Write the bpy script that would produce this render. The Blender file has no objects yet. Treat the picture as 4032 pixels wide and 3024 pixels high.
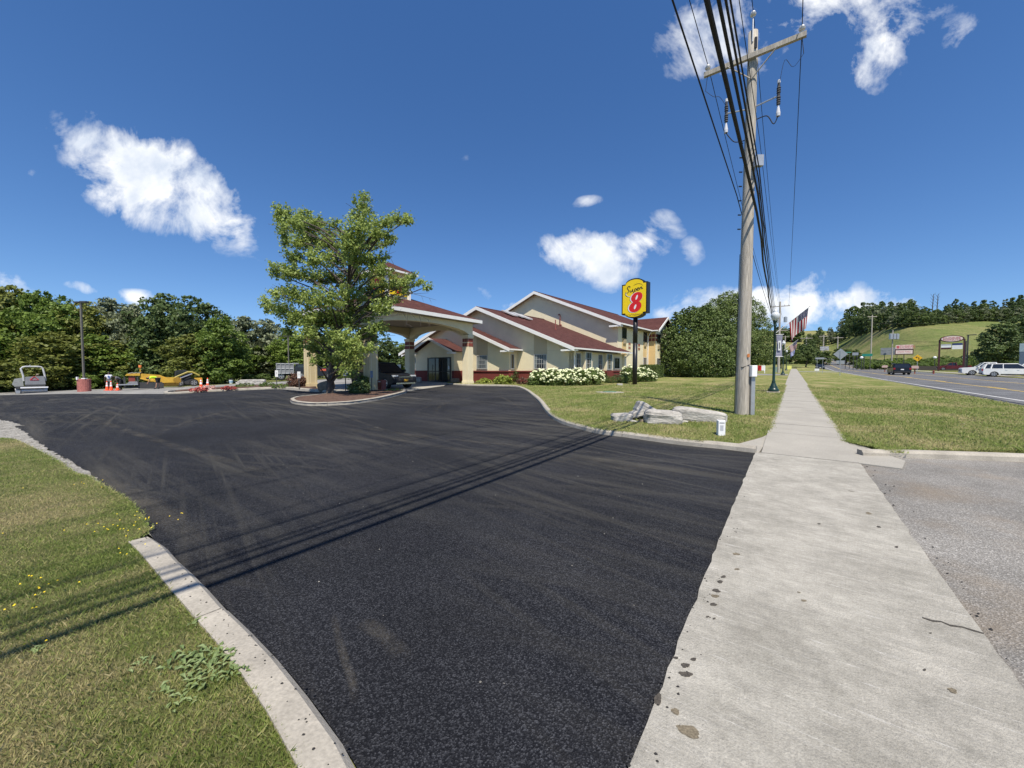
import bpy, bmesh, math, random
import numpy as np
from mathutils import Vector, Matrix
from mathutils.geometry import delaunay_2d_cdt
R=math.radians; PI=math.pi
rng=np.random.default_rng(8)
random.seed(8)
sc=bpy.context.scene
COL=sc.collection
# ---------------- camera ----------------
F=1515.;CX=2016.;CY=1512.;PIT=R(2.2);H=1.5
cam=bpy.data.cameras.new('camera'); co=bpy.data.objects.new('camera',cam); COL.objects.link(co)
co.location=(0,0,H); co.rotation_euler=(R(90)-PIT,0,0)
cam.sensor_fit='HORIZONTAL'; cam.sensor_width=36; cam.lens=36*F/4032
cam.clip_start=.05; cam.clip_end=6000
sc.camera=co
# ---------------- world: sky, clouds ----------------
SUN_EL=R(61); SUN_AZ_VEC=(0.14,-0.99)      # horizontal direction towards the sun (behind the camera)
sc.render.engine='CYCLES'
sc.view_settings.view_transform='Standard'; sc.view_settings.look='None'
sc.view_settings.exposure=0.40; sc.view_settings.gamma=1; sc.view_settings.use_curve_mapping=False
def nd(nt,t,**k):
    n=nt.nodes.new(t)
    for a,b in k.items():
        if a=='inp':
            for i,v in b.items(): n.inputs[i].default_value=v
        else: setattr(n,a,b)
    return n
def mth(nt,op,a,b=None,c=None,clamp=False):
    n=nt.nodes.new('ShaderNodeMath'); n.operation=op; n.use_clamp=clamp
    for i,v in enumerate((a,b,c)):
        if v is None: continue
        if isinstance(v,(int,float)): n.inputs[i].default_value=v
        else: nt.links.new(v,n.inputs[i])
    return n.outputs[0]
def raydir(x,y):
    a=(x-CX)/F;b=(CY-y)/F;c,s=math.cos(PIT),math.sin(PIT)
    return (a, c+b*s, -s+b*c)
W=bpy.data.worlds.new('World'); sc.world=W; W.use_nodes=True
nt=W.node_tree; nt.nodes.clear()
out=nd(nt,'ShaderNodeOutputWorld'); bg=nd(nt,'ShaderNodeBackground')
bg.inputs[1].default_value=0.112
sky=nd(nt,'ShaderNodeTexSky',sky_type='NISHITA',sun_disc=False)
sky.sun_elevation=SUN_EL; sky.sun_rotation=math.atan2(SUN_AZ_VEC[0],SUN_AZ_VEC[1])
sky.altitude=200; sky.air_density=1.0; sky.dust_density=0.0; sky.ozone_density=3.0
hs=nd(nt,'ShaderNodeHueSaturation',inp={'Hue':.506,'Saturation':1.22,'Value':1.0})
nt.links.new(sky.outputs[0],hs.inputs['Color'])
_t=nd(nt,'ShaderNodeTexCoord'); _a=nd(nt,'ShaderNodeVectorMath',operation='ADD'); nt.links.new(_t.outputs['Generated'],_a.inputs[0]); _a.inputs[1].default_value=(0,0,.07); nt.links.new(_a.outputs[0],sky.inputs[0])
tc=nd(nt,'ShaderNodeTexCoord'); sep=nd(nt,'ShaderNodeSeparateXYZ'); nt.links.new(tc.outputs['Generated'],sep.inputs[0])
ay=mth(nt,'MAXIMUM',mth(nt,'ABSOLUTE',sep.outputs[1]),.05)
cu=mth(nt,'DIVIDE',sep.outputs[0],ay); cw=mth(nt,'DIVIDE',sep.outputs[2],ay)
comb=nd(nt,'ShaderNodeCombineXYZ'); nt.links.new(cu,comb.inputs[0]); nt.links.new(cw,comb.inputs[1])
def fbm(scale,det,rough,w=0,vec=None,dist=0):
    n=nd(nt,'ShaderNodeTexNoise',noise_dimensions='3D',inp={'Scale':scale,'Detail':det,'Roughness':rough,'Distortion':dist})
    m=nd(nt,'ShaderNodeMapping',inp={'Location':(w,w*.7,w*1.3)}); nt.links.new(vec or comb.outputs[0],m.inputs[0]); nt.links.new(m.outputs[0],n.inputs[0])
    return n.outputs['Fac']
# domain warp
wn=nd(nt,'ShaderNodeTexNoise',inp={'Scale':3.2,'Detail':3.0}); nt.links.new(comb.outputs[0],wn.inputs[0])
vs=nd(nt,'ShaderNodeVectorMath',operation='SUBTRACT'); nt.links.new(wn.outputs['Color'],vs.inputs[0]); vs.inputs[1].default_value=(.5,.5,.5)
vm=nd(nt,'ShaderNodeVectorMath',operation='SCALE'); nt.links.new(vs.outputs[0],vm.inputs[0]); vm.inputs['Scale'].default_value=.13
va=nd(nt,'ShaderNodeVectorMath',operation='ADD'); nt.links.new(comb.outputs[0],va.inputs[0]); nt.links.new(vm.outputs[0],va.inputs[1])
sw=nd(nt,'ShaderNodeSeparateXYZ'); nt.links.new(va.outputs[0],sw.inputs[0])
# cloud banks: centre px, half length, half height (px), tilt deg (clockwise down), strength
CL=[(640,720,330,135,28,1.5),(480,640,230,75,32,1.2),(820,850,180,85,24,1.2),(300,560,110,30,25,.75),(45,675,100,35,12,.6),
(2330,1005,165,70,0,1.4),(2370,1060,130,50,0,1.3),(2500,975,95,45,10,1.1),(2600,905,75,40,20,.75),(2710,1000,45,45,60,.6),(2305,790,45,22,-25,.55),(2470,920,40,22,0,.5),
(3080,1190,330,65,-4,1.25),(3250,1165,260,42,0,1.15),(2960,1200,160,60,0,1.2),(3140,1100,95,38,-10,.95),(3450,1175,240,42,0,.95),(2640,1235,60,30,0,.9),(3780,1135,60,14,5,.6),(3920,1165,60,18,0,.6),
(2900,90,260,150,-20,.85),(3180,50,280,130,-15,.9),(3480,150,110,260,28,.9),(3600,30,200,60,-10,.6),(3770,130,60,80,30,.6),(3260,250,30,40,30,.4),(2800,240,90,60,-20,.5),
(520,1150,90,28,0,.9),(345,1140,65,20,5,.7),(50,1100,80,40,25,.8),(1880,1160,45,25,0,.65),(1975,1195,50,22,0,.7),(1830,615,60,16,-8,.3)]
acc=None
for (x,y,a,b,tl,st) in CL:
    d=raydir(x,y); u0=d[0]/d[1]; w0=d[2]/d[1]; c,s=math.cos(R(tl)),math.sin(R(tl))
    du=mth(nt,'SUBTRACT',sw.outputs[0],u0); dw=mth(nt,'SUBTRACT',sw.outputs[1],w0)
    p=mth(nt,'MULTIPLY_ADD',du,c*F/a,mth(nt,'MULTIPLY',dw,-s*F/a))
    q=mth(nt,'MULTIPLY_ADD',du,s*F/b,mth(nt,'MULTIPLY',dw,c*F/b))
    r2=mth(nt,'MULTIPLY_ADD',p,p,mth(nt,'MULTIPLY',q,q))
    e=mth(nt,'MULTIPLY',mth(nt,'SUBTRACT',1.0,mth(nt,'MULTIPLY',r2,.36),clamp=True),st)
    acc=e if acc is None else mth(nt,'MAXIMUM',acc,e)
n1=fbm(5.5,9,.62,3.1,dist=.4); n2=fbm(16,7,.6,7.7)
nn=mth(nt,'MULTIPLY_ADD',n1,1.5,mth(nt,'MULTIPLY',n2,.45))
gate=mth(nt,'MULTIPLY',acc,3.,clamp=True)
dens=mth(nt,'SUBTRACT',mth(nt,'MULTIPLY_ADD',mth(nt,'MULTIPLY',mth(nt,'SUBTRACT',nn,.97),gate),2.7,acc),.55)
al=mth(nt,'MULTIPLY',mth(nt,'MULTIPLY',dens,1.25,clamp=True),gate); al=mth(nt,'MULTIPLY',al,mth(nt,'MULTIPLY',acc,1.15,clamp=True),clamp=True)
shn=fbm(7,5,.55,11.0)
shade=mth(nt,'MULTIPLY_ADD',mth(nt,'SUBTRACT',shn,.5),-2.4,mth(nt,'MULTIPLY_ADD',dens,-.30,.98))
cr=nd(nt,'ShaderNodeValToRGB'); cr.color_ramp.elements[0].color=(4.6,5.2,6.2,1); cr.color_ramp.elements[0].position=.3
cr.color_ramp.elements[1].color=(7.6,7.7,7.8,1); cr.color_ramp.elements[1].position=.95
nt.links.new(shade,cr.inputs[0])
mx=nd(nt,'ShaderNodeMix',data_type='RGBA'); nt.links.new(al,mx.inputs[0]); nt.links.new(hs.outputs[0],mx.inputs[6]); nt.links.new(cr.outputs[0],mx.inputs[7])
nt.links.new(mx.outputs[2],bg.inputs[0]); nt.links.new(bg.outputs[0],out.inputs[0])
# ---------------- sun ----------------
sl=bpy.data.lights.new('sun','SUN'); sl.energy=5.0; sl.angle=R(.53); sl.color=(1,.93,.81)
so=bpy.data.objects.new('sun',sl); COL.objects.link(so)
ce=math.cos(SUN_EL); n_=math.hypot(*SUN_AZ_VEC)
so.rotation_euler=Vector((SUN_AZ_VEC[0]/n_*ce,SUN_AZ_VEC[1]/n_*ce,math.sin(SUN_EL))).to_track_quat('Z','Y').to_euler()
# ---------------- terrain ----------------
TH=R(36.1); US,UC=math.sin(TH),math.cos(TH)
def sm(x): x=np.clip(x,0,1); return x*x*(3-2*x)
def zt(X,Y):
    X=np.asarray(X,float);Y=np.asarray(Y,float)
    z=.0145*np.clip(Y-7,0,100)+.05*np.clip(Y-107,0,330)*sm(X/60)
    z=z-.038*np.clip(-X-14,0,50)
    t=X*UC-Y*US
    z=z+sm((t-25)/35)*.165*np.clip(Y-110,0,150)
    z=z+.25*np.clip(Y-370,0,140)*sm((X-180)/60)*(1-sm((t-25)/40))
    return z
def zf(x,y): return float(zt(x,y))
def G(px,py,off=0.):
    d=raydir(px,py); lo=.5;prev=lo;k=.5
    def f(k): return H+d[2]*k-(zf(d[0]*k,d[1]*k)+off)
    while k<900:
        if f(k)<=0: break
        prev=k;k=k*1.03+.05
    a,b=prev,k
    for _ in range(40):
        m=(a+b)/2
        if f(m)>0:a=m
        else:b=m
    return Vector((d[0]*b,d[1]*b,H+d[2]*b))
def AT(px,py,Y):
    d=raydir(px,py); k=Y/d[1]; return Vector((d[0]*k,Y,H+d[2]*k))
def ST(s,t): return (s*US+t*UC, s*UC-t*US)
def toST(x,y): return (x*US+y*UC, x*UC-y*US)
# ---------------- tagging ----------------
def tag(o,label=None,cat=None,group=None,kind=None):
    if label:o['label']=label
    if cat:o['category']=cat
    if group:o['group']=group
    if kind:o['kind']=kind
    return o
def thing(name,label,cat,loc=(0,0,0),rz=0,group=None):
    o=bpy.data.objects.new(name,None); COL.objects.link(o); o.location=loc; o.rotation_euler=(0,0,rz)
    o.empty_display_size=.1
    return tag(o,label,cat,group)
def copy_tree(o,parent=None):
    c=o.copy(); COL.objects.link(c)
    if parent: c.parent=parent
    for ch in [x for x in bpy.data.objects if x.parent==o]: copy_tree(ch,c)
    return c
# ---------------- materials ----------------
def mat(name,col,rough=.8,var=.15,scale=4.,bump=0.,bscale=None,metal=0.,spec=.4,col2=None,sc3=(1,1,1),coat=0.,fine=0.,fscale=80.,island=0.,coord='Object',emis=None,detail=5.):
    m=bpy.data.materials.new(name); m.use_nodes=True; nt=m.node_tree; b=nt.nodes['Principled BSDF']; L=nt.links.new
    b.inputs['Roughness'].default_value=rough; b.inputs['Metallic'].default_value=metal
    b.inputs['Specular IOR Level'].default_value=spec; b.inputs['Coat Weight'].default_value=coat
    tc=nd(nt,'ShaderNodeTexCoord'); mp=nd(nt,'ShaderNodeMapping',inp={'Scale':sc3}); L(tc.outputs[coord],mp.inputs[0])
    n=nd(nt,'ShaderNodeTexNoise',inp={'Scale':scale,'Detail':detail,'Roughness':.6}); L(mp.outputs[0],n.inputs[0])
    r=nd(nt,'ShaderNodeMapRange',inp={1:.3,2:.7}); L(n.outputs['Fac'],r.inputs[0])
    c1=[max(0,c*(1-var)) for c in col]; c2=[c*(1+var) for c in (col2 or col)]
    if col2: c1=list(col); c2=list(col2)
    mx=nd(nt,'ShaderNodeMix',data_type='RGBA'); mx.inputs[6].default_value=(*c1,1); mx.inputs[7].default_value=(*c2,1); L(r.outputs[0],mx.inputs[0])
    o=mx.outputs[2]
    if fine:
        f=nd(nt,'ShaderNodeTexNoise',inp={'Scale':fscale,'Detail':3.}); L(mp.outputs[0],f.inputs[0])
        fr=nd(nt,'ShaderNodeMapRange',inp={1:.3,2:.7,3:1-fine,4:1+fine}); L(f.outputs['Fac'],fr.inputs[0])
        vv=nd(nt,'ShaderNodeVectorMath',operation='SCALE'); L(o,vv.inputs[0]); L(fr.outputs[0],vv.inputs['Scale']); o=vv.outputs[0]
    if island:
        g=nd(nt,'ShaderNodeNewGeometry'); fr=nd(nt,'ShaderNodeMapRange',inp={3:1-island,4:1+island}); L(g.outputs['Random Per Island'],fr.inputs[0])
        vv=nd(nt,'ShaderNodeVectorMath',operation='SCALE'); L(o,vv.inputs[0]); L(fr.outputs[0],vv.inputs['Scale']); o=vv.outputs[0]
    L(o,b.inputs['Base Color'])
    if bump:
        bn=nd(nt,'ShaderNodeTexNoise',inp={'Scale':bscale or scale*4,'Detail':6.,'Roughness':.65}); L(mp.outputs[0],bn.inputs[0])
        bp=nd(nt,'ShaderNodeBump',inp={'Strength':1.,'Distance':bump}); L(bn.outputs['Fac'],bp.inputs['Height']); L(bp.outputs[0],b.inputs['Normal'])
    if emis:
        b.inputs['Emission Color'].default_value=(*emis[0],1); b.inputs['Emission Strength'].default_value=emis[1]
    return m
def leafmat(name,c1,c2,trans=.25,rough=.55,nscale=.6):
    m=bpy.data.materials.new(name); m.use_nodes=True; nt=m.node_tree; b=nt.nodes['Principled BSDF']; L=nt.links.new
    b.inputs['Roughness'].default_value=rough; b.inputs['Specular IOR Level'].default_value=.35
    g=nd(nt,'ShaderNodeNewGeometry'); tc=nd(nt,'ShaderNodeTexCoord'); oi=nd(nt,'ShaderNodeObjectInfo')
    n=nd(nt,'ShaderNodeTexNoise',inp={'Scale':nscale,'Detail':3.}); L(tc.outputs['Object'],n.inputs[0])
    f=mth(nt,'MULTIPLY_ADD',g.outputs['Random Per Island'],.55,mth(nt,'MULTIPLY_ADD',n.outputs['Fac'],1.2,-.35)); 
    f=mth(nt,'ADD',f,mth(nt,'MULTIPLY_ADD',oi.outputs['Random'],.3,-.15),clamp=True)
    mx=nd(nt,'ShaderNodeMix',data_type='RGBA'); mx.inputs[6].default_value=(*c1,1); mx.inputs[7].default_value=(*c2,1); L(f,mx.inputs[0])
    L(mx.outputs[2],b.inputs['Base Color'])
    t=nd(nt,'ShaderNodeBsdfTranslucent'); L(mx.outputs[2],t.inputs[0]); ms=nd(nt,'ShaderNodeMixShader',inp={0:trans})
    L(b.outputs[0],ms.inputs[1]); L(t.outputs[0],ms.inputs[2]); L(ms.outputs[0],nt.nodes['Material Output'].inputs[0])
    return m
M={}
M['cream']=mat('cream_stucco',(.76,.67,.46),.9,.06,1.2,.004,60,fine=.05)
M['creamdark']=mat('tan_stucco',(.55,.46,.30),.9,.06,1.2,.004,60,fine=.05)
M['yellowst']=mat('ochre_stucco',(.66,.47,.22),.9,.06,1.2,.004,60)
M['redst']=mat('red_stucco',(.17,.035,.028),.85,.1,1.5,.004,60)
M['white']=mat('white_painted_trim',(.78,.77,.74),.6,.04,3.)
M['soffit']=mat('brown_soffit',(.30,.25,.18),.9,.08,2.)
M['redtile']=mat('red_tile',(.22,.05,.035),.5,.1,3.,island=.1)
M['glass']=mat('dark_window_glass',(.012,.015,.018),.06,.2,2.,spec=.6)
M['frame']=mat('grey_window_frame',(.45,.44,.42),.5,.05)
M['blackframe']=mat('black_frame',(.012,.012,.013),.35,.1)
M['curtain']=mat('pale_curtain',(.16,.19,.19),.9,.2,3.,sc3=(6,6,.4))  # colour darkened to stand in for the dimness of curtains behind glass
M['teal']=mat('teal_curtain',(.06,.12,.11),.9,.3,3.,sc3=(6,6,.4))
M['black']=mat('black_paint',(.012,.012,.014),.4,.2,3.)
M['rubber']=mat('black_rubber',(.02,.02,.02),.85,.2,8.)
M['metal']=mat('galvanised_steel',(.42,.43,.44),.45,.1,4.,metal=.6)
M['dmetal']=mat('dark_steel',(.07,.07,.07),.5,.2,4.,metal=.4)
M['concrete']=mat('kerb_concrete',(.34,.31,.26),.9,.2,3.,.004,60,fine=.14,fscale=60)
M['slab']=mat('sidewalk_concrete',(.315,.295,.255),.92,.10,1.3,.004,80,fine=.14,fscale=70,coord='Object')
M['wood']=mat('weathered_wood',(.30,.27,.23),.9,.2,3.,.006,14,col2=(.43,.39,.33),sc3=(6,6,.35),fine=.3,fscale=9)
M['bark']=mat('tree_bark',(.05,.042,.035),.95,.3,6.,.03,14,col2=(.12,.10,.085),sc3=(3,3,.8))
M['barkl']=mat('grey_bark',(.08,.07,.06),.95,.3,6.,.01,20)
M['rock']=mat('layered_grey_rock',(.24,.225,.20),.95,.3,1.6,.03,6,col2=(.50,.475,.43),sc3=(1,1,3.2),fine=.28,fscale=14,detail=8.)
M['rockb']=mat('brown_boulder',(.22,.17,.12),.95,.3,3.,.04,9,fine=.2,fscale=20)
M['yellowm']=mat('machine_yellow',(.55,.33,.04),.5,.2,3.,fine=.15,fscale=20)
M['grey']=mat('grey_paint',(.22,.225,.235),.5,.15,3.)
M['carglass']=mat('car_glass',(.015,.018,.022),.05,.1,spec=.7)
M['chrome']=mat('chrome',(.7,.7,.7),.15,.05,metal=1.)
M['lampglass']=mat('frosted_globe',(.55,.57,.58),.25,.05,spec=.6)
M['green']=mat('dark_green_post',(.012,.035,.03),.35,.15)
M['orange']=mat('cone_orange',(.85,.10,.03),.6,.1,3.)
M['red']=mat('sign_red',(.65,.02,.02),.4,.05)
M['signyellow']=mat('sign_yellow',(.85,.60,.01),.4,.04)
M['plainwhite']=mat('plain_white',(.78,.78,.78),.5,.03)
M['tail']=mat('tail_light',(.3,.01,.01),.3,.1)
M['mulch']=mat('brown_mulch',(.06,.033,.022),.95,.3,6.,.03,30,col2=(.15,.09,.065),fine=.4,fscale=25)
M['skin']=mat('skin',(.32,.18,.12),.6,.05)
# ---------------- mesh builder ----------------
class MB:
    def __init__(s): s.v=[];s.f=[]
    def add(s,vs,fs):
        b=len(s.v); s.v+= [tuple(v) for v in vs]; s.f+=[tuple(i+b for i in f) for f in fs]; return s
    def box(s,x0,x1,y0,y1,z0,z1):
        s.add([(x0,y0,z0),(x1,y0,z0),(x1,y1,z0),(x0,y1,z0),(x0,y0,z1),(x1,y0,z1),(x1,y1,z1),(x0,y1,z1)],
              [(0,3,2,1),(4,5,6,7),(0,1,5,4),(1,2,6,5),(2,3,7,6),(3,0,4,7)]); return s
    def prism(s,poly,axis,a,b):
        n=len(poly)
        def P(p,w):
            return (w,p[0],p[1]) if axis=='x' else (p[0],w,p[1]) if axis=='y' else (p[0],p[1],w)
        vs=[P(p,a) for p in poly]+[P(p,b) for p in poly]
        fs=[tuple(range(n-1,-1,-1)),tuple(range(n,2*n))]+[(i,(i+1)%n,n+(i+1)%n,n+i) for i in range(n)]
        return s.add(vs,fs)
    def tube(s,pts,r,n=8,cap=True):
        pts=[Vector(p) for p in pts]; rr=r if isinstance(r,(list,tuple)) else [r]*len(pts)
        vs=[];N=len(pts)
        ref=None
        for i,p in enumerate(pts):
            d=(pts[min(i+1,N-1)]-pts[max(i-1,0)]).normalized()
            if ref is None:
                ref=d.orthogonal().normalized()
            ref=(ref-d*ref.dot(d)); ref=ref.normalized() if ref.length>1e-6 else d.orthogonal().normalized()
            q=d.cross(ref)
            for k in range(n):
                a=2*PI*k/n; vs.append(p+(ref*math.cos(a)+q*math.sin(a))*rr[i])
        fs=[(i*n+k,i*n+(k+1)%n,(i+1)*n+(k+1)%n,(i+1)*n+k) for i in range(N-1) for k in range(n)]
        if cap: fs+=[tuple(range(n-1,-1,-1)),tuple((N-1)*n+k for k in range(n))]
        return s.add(vs,fs)
    def lathe(s,prof,n=16,c=(0,0,0)):
        vs=[];m=len(prof)
        for (r,z) in prof:
            for k in range(n):
                a=2*PI*k/n; vs.append((c[0]+r*math.cos(a),c[1]+r*math.sin(a),c[2]+z))
        fs=[(i*n+k,i*n+(k+1)%n,(i+1)*n+(k+1)%n,(i+1)*n+k) for i in range(m-1) for k in range(n)]
        fs+=[tuple(range(n-1,-1,-1)),tuple((m-1)*n+k for k in range(n))]
        return s.add(vs,fs)
    def cyl(s,c,r,a,b,axis='y',n=16):
        poly=[(math.cos(2*PI*k/n)*r+ (c[0]),math.sin(2*PI*k/n)*r+c[1]) for k in range(n)]
        return s.prism(poly,axis,a,b)
    def build(s,name,m,parent=None,loc=None,rz=0,smooth=False,bevel=0):
        me=bpy.data.meshes.new(name); me.from_pydata(s.v,[],s.f); me.materials.append(M[m] if isinstance(m,str) else m)
        bm=bmesh.new(); bm.from_mesh(me); bmesh.ops.recalc_face_normals(bm,faces=bm.faces)
        if bevel: bmesh.ops.bevel(bm,geom=list(bm.edges),offset=bevel,segments=1,affect='EDGES',clamp_overlap=True)
        bm.to_mesh(me); bm.free()
        if smooth: me.polygons.foreach_set('use_smooth',[True]*len(me.polygons))
        o=bpy.data.objects.new(name,me); COL.objects.link(o)
        if parent: o.parent=parent
        if loc is not None: o.location=loc
        if rz: o.rotation_euler=(0,0,rz)
        return o
def npmesh(name,V,Fq,m,parent=None,smooth=False,loc=None):
    me=bpy.data.meshes.new(name); V=np.asarray(V,np.float32); Fq=np.asarray(Fq,np.int32); k=Fq.shape[1]
    me.vertices.add(len(V)); me.vertices.foreach_set('co',V.ravel())
    me.loops.add(Fq.size); me.loops.foreach_set('vertex_index',Fq.ravel())
    me.polygons.add(len(Fq)); me.polygons.foreach_set('loop_start',np.arange(0,Fq.size,k,dtype=np.int32))
    me.polygons.foreach_set('loop_total',np.full(len(Fq),k,np.int32))
    me.update(calc_edges=True); me.materials.append(M[m] if isinstance(m,str) else m)
    if smooth: me.polygons.foreach_set('use_smooth',[True]*len(me.polygons))
    o=bpy.data.objects.new(name,me); COL.objects.link(o)
    if parent:o.parent=parent
    if loc is not None:o.location=loc
    return o
def leaves_np(C,size,rg,updir=None,aspect=.62,up=.35,flat=0.):
    n=len(C); N=rg.normal(size=(n,3)); 
    if updir is not None: N+=updir*1.1
    N[:,2]+=up; N/=np.linalg.norm(N,axis=1)[:,None]
    A=rg.normal(size=(n,3)); T=np.cross(N,A); T/=np.linalg.norm(T,axis=1)[:,None]; B=np.cross(N,T)
    s=(size*rg.uniform(.6,1.3,n))[:,None]
    V=np.stack([C-T*s*.5,C+B*s*aspect*.5+N*s*.08,C+T*s*.5,C-B*s*aspect*.5+N*s*.08],1).reshape(-1,3)
    return V,np.arange(4*n).reshape(n,4)
def text_mesh(s,size,m,name,parent,loc,rot,ext=.01,align='CENTER',sx=1.,shear=0.):
    cu=bpy.data.curves.new('t','FONT'); cu.body=s; cu.size=size; cu.extrude=ext; cu.align_x=align; cu.align_y='CENTER'; cu.resolution_u=3; cu.shear=shear
    ob=bpy.data.objects.new('t',cu); COL.objects.link(ob)
    dg=bpy.context.evaluated_depsgraph_get(); me=bpy.data.meshes.new_from_object(ob.evaluated_get(dg))
    bpy.data.objects.remove(ob); me.materials.clear(); me.materials.append(M[m])
    o=bpy.data.objects.new(name,me); COL.objects.link(o); o.parent=parent; o.location=loc; o.rotation_euler=rot; o.scale=(sx,1,1)
    return o
# draped sheet over terrain
def sheet(name,poly,off,m,step=1.0,jit=0.,kind='structure',parent=None,skirt=0.,edgestep=None,label=None,zfun=None):
    P=[]
    es=edgestep or step
    n=len(poly)
    for i in range(n):
        a=np.array(poly[i][:2]);b=np.array(poly[(i+1)%n][:2]); L=np.linalg.norm(b-a); k=max(1,int(L/es)) 
        for j in range(k):
            p=a+(b-a)*j/k
            if jit and 0<j: p=p+rng.normal(size=2)*jit
            P.append(p)
    nb=len(P)
    A=np.array(P); x0,y0=A.min(0);x1,y1=A.max(0)
    gx,gy=np.meshgrid(np.arange(x0,x1,step),np.arange(y0,y1,step)); I=np.stack([gx.ravel(),gy.ravel()],1)+rng.uniform(-.1,.1,(gx.size,2))*step
    I=I[inpoly(I,A)]
    if len(I)>60000: I=I[::len(I)//60000+1]
    vs=[Vector(p) for p in P]+[Vector(p) for p in I]
    r=delaunay_2d_cdt(vs,[],[list(range(nb))],1,1e-4)
    V=np.array([(v.x,v.y) for v in r[0]]); Z=(zt(V[:,0],V[:,1])+off) if zfun is None else zfun(V[:,0],V[:,1])
    mb=MB(); mb.v=[(float(a),float(b),float(c)) for (a,b),c in zip(V,Z)]; mb.f=[tuple(f) for f in r[2]]
    me=bpy.data.meshes.new(name); me.from_pydata(mb.v,[],mb.f)
    bm=bmesh.new(); bm.from_mesh(me); 
    for f in bm.faces:
        f.normal_update()
        if f.normal.z<0: f.normal_flip()
    if skirt:
        ed=[e for e in bm.edges if e.is_boundary]; g=bmesh.ops.extrude_edge_only(bm,edges=ed)
        for v in g['geom']:
            if isinstance(v,bmesh.types.BMVert): v.co.z-=skirt
    bm.to_mesh(me); bm.free(); me.materials.append(M[m] if isinstance(m,str) else m)
    o=bpy.data.objects.new(name,me); COL.objects.link(o)
    if parent: o.parent=parent
    if kind: o['kind']=kind
    if label: o['label']=label
    return o
def inpoly(P,A):
    x,y=P[:,0],P[:,1]; c=np.zeros(len(P),bool); n=len(A); j=n-1
    for i in range(n):
        xi,yi=A[i];xj,yj=A[j]
        if yi!=yj:
            c^=((yi>y)!=(yj>y))&(x<(xj-xi)*(y-yi)/(yj-yi)+xi)
        j=i
    return c
def smoothline(pts,k=4):
    pts=[Vector(p) for p in pts]; o=[]; n=len(pts)
    for i in range(n-1):
        p0=pts[max(i-1,0)];p1=pts[i];p2=pts[i+1];p3=pts[min(i+2,n-1)]
        for j in range(k):
            t=j/k; o.append(.5*((2*p1)+(p2-p0)*t+(2*p0-5*p1+4*p2-p3)*t*t+(3*p1-p0-3*p2+p3)*t*t*t))
    o.append(pts[-1]); return o
def GL(px,k=4,off=0.): return smoothline([G(x,y,off) for x,y in px],k)
def kerb(name,line,w,h,m='concrete',side=1,label=None,seg=2.4,base=-.08):
    """kerb along a ground line (its road-side edge); blocks are parts"""
    root=thing(name,None,None); root['kind']='structure'
    if label: root['label']=label
    L=[0]
    for i in range(1,len(line)): L.append(L[-1]+(line[i]-line[i-1]).length)
    tot=L[-1]; nb=max(1,int(round(tot/seg)))
    def at(d):
        d=min(max(d,0),tot)
        for i in range(1,len(line)):
            if L[i]>=d:
                f=(d-L[i-1])/max(1e-6,L[i]-L[i-1]); p=line[i-1].lerp(line[i],f)
                a=line[max(i-2,0)];b=line[min(i+1,len(line)-1)]; t=(b-a); t.z=0; t.normalize(); return p,t
    for b in range(nb):
        d0=tot*b/nb+(.006 if b else 0); d1=tot*(b+1)/nb-.006; k=max(2,int((d1-d0)/.3)+1)
        mb=MB(); N=[]
        dz=random.uniform(-.004,.004)
        for j in range(k):
            p,t=at(d0+(d1-d0)*j/(k-1)); nrm=Vector((-t.y,t.x,0))*side; z=zf(p.x,p.y)
            jr=random.uniform(-.006,.006)
            pr=[(0,base),(.012+jr,h-.035),(.045+jr,h+dz),(w,h+dz+.004),(w+.01,base)]
            for (a,zz) in pr: N.append((p.x+nrm.x*a,p.y+nrm.y*a,z+zz))
        mb.v=N; mb.f=[(i*5+q,i*5+q+1,(i+1)*5+q+1,(i+1)*5+q) for i in range(k-1) for q in range(4)]
        mb.f+=[(4,3,2,1,0),tuple((k-1)*5+q for q in range(5))]
        mb.build('kerb_block',m,root)
    return root
# ---------------- ground materials ----------------
def rotmap(nt,scale,rot,loc=(0,0,0)):
    tc=nd(nt,'ShaderNodeTexCoord'); a=nd(nt,'ShaderNodeMapping',inp={'Rotation':(0,0,rot)}); b=nd(nt,'ShaderNodeMapping',inp={'Scale':scale,'Location':loc})
    nt.links.new(tc.outputs['Object'],a.inputs[0]); nt.links.new(a.outputs[0],b.inputs[0]); return b.outputs[0]
def noise(nt,vec,scale,det=5,rough=.6,lo=.3,hi=.7,o0=0.,o1=1.,dist=0.):
    n=nd(nt,'ShaderNodeTexNoise',inp={'Scale':scale,'Detail':det,'Roughness':rough,'Distortion':dist}); nt.links.new(vec,n.inputs[0])
    r=nd(nt,'ShaderNodeMapRange',inp={1:lo,2:hi,3:o0,4:o1}); nt.links.new(n.outputs['Fac'],r.inputs[0]); return r.outputs[0]
def cmix(nt,f,a,b):
    m=nd(nt,'ShaderNodeMix',data_type='RGBA')
    for i,v in ((0,f),(6,a),(7,b)):
        if isinstance(v,tuple): m.inputs[i].default_value=(*v,1)
        elif isinstance(v,(int,float)): m.inputs[i].default_value=v
        else: nt.links.new(v,m.inputs[i])
    return m.outputs[2]
def newmat(name,rough=.9,spec=.3):
    m=bpy.data.materials.new(name); m.use_nodes=True; nt=m.node_tree; b=nt.nodes['Principled BSDF']
    b.inputs['Roughness'].default_value=rough; b.inputs['Specular IOR Level'].default_value=spec; return m,nt,b
def bump(nt,b,h,d):
    bp=nd(nt,'ShaderNodeBump',inp={'Strength':1.,'Distance':d}); nt.links.new(h,bp.inputs['Height']); nt.links.new(bp.outputs[0],b.inputs['Normal'])
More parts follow.
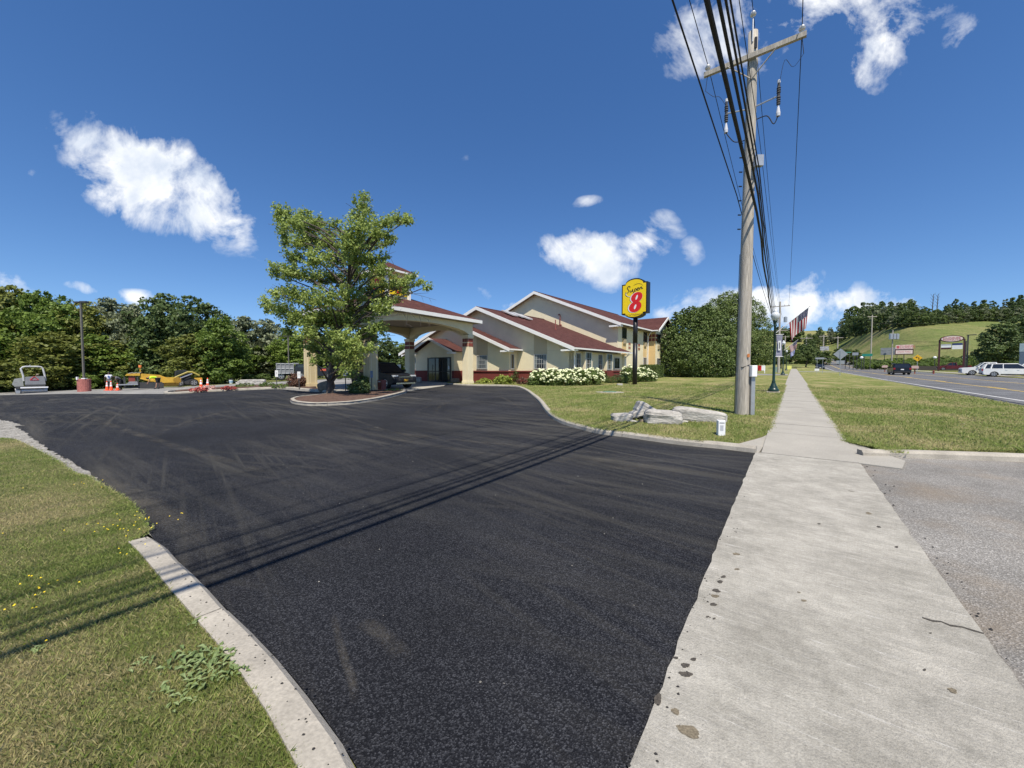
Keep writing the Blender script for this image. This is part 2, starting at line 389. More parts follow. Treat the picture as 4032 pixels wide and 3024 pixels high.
def asphalt(name,dark,light,dust,dustamt,speck=120.,bd=.006,streaks=True):
    m,nt,b=newmat(name,.9,.18); o=rotmap(nt,(1,1,1),0)
    v=nd(nt,'ShaderNodeTexVoronoi',inp={'Scale':speck}); nt.links.new(o,v.inputs[0])
    sp=nd(nt,'ShaderNodeSeparateColor'); nt.links.new(v.outputs['Color'],sp.inputs[0])
    pw=mth(nt,'POWER',sp.outputs[0],3.0)
    c=cmix(nt,pw,dark,light)
    big=noise(nt,o,.5,5,.6,.35,.7,.75,1.3)
    vv=nd(nt,'ShaderNodeVectorMath',operation='SCALE'); nt.links.new(c,vv.inputs[0]); nt.links.new(big,vv.inputs['Scale']); c=vv.outputs[0]
    if streaks:
        s1=noise(nt,rotmap(nt,(.16,2.6,1),TH),1.,6,.6,.48,.72)
        s2=noise(nt,rotmap(nt,(.10,5.,1),TH+.22,(4,2,0)),1.3,6,.65,.50,.74)
        s3=noise(nt,rotmap(nt,(.12,3.2,1),TH-.35,(9,5,0)),1.,5,.6,.52,.76)
        zone=noise(nt,o,.16,2,.5,.38,.60)
        s=mth(nt,'MULTIPLY',mth(nt,'MAXIMUM',s1,mth(nt,'MAXIMUM',s2,s3)),zone)
        g=noise(nt,o,60.,3,.6,.35,.65,.4,1.)
        s=mth(nt,'MULTIPLY',mth(nt,'MULTIPLY',s,g),dustamt,clamp=True)
        c=cmix(nt,s,c,dust)
    else:
        s=mth(nt,'MULTIPLY',noise(nt,o,.7,5,.6,.5,.75),dustamt); c=cmix(nt,s,c,dust)
    nt.links.new(c,b.inputs['Base Color']); bump(nt,b,v.outputs['Distance'],bd); return m
M['fresh']=asphalt('fresh_asphalt',(.0075,.008,.011),(.062,.064,.072),(.14,.13,.105),.78,150.,.007)
M['oldasph']=asphalt('old_grey_asphalt',(.17,.16,.145),(.36,.345,.32),(.27,.20,.125),.5,110.,.006,False)
M['road']=asphalt('road_asphalt',(.10,.102,.108),(.19,.19,.19),(.17,.15,.12),.3,40.,.004,False)
M['lot']=asphalt('worn_parking_pavement',(.20,.195,.185),(.30,.29,.27),(.42,.40,.36),.7,30.,.004,True)
def apronmat():
    m,nt,b=newmat('scraped_concrete',.9,.25); o=rotmap(nt,(1,1,1),0)
    base=cmix(nt,noise(nt,o,1.7,9,.82,.36,.64),(.25,.235,.20),(.44,.415,.36))
    s1=noise(nt,rotmap(nt,(1.2,12,1),TH),2.2,8,.78,.45,.75); c=cmix(nt,mth(nt,'MULTIPLY',s1,.5),base,(.17,.165,.15))
    s2=noise(nt,rotmap(nt,(1.6,24,1),TH,(3,3,0)),1.8,7,.75,.58,.68); c=cmix(nt,mth(nt,'MULTIPLY',s2,.6),c,(.62,.60,.56))
    f=noise(nt,o,110.,5,.8,.3,.7,.72,1.25); vv=nd(nt,'ShaderNodeVectorMath',operation='SCALE'); nt.links.new(c,vv.inputs[0]); nt.links.new(f,vv.inputs['Scale'])
    v=nd(nt,'ShaderNodeTexVoronoi',inp={'Scale':2.6}); nt.links.new(rotmap(nt,(1,1.6,1),TH,(1.3,.4,0)),v.inputs[0])
    vw=mth(nt,'ADD',v.outputs['Distance'],noise(nt,o,22.,3,.6,.3,.7,-.03,.03)); sp=nd(nt,'ShaderNodeSeparateColor'); nt.links.new(v.outputs['Color'],sp.inputs[0])
    spot=mth(nt,'LESS_THAN',vw,mth(nt,'MULTIPLY',mth(nt,'POWER',sp.outputs[0],6.),.10)); c2=cmix(nt,mth(nt,'MULTIPLY',spot,.75),vv.outputs[0],(.07,.055,.04))
    nt.links.new(c2,b.inputs['Base Color'])
    h=mth(nt,'MULTIPLY_ADD',s1,-.15,noise(nt,o,90.,5,.7)); bump(nt,b,h,.003); return m
M['apron']=apronmat()
def lawnmat(name,g1,g2,straw,amt,sc=1.,stripes=False,bd=.03):
    m,nt,b=newmat(name,.95,.1); o=rotmap(nt,(1,1,1),0)
    c=cmix(nt,noise(nt,o,3.*sc,6,.7),g1,g2)
    p=noise(nt,o,.45*sc,5,.65,.46,.66); q=noise(nt,rotmap(nt,(.5,2.2,1),TH+PI/2),.8*sc,5,.7,.45,.7)
    s=mth(nt,'MULTIPLY',mth(nt,'MAXIMUM',p,mth(nt,'MULTIPLY',q,.8)),amt,clamp=True)
    c=cmix(nt,s,c,straw)
    f=noise(nt,o,25.*sc,4,.75,.3,.7,.6,1.4); vv=nd(nt,'ShaderNodeVectorMath',operation='SCALE'); nt.links.new(c,vv.inputs[0]); nt.links.new(f,vv.inputs['Scale'])
    nt.links.new(vv.outputs[0],b.inputs['Base Color']); bump(nt,b,noise(nt,o,18.*sc,6,.75),bd); return m
M['lawn']=lawnmat('dry_summer_lawn',(.115,.15,.036),(.185,.21,.058),(.36,.30,.15),.9)
M['lawnl']=lawnmat('near_lawn_soil',(.09,.12,.03),(.15,.18,.05),(.31,.26,.14),.9)
M['meadow']=lawnmat('hill_meadow',(.11,.145,.042),(.165,.19,.06),(.29,.245,.115),.75,.05,bd=.3)
M['gravel']=mat('grey_gravel',(.16,.15,.13),.95,.3,9.,.03,40,col2=(.40,.38,.34),fine=.5,fscale=45)
M['paint_y']=mat('yellow_line_paint',(.62,.42,.08),.7,.1,5.,fine=.3,fscale=9)
M['paint_w']=mat('white_line_paint',(.55,.54,.52),.7,.1,5.,fine=.3,fscale=9)
def bladesmat(name,g1,g2,st,amt,mod=.45):
    m,nt,b=newmat(name,.6,.2); o=rotmap(nt,(1,1,1),0); g=nd(nt,'ShaderNodeNewGeometry')
    c=cmix(nt,noise(nt,o,4.,3),g1,g2)
    p=noise(nt,o,mod,5,.65,.46,.66); q=noise(nt,rotmap(nt,(.5,2.2,1),TH+PI/2),.8,5,.7,.45,.7)
    s=mth(nt,'MULTIPLY',mth(nt,'MAXIMUM',p,mth(nt,'MULTIPLY',q,.8)),amt); s=mth(nt,'ADD',s,mth(nt,'MULTIPLY_ADD',g.outputs['Random Per Island'],1.0,-.55),clamp=True)
    c=cmix(nt,s,c,st); nt.links.new(c,b.inputs['Base Color'])
    t=nd(nt,'ShaderNodeBsdfTranslucent'); nt.links.new(c,t.inputs[0]); ms=nd(nt,'ShaderNodeMixShader',inp={0:.3})
    nt.links.new(b.outputs[0],ms.inputs[1]); nt.links.new(t.outputs[0],ms.inputs[2]); nt.links.new(ms.outputs[0],nt.nodes['Material Output'].inputs[0]); return m
M['blades']=bladesmat('grass_blades',(.15,.21,.045),(.27,.33,.085),(.50,.42,.22),.85)
# ---------------- terrain sheet ----------------
def terrain():
    r=np.concatenate([np.linspace(0,60,61),np.geomspace(62,1500,90)])
    a=np.radians(np.linspace(-85,85,260)); 
    A_,R_=np.meshgrid(a,r); X=np.sin(A_)*R_; Y=np.cos(A_)*R_-8
    Z=zt(X,Y)-.06
    V=np.stack([X,Y,Z],2).reshape(-1,3); n=len(a); i,j=np.meshgrid(np.arange(len(r)-1),np.arange(n-1),indexing='ij')
    q=np.stack([i*n+j,i*n+j+1,(i+1)*n+j+1,(i+1)*n+j],2).reshape(-1,4)[:,::-1]
    o=npmesh('ground',V,q,'meadow',smooth=True); o['kind']='structure'
    mb=MB(); mb.add([(-1500,-1500,-3),(1500,-1500,-3),(1500,1500,-3),(-1500,1500,-3)],[(0,1,2,3)])
    # ground behind the camera
    mb2=MB(); mb2.add([(-400,-400,-.09),(400,-400,-.09),(400,-6.,-.09),(-400,-6.,-.09)],[(0,1,2,3)]); o2=mb2.build('ground','meadow'); o2['kind']='structure'
terrain()
def g2(px,off=0.): return [tuple(G(x,y,off)) for x,y in px]
KR=[(1753,1513),(1848,1519),(2004,1522),(2058,1534),(2112,1575),(2153,1629),(2200,1663),(2268,1686),(2356,1708),(2463,1722),(2662,1750),(2842,1768),(2976,1784)]
kr=GL(KR,5)
LE=[(-500,1600),(0,1655),(60,1679),(136,1733),(206,1777),(293,1825),(358,1869),(423,1934),(488,1972),(542,2021),(589,2102),(608,2123)]
LK=[(612,2128),(660,2166),(715,2221),(823,2329),(918,2421),(1038,2538),(1114,2620),(1203,2728),(1298,2854),(1400,3013),(1520,3230)]
le=GL(LE,3); lk=GL(LK,4)
AP0,AP1,APL,APR=-7.,8.12,-.5,.9
BACK=[(1602,1542),(1450,1541),(1300,1547),(1200,1541),(1065,1532),(860,1541),(644,1551),(500,1551),(290,1550),(0,1556),(-500,1572)]
fresh=[tuple(p) for p in kr]+[ST(AP1,APL+.03),ST(2,APL+.08),ST(-6,APL+.08),(-3.6,-6)]+[tuple(p) for p in reversed(lk)]+[tuple(p) for p in reversed(le)]+g2(BACK[::-1])
sheet('fresh_asphalt_lot',fresh,.0,'fresh',.7,0)
sheet('concrete_apron',[ST(AP0,-.45),ST(1.6,-.462),ST(4.,-.49),ST(AP1,-.51),ST(AP1,APR),ST(AP0,APR)],.012,'apron',.35,.004,edgestep=.12)
sheet('driveway_mouth',[ST(-9,APR-.02),ST(AP1+.02,APR-.02),(G(3500,1797).x,G(3500,1797).y),(G(4032,1812).x,G(4032,1812).y),ST(9.6,7.),ST(-9,7.)],.0,'oldasph',.6)
# old car park in front of the trees
lotp=g2(BACK[::-1])+g2([(1748,1519),(1700,1505)])+[(-4,38),(-8,46),(-20,52)]+g2([(739,1521),(500,1529),(250,1536),(-500,1552)])
sheet('old_car_park',lotp,-.02,'lot',1.)
# gravel and near lawn
lawnedge=[(0,1733),(54,1739),(125,1771),(228,1825),(282,1869),(353,1893),(428,1941),(486,1976),(538,2023),(583,2104)]
inner=[(545,2129),(570,2165),(639,2234),(728,2316),(810,2405),(911,2519),(987,2627),(1108,2755),(1203,2850),(1291,3006)]
sheet('gravel_verge',[tuple(p) for p in le]+g2([(583,2104),(428,1975),(282,1930),(100,1840),(-200,1780)]),.006,'gravel',.3,.02,edgestep=.1)
lnp=[tuple(p) for p in smoothline([G(x,y) for x,y in lawnedge],3)]+[tuple(p) for p in smoothline([G(x,y,.05) for x,y in inner],3)]
lkin=[]
for i,p in enumerate(lk):
    a=lk[max(i-1,0)];b=lk[min(i+1,len(lk)-1)];d=(b-a);d.z=0;d.normalize(); lkin.append((p.x+d.y*.162,p.y-d.x*.162))
lnp=[tuple(p) for p in smoothline([G(x,y) for x,y in lawnedge],3)]+lkin
lawnL=[(-30,11.5),(-14,9.0)]+lnp+[(-.35,.3),(-.6,-3),(-30,-3)]
sheet('near_lawn',lawnL,.04,'lawnl',.35,.012,edgestep=.12,skirt=.08)
kerb('concrete_kerb',lk,.17,.055,side=-1,label='worn concrete kerb beside the near lawn, spotted with tar',seg=2.2)
# right-hand lawn
def lawnoff(X,Y):
    s,t=toST(X,Y); return zt(X,Y)+.02+.07*sm((s-8.6)/2.2+np.clip(-t-1.5,0,9)*.5)
kin=[]
for i,p in enumerate(kr):
    a=kr[max(i-1,0)];b=kr[min(i+1,len(kr)-1)];d=(b-a);d.z=0;d.normalize(); kin.append((p.x-d.y*.13,p.y+d.x*.13))
motl=[tuple(p) for p in kin[:-5]]+g2([(2868,1748),(2930,1734),(3000,1720),(3040,1706)],.05)+[ST(11.6,-.42),ST(160,-.42),ST(160,-60),(-2,70),(-6,40)]
sheet('motel_lawn',motl,.09,'lawn',1.,.02,edgestep=.5,zfun=lawnoff,skirt=.1)
KREND=kr
kerb('concrete_kerb',kr,.15,.105,side=1,label='pale concrete kerb curving round the lawn with the sign')
sheet('sidewalk_flare',[ST(8.1,-.46)]+g2([(2966,1777),(2900,1762),(2838,1750),(2845,1734),(2950,1712),(3045,1692)])+[ST(12.2,-.42),ST(9,-.42)],.03,'slab',.3,zfun=lambda X,Y:lawnoff(X,Y)-.012,skirt=.1)
# sidewalk slabs
SW=thing('sidewalk','long concrete sidewalk running beside the road towards the hill',None); SW['kind']='structure'
s=8.13; 
def slab_z(s): return .02+.075*float(sm((s-8.1)/2.4))
k=0
while s<62:
    L=1.52 if k else 2.1
    mb=MB(); tl=random.uniform(-.004,.004); g=.008
    e=[(-.42,.9)]
    x0,x1=-.42+random.uniform(-.01,.01),.9+random.uniform(-.01,.01)
    V=[]
    for (ss,tt) in ((s+g,x0),(s+g,x1),(s+L-g,x1),(s+L-g,x0)):
        x,y=ST(ss,tt); V.append((x,y,zf(x,y)+slab_z(ss)+tl))
    V=[(a,b,c-.12) for a,b,c in V]+V
    mb.add(V,[(0,3,2,1),(4,5,6,7),(0,1,5,4),(1,2,6,5),(2,3,7,6),(3,0,4,7)]); mb.build('slab','slab',SW)
    s+=L;k+=1
o=sheet('bedding',[ST(8.1,-.43),ST(62,-.43),ST(62,.91),ST(8.1,.91)],.0,'gravel',1.,kind=None,parent=SW)
o=sheet('far_stretch',[ST(62,-.42),ST(135,-.42),ST(135,.9),ST(62,.9)],.08,'slab',1.,kind=None,parent=SW); o['label']='far stretch of sidewalk'
# verge between sidewalk and road
verge=[ST(9.9,.9),ST(9.2,1.5)]+g2([(3480,1776),(3571,1770),(4032,1769),(4500,1769)],.09)
xs,ys=verge[-1][:2]; sv=toST(xs,ys)[0]
verge=[v for v in verge if toST(*v[:2])[1]<6.7]+[ST(sv+.05,6.75),ST(160,6.75),ST(160,.9)]
sheet('road_verge',verge,.09,'lawn',1.,.01,edgestep=.4,skirt=.1)
kv=smoothline([G(3400,1801),G(3480,1803),G(3545,1803),G(3700,1808),G(4032,1820),G(4300,1833)],3)
kerb('concrete_kerb',kv,.15,.11,side=1,label='stained kerb at the near end of the road verge')
sheet('sidewalk_flare',[ST(8.1,.88),ST(8.02,1.35),ST(8.7,1.5),ST(10.2,.88)],.03,'slab',.3,zfun=lambda X,Y:zt(X,Y)+.02+.05*sm((toST(X,Y)[0]-8.2)/2.2),skirt=.1)
# road
sheet('road',[ST(-70,6.8),ST(420,6.8),ST(420,19.9),ST(-70,19.9)],.004,'road',1.8)
def line(name,s0,s1,t,w,m,n=1,dash=None):
    root=thing(name,None,None); root['kind']='structure'; s=s0
    mb=MB()
    while s<s1:
        e=min(s+(dash[0] if dash else 2.),s1); V=[]
        for (ss,tt) in ((s,t-w/2),(s,t+w/2),(e,t+w/2),(e,t-w/2)):
            x,y=ST(ss,tt); V.append((x,y,zf(x,y)+.012))
        mb.add(V,[(3,2,1,0)]); s=e+(dash[1] if dash else 0)
    bpy.data.objects.remove(root); o=mb.build(name,m); o['kind']='structure'; return o
line('road_marking',-70,400,10.7,.13,'paint_y'); line('road_marking',-70,400,10.95,.13,'paint_y',dash=(3,9))
line('road_marking',-70,400,14.9,.13,'paint_y'); line('road_marking',-70,400,19.2,.13,'paint_w'); line('road_marking',-70,400,7.4,.12,'paint_w',dash=(60,0.5))
# far side of the road
sheet('far_verge',[ST(-40,19.9),ST(200,19.9),ST(200,24.),ST(-40,24.)],.06,'lawn',1.5,skirt=.1)
sheet('far_sidewalk',[ST(30,21.),ST(160,21.),ST(160,22.5),ST(30,22.5)],.075,'slab',1.)
sheet('shop_car_park',[ST(30,25.),ST(75,25.),ST(75,48.),ST(30,48)],.0,'lot',1.5)
sheet('drive_thru_lane',[ST(55,20),ST(61,20),ST(61,26),ST(55,26)],.085,'lot',1.)
# side road crossing behind the tree
sheet('side_road',[ST(60,-40),ST(67,-40),ST(67,-.5),ST(60,-.5)],.11,'lot',1.,)
sheet('side_road',[ST(88,.92),ST(94,.92),ST(94,6.7),ST(88,6.7)],.10,'lot',1.,)
# canopy pavement, planting beds
canp=g2([(1602,1541),(1748,1520),(1765,1507),(1640,1498),(1500,1503),(1240,1520),(1290,1543),(1450,1540)])
sheet('canopy_pavement',canp,.02,'slab',.6,skirt=.05)
bed=g2([(690,1546),(860,1535),(1065,1527),(1250,1536),(1240,1524),(1150,1516),(1000,1519),(860,1528),(700,1540)])
sheet('planting_bed',bed,.10,'mulch',.5,skirt=.15)
kb=GL([(700,1541),(655,1545),(644,1549),(660,1552),(760,1547),(860,1541),(1065,1531),(1200,1538),(1300,1546)],3)
kerb('concrete_kerb',kb,.2,.12,side=1,label='pale kerb along the planting bed by the leftmost column')
ISL=[(1141,1580),(1150,1589),(1180,1595),(1240,1599),(1360,1594),(1440,1585),(1520,1570),(1600,1547),(1575,1541),(1440,1542),(1330,1550),(1240,1563),(1175,1570)]
isl=[G(x,y) for x,y in ISL]; isl=smoothline(isl+[isl[0]],3)
sheet('tree_island',[tuple(p) for p in isl[:-1]],.11,'mulch',.35)
kerb('concrete_kerb',isl,.16,.13,side=1,label='pale kerb ring round the mulched tree island',seg=1.1)
# tyre dust tracks on the new asphalt
def dustmat():
    m,nt,b=newmat('tyre_dust',.9,.1); b.inputs['Base Color'].default_value=(.19,.17,.135,1)
    o=rotmap(nt,(1,1,1),0); a=mth(nt,'MULTIPLY',noise(nt,o,1.6,5,.7,.42,.75),noise(nt,o,45.,3,.7,.35,.65,.25,1.)); 
    uv=nd(nt,'ShaderNodeTexCoord'); sx=nd(nt,'ShaderNodeSeparateXYZ'); nt.links.new(uv.outputs['UV'],sx.inputs[0])
    ed=mth(nt,'SUBTRACT',1.,mth(nt,'POWER',mth(nt,'ABSOLUTE',mth(nt,'MULTIPLY_ADD',sx.outputs[0],2.,-1.)),2.))
    ln=mth(nt,'SINE',mth(nt,'MULTIPLY',sx.outputs[1],PI))
    a=mth(nt,'MULTIPLY',mth(nt,'MULTIPLY',a,mth(nt,'MULTIPLY',ed,ln)),.5,clamp=True); nt.links.new(a,b.inputs['Alpha']); return m
M['dust']=dustmat()
def track(px,w):
    L=GL(px,8); V=[];UV=[];n=len(L)
    for i,p in enumerate(L):
        d=L[min(i+1,n-1)]-L[max(i-1,0)]; d.z=0; d.normalize()
        for k in (-.5,.5):
            x,y=p.x-d.y*w*k,p.y+d.x*w*k; V.append((x,y,zf(x,y)+.008)); UV.append((k+.5,i/(n-1)))
    me=bpy.data.meshes.new('tyre_track'); me.from_pydata(V,[],[(2*i,2*i+1,2*i+3,2*i+2) for i in range(n-1)])
    uvl=me.uv_layers.new(); 
    for l in me.loops: uvl.data[l.index].uv=UV[l.vertex_index]
    me.materials.append(M['dust']); o=bpy.data.objects.new('tyre_track',me); COL.objects.link(o); o['kind']='stuff'
track([(590,1745),(640,1700),(760,1655),(900,1620),(1060,1590),(1130,1575)],.22)
track([(640,1690),(850,1655),(1000,1640),(1250,1618)],.18)
track([(1140,1620),(1400,1680),(1700,1722),(2000,1752),(2400,1790),(2960,1850)],.22)
track([(1200,1640),(1500,1720),(1800,1770),(2200,1815),(2500,1850),(2940,1900)],.25)
track([(1300,1615),(1500,1690),(1750,1735)],.16)
track([(2100,1790),(2500,1830),(2950,1890)],.5)
track([(0,1610),(250,1620),(450,1680),(700,1760),(1000,1850),(1300,1980)],.25)
track([(1650,1640),(1660,1610),(1800,1575),(1950,1560),(2040,1600),(2110,1650)],.2)
track([(1710,1640),(1750,1590),(1870,1550),(1980,1540)],.2)
track([(1310,2420),(1345,2560),(1390,2700),(1395,2780)],.05)
track([(1420,2450),(1500,2500),(1620,2620)],.12)
track([(250,1840),(420,1900),(640,2020),(900,2200)],.3)
# loose stones
def stones(name,n,area,sz,m,off,label=None):
    V=[];Fs=[]
    A=np.array([p[:2] for p in area]); lo,hi=A.min(0),A.max(0); P=rng.uniform(lo,hi,(n*6,2)); P=P[inpoly(P,A)][:n]
    for (x,y) in P:
        b=len(V); r=random.uniform(*sz); z=zf(x,y)+off
        for k in range(5):
            a=k*1.257+random.random()*.5; V.append((x+r*math.cos(a),y+r*math.sin(a)*.8,z))
        V.append((x+r*.1,y,z+r*.8)); Fs+= [(b+k,b+(k+1)%5,b+5) for k in range(5)]
    o=npmesh(name,V,Fs,m); o['kind']='stuff'
stones('loose_gravel',2600,[tuple(p) for p in le]+g2([(583,2104),(428,1975),(282,1930),(100,1840),(-200,1780)]),(.008,.03),'gravel',.008)
stones('loose_stones',60,g2([(1000,1700),(2700,1800),(2500,2900),(1500,2900)]),(.003,.008),'gravel',.002)
M['tar']=mat('tar_crumbs',(.018,.017,.017),.8,.3,20.)
stones('asphalt_crumbs',420,[ST(0.6,-.47),ST(8,-.50),ST(8,-.40),ST(5,-.38),ST(0.6,-.33)],(.003,.009),'tar',.012)
stones('asphalt_crumbs',160,[ST(0.5,.86),ST(8,.86),ST(8,1.1),ST(.5,1.0)],(.004,.014),'tar',.004)
stones('tar_spots',170,[tuple(p) for p in lk]+[(p.x-.14,p.y-.06) for p in reversed(lk)],(.003,.008),'tar',.055)
# stains and crack on the apron
def blot(name,pts_px,m,off=.0145):
    mb=MB(); mb.v=[]
    for x,y in pts_px: c=G(x,y); mb.v.append((c.x,c.y,zf(c.x,c.y)+off))
    mb.f=[tuple(range(len(pts_px)))]; o=mb.build(name,m); o['kind']='stuff'
M['oil']=mat('damp_brown_stain',(.15,.125,.085),.85,.25,30.,fine=.3,fscale=120); M['tarblot']=mat('dark_tar_blot',(.06,.052,.042),.8,.3,60.,fine=.4,fscale=150)
def stain(x,y,rx,ry,tilt,m,sd):
    r_=random.Random(sd); ph=[r_.uniform(0,6.28) for _ in range(5)]; P=[]
    for k in range(44):
        a=2*PI*k/44; q=1+.16*math.sin(2*a+ph[0])+.10*math.sin(3*a+ph[1])+.07*math.sin(5*a+ph[2])+.05*math.sin(9*a+ph[3])+.03*r_.uniform(-1,1)
        u,v=.8*rx*q*math.cos(a),.8*ry*q*math.sin(a); P.append((x+u*math.cos(tilt)-v*math.sin(tilt),y+u*math.sin(tilt)+v*math.cos(tilt)))
    blot('stain',P,m)
for i,a in enumerate([(2712,2892,64,24,.30,'oil'),(2659,2813,19,16,.3,'oil'),(2820,2333,20,8,.1,'tarblot'),(2816,2355,17,8,.1,'oil'),(2809,2388,15,8,.1,'tarblot'),(2835,2298,14,7,.3,'tarblot'),(2848,2278,14,5,-.2,'tarblot'),(2899,2188,16,6,.15,'oil'),(2902,2248,11,5,0,'oil'),(2786,2437,8,4,0,'tarblot'),(2812,2444,8,4,0,'tarblot'),
  (2698,2630,20,12,.3,'tarblot'),(2700,2665,32,13,.25,'tarblot'),(2731,2606,12,9,0,'tarblot'),(2660,2600,13,6,0,'tarblot'),(2590,2765,20,26,.5,'tarblot'),(3165,2373,12,5,.2,'oil'),(3225,2068,8,3,.2,'tarblot'),(3145,2340,8,3,.2,'oil'),(3640,2648,9,5,.1,'tarblot'),(3750,2730,26,10,.3,'oil'),(3664,2502,6,3,0,'tarblot'),(3420,2026,14,5,.1,'oil'),(3460,2080,12,4,.1,'tarblot'),(3530,2160,10,4,.1,'tarblot')]): stain(*a[:5],a[5],i)
ck=[(3630,2440),(3670,2452),(3705,2456),(3740,2470),(3790,2478),(3830,2490),(3872,2503)]
blot('crack',[(x,y-2) for x,y in ck]+[(x+3,y+3+(i%2)*2) for i,(x,y) in enumerate(ck)][::-1],'tarblot')
# crack in the apron
# ---------------- grass blades ----------------
def grass(name,poly,n,hmin,hmax,w,off,dist=(1.,9.),pw=1.2,m='blades',zfun=None):
    A=np.array([p[:2] for p in poly]); 
    # sample by polar coordinates from the viewer region so near grass is denser
    r=dist[0]+(dist[1]-dist[0])*rng.uniform(0,1,n*3)**pw; lo=np.arctan2(A[:,0],np.maximum(A[:,1],.01)).min()
    ang=rng.uniform(-1.25,1.25,n*3); P=np.stack([r*np.sin(ang),r*np.cos(ang)],1)
    keep=inpoly(P,A); P=P[keep][:n]; n=len(P)
    Z=(zt(P[:,0],P[:,1])+off) if zfun is None else zfun(P[:,0],P[:,1])
    h=rng.uniform(hmin,hmax,n)*(1+.5*(rng.random(n)>.93)); a=rng.uniform(0,2*PI,n); ln=rng.uniform(.2,1.1,n)*h
    dx,dy=np.cos(a),np.sin(a); b=rng.uniform(0,2*PI,n); wx,wy=np.cos(b)*w,np.sin(b)*w
    sc_=1+np.hypot(P[:,0],P[:,1])*.12; wx=wx*sc_; wy=wy*sc_
    V=np.empty((n,4,3)); V[:,0]=np.stack([P[:,0]-wx,P[:,1]-wy,Z-.005],1); V[:,1]=np.stack([P[:,0]+wx,P[:,1]+wy,Z-.005],1)
    V[:,2]=np.stack([P[:,0]+wx*.7+dx*ln*.4,P[:,1]+wy*.7+dy*ln*.4,Z+h*.6],1); V[:,3]=np.stack([P[:,0]+dx*ln,P[:,1]+dy*ln,Z+h],1)
    Fq=np.concatenate([np.stack([np.arange(n)*4,np.arange(n)*4+1,np.arange(n)*4+2],1),np.stack([np.arange(n)*4,np.arange(n)*4+2,np.arange(n)*4+3],1)])
    o=npmesh(name,V.reshape(-1,3),Fq,m); o['kind']='stuff'; return o
grass('grass',lawnL,420000,.008,.026,.0010,.04,(1.1,13.),1.2)
grass('grass',motl,130000,.02,.05,.003,.09,(7.,32.),1.3,zfun=lawnoff)
grass('grass',verge,110000,.02,.05,.003,.09,(7.,32.),1.3)
# ragged tufts creeping over the edges
def edge_tufts(line,n,off,spread,h=.05,zf_=None):
    pts=np.array([(p[0],p[1]) for p in line]); i=rng.integers(0,len(pts)-1,n); f=rng.random(n)[:,None]
    P=pts[i]*(1-f)+pts[i+1]*f+rng.normal(size=(n,2))*spread; Z=zt(P[:,0],P[:,1])+off
    hh=rng.uniform(.3,1,n)*h; a=rng.uniform(0,2*PI,n); b=rng.uniform(0,2*PI,n); w=.003*(1+np.hypot(P[:,0],P[:,1])*.1)
    V=np.empty((n,3,3)); V[:,0]=np.stack([P[:,0]-np.cos(b)*w,P[:,1]-np.sin(b)*w,Z],1); V[:,1]=np.stack([P[:,0]+np.cos(b)*w,P[:,1]+np.sin(b)*w,Z],1)
    V[:,2]=np.stack([P[:,0]+np.cos(a)*hh*.9,P[:,1]+np.sin(a)*hh*.9,Z+hh*.8],1)
    o=npmesh('grass_edge',V.reshape(-1,3),np.arange(3*n).reshape(n,3),'blades'); o['kind']='stuff'
edge_tufts(lnp,9000,.035,.02,.03)
edge_tufts([ST(a,-.44) for a in np.arange(10.5,34,.5)],9000,.09,.05,.06)
edge_tufts([ST(a,.93) for a in np.arange(9.8,34,.5)],9000,.09,.05,.06)
edge_tufts([v[:2] for v in verge[:6]],5000,.09,.05,.06)
edge_tufts([(p[0],p[1]) for p in kin[25:-7]],7000,.1,.05,.06)
# broad-leaved weeds and dandelions in the near lawn
M['weed']=leafmat('weed_leaf',(.12,.18,.06),(.24,.30,.12),.2,nscale=4.)
M['dandelion']=mat('dandelion_yellow',(.75,.55,.02),.7,.1)
def weed(px,py,n,r,size,lab=''):
    c=G(px,py,.045); root=thing('weed_plant',lab,'weed',c,0,'broad-leaved weeds in the near lawn')
    mb=MB()
    for k in range(n):
        a=random.uniform(0,2*PI); q=r*random.random()**.6; x,y=q*math.cos(a),q*math.sin(a); b=random.uniform(0,2*PI); L=size*random.uniform(.6,1.2); w=L*.15
        L*=.7; dx,dy=math.cos(b),math.sin(b); z=.005; h=L*random.uniform(.15,.5)
        mb.add([(x,y,z),(x+dx*L*.5-dy*w,y+dy*L*.5+dx*w,z+h),(x+dx*L,y+dy*L,z+h*.7),(x+dx*L*.5+dy*w,y+dy*L*.5-dx*w,z+h),(x+dx*L*.5,y+dy*L*.5,z+h*.6)],[(0,4,1),(1,4,2),(2,4,3),(3,4,0)])
    mb.build('leaves','weed',root)
for (x,y,n,r,z,l) in ((740,2600,45,.10,.06,'broad-leaved weed left of the largest weed clump'),(850,2600,60,.10,.065,'largest pale green weed clump in the near lawn beside the kerb'),(800,2670,26,.08,.06,'weed tuft just below the largest weed clump'),(930,2640,26,.05,.06,'weed tuft pressed against the inner edge of the kerb'),(720,2760,16,.06,.055,'small weed rosette below and left of the clump'),(560,2620,16,.05,.05,'dark weed rosette standing alone left of the clump'),(780,2450,14,.04,.05,'small weed by the kerb above the largest clump'),(640,2730,8,.04,.055,'sparse few-leaved weed between rosette and clump'),(150,2560,10,.05,.05,'weed rosette near the left edge of the picture')): weed(x,y,n,r,z,l)
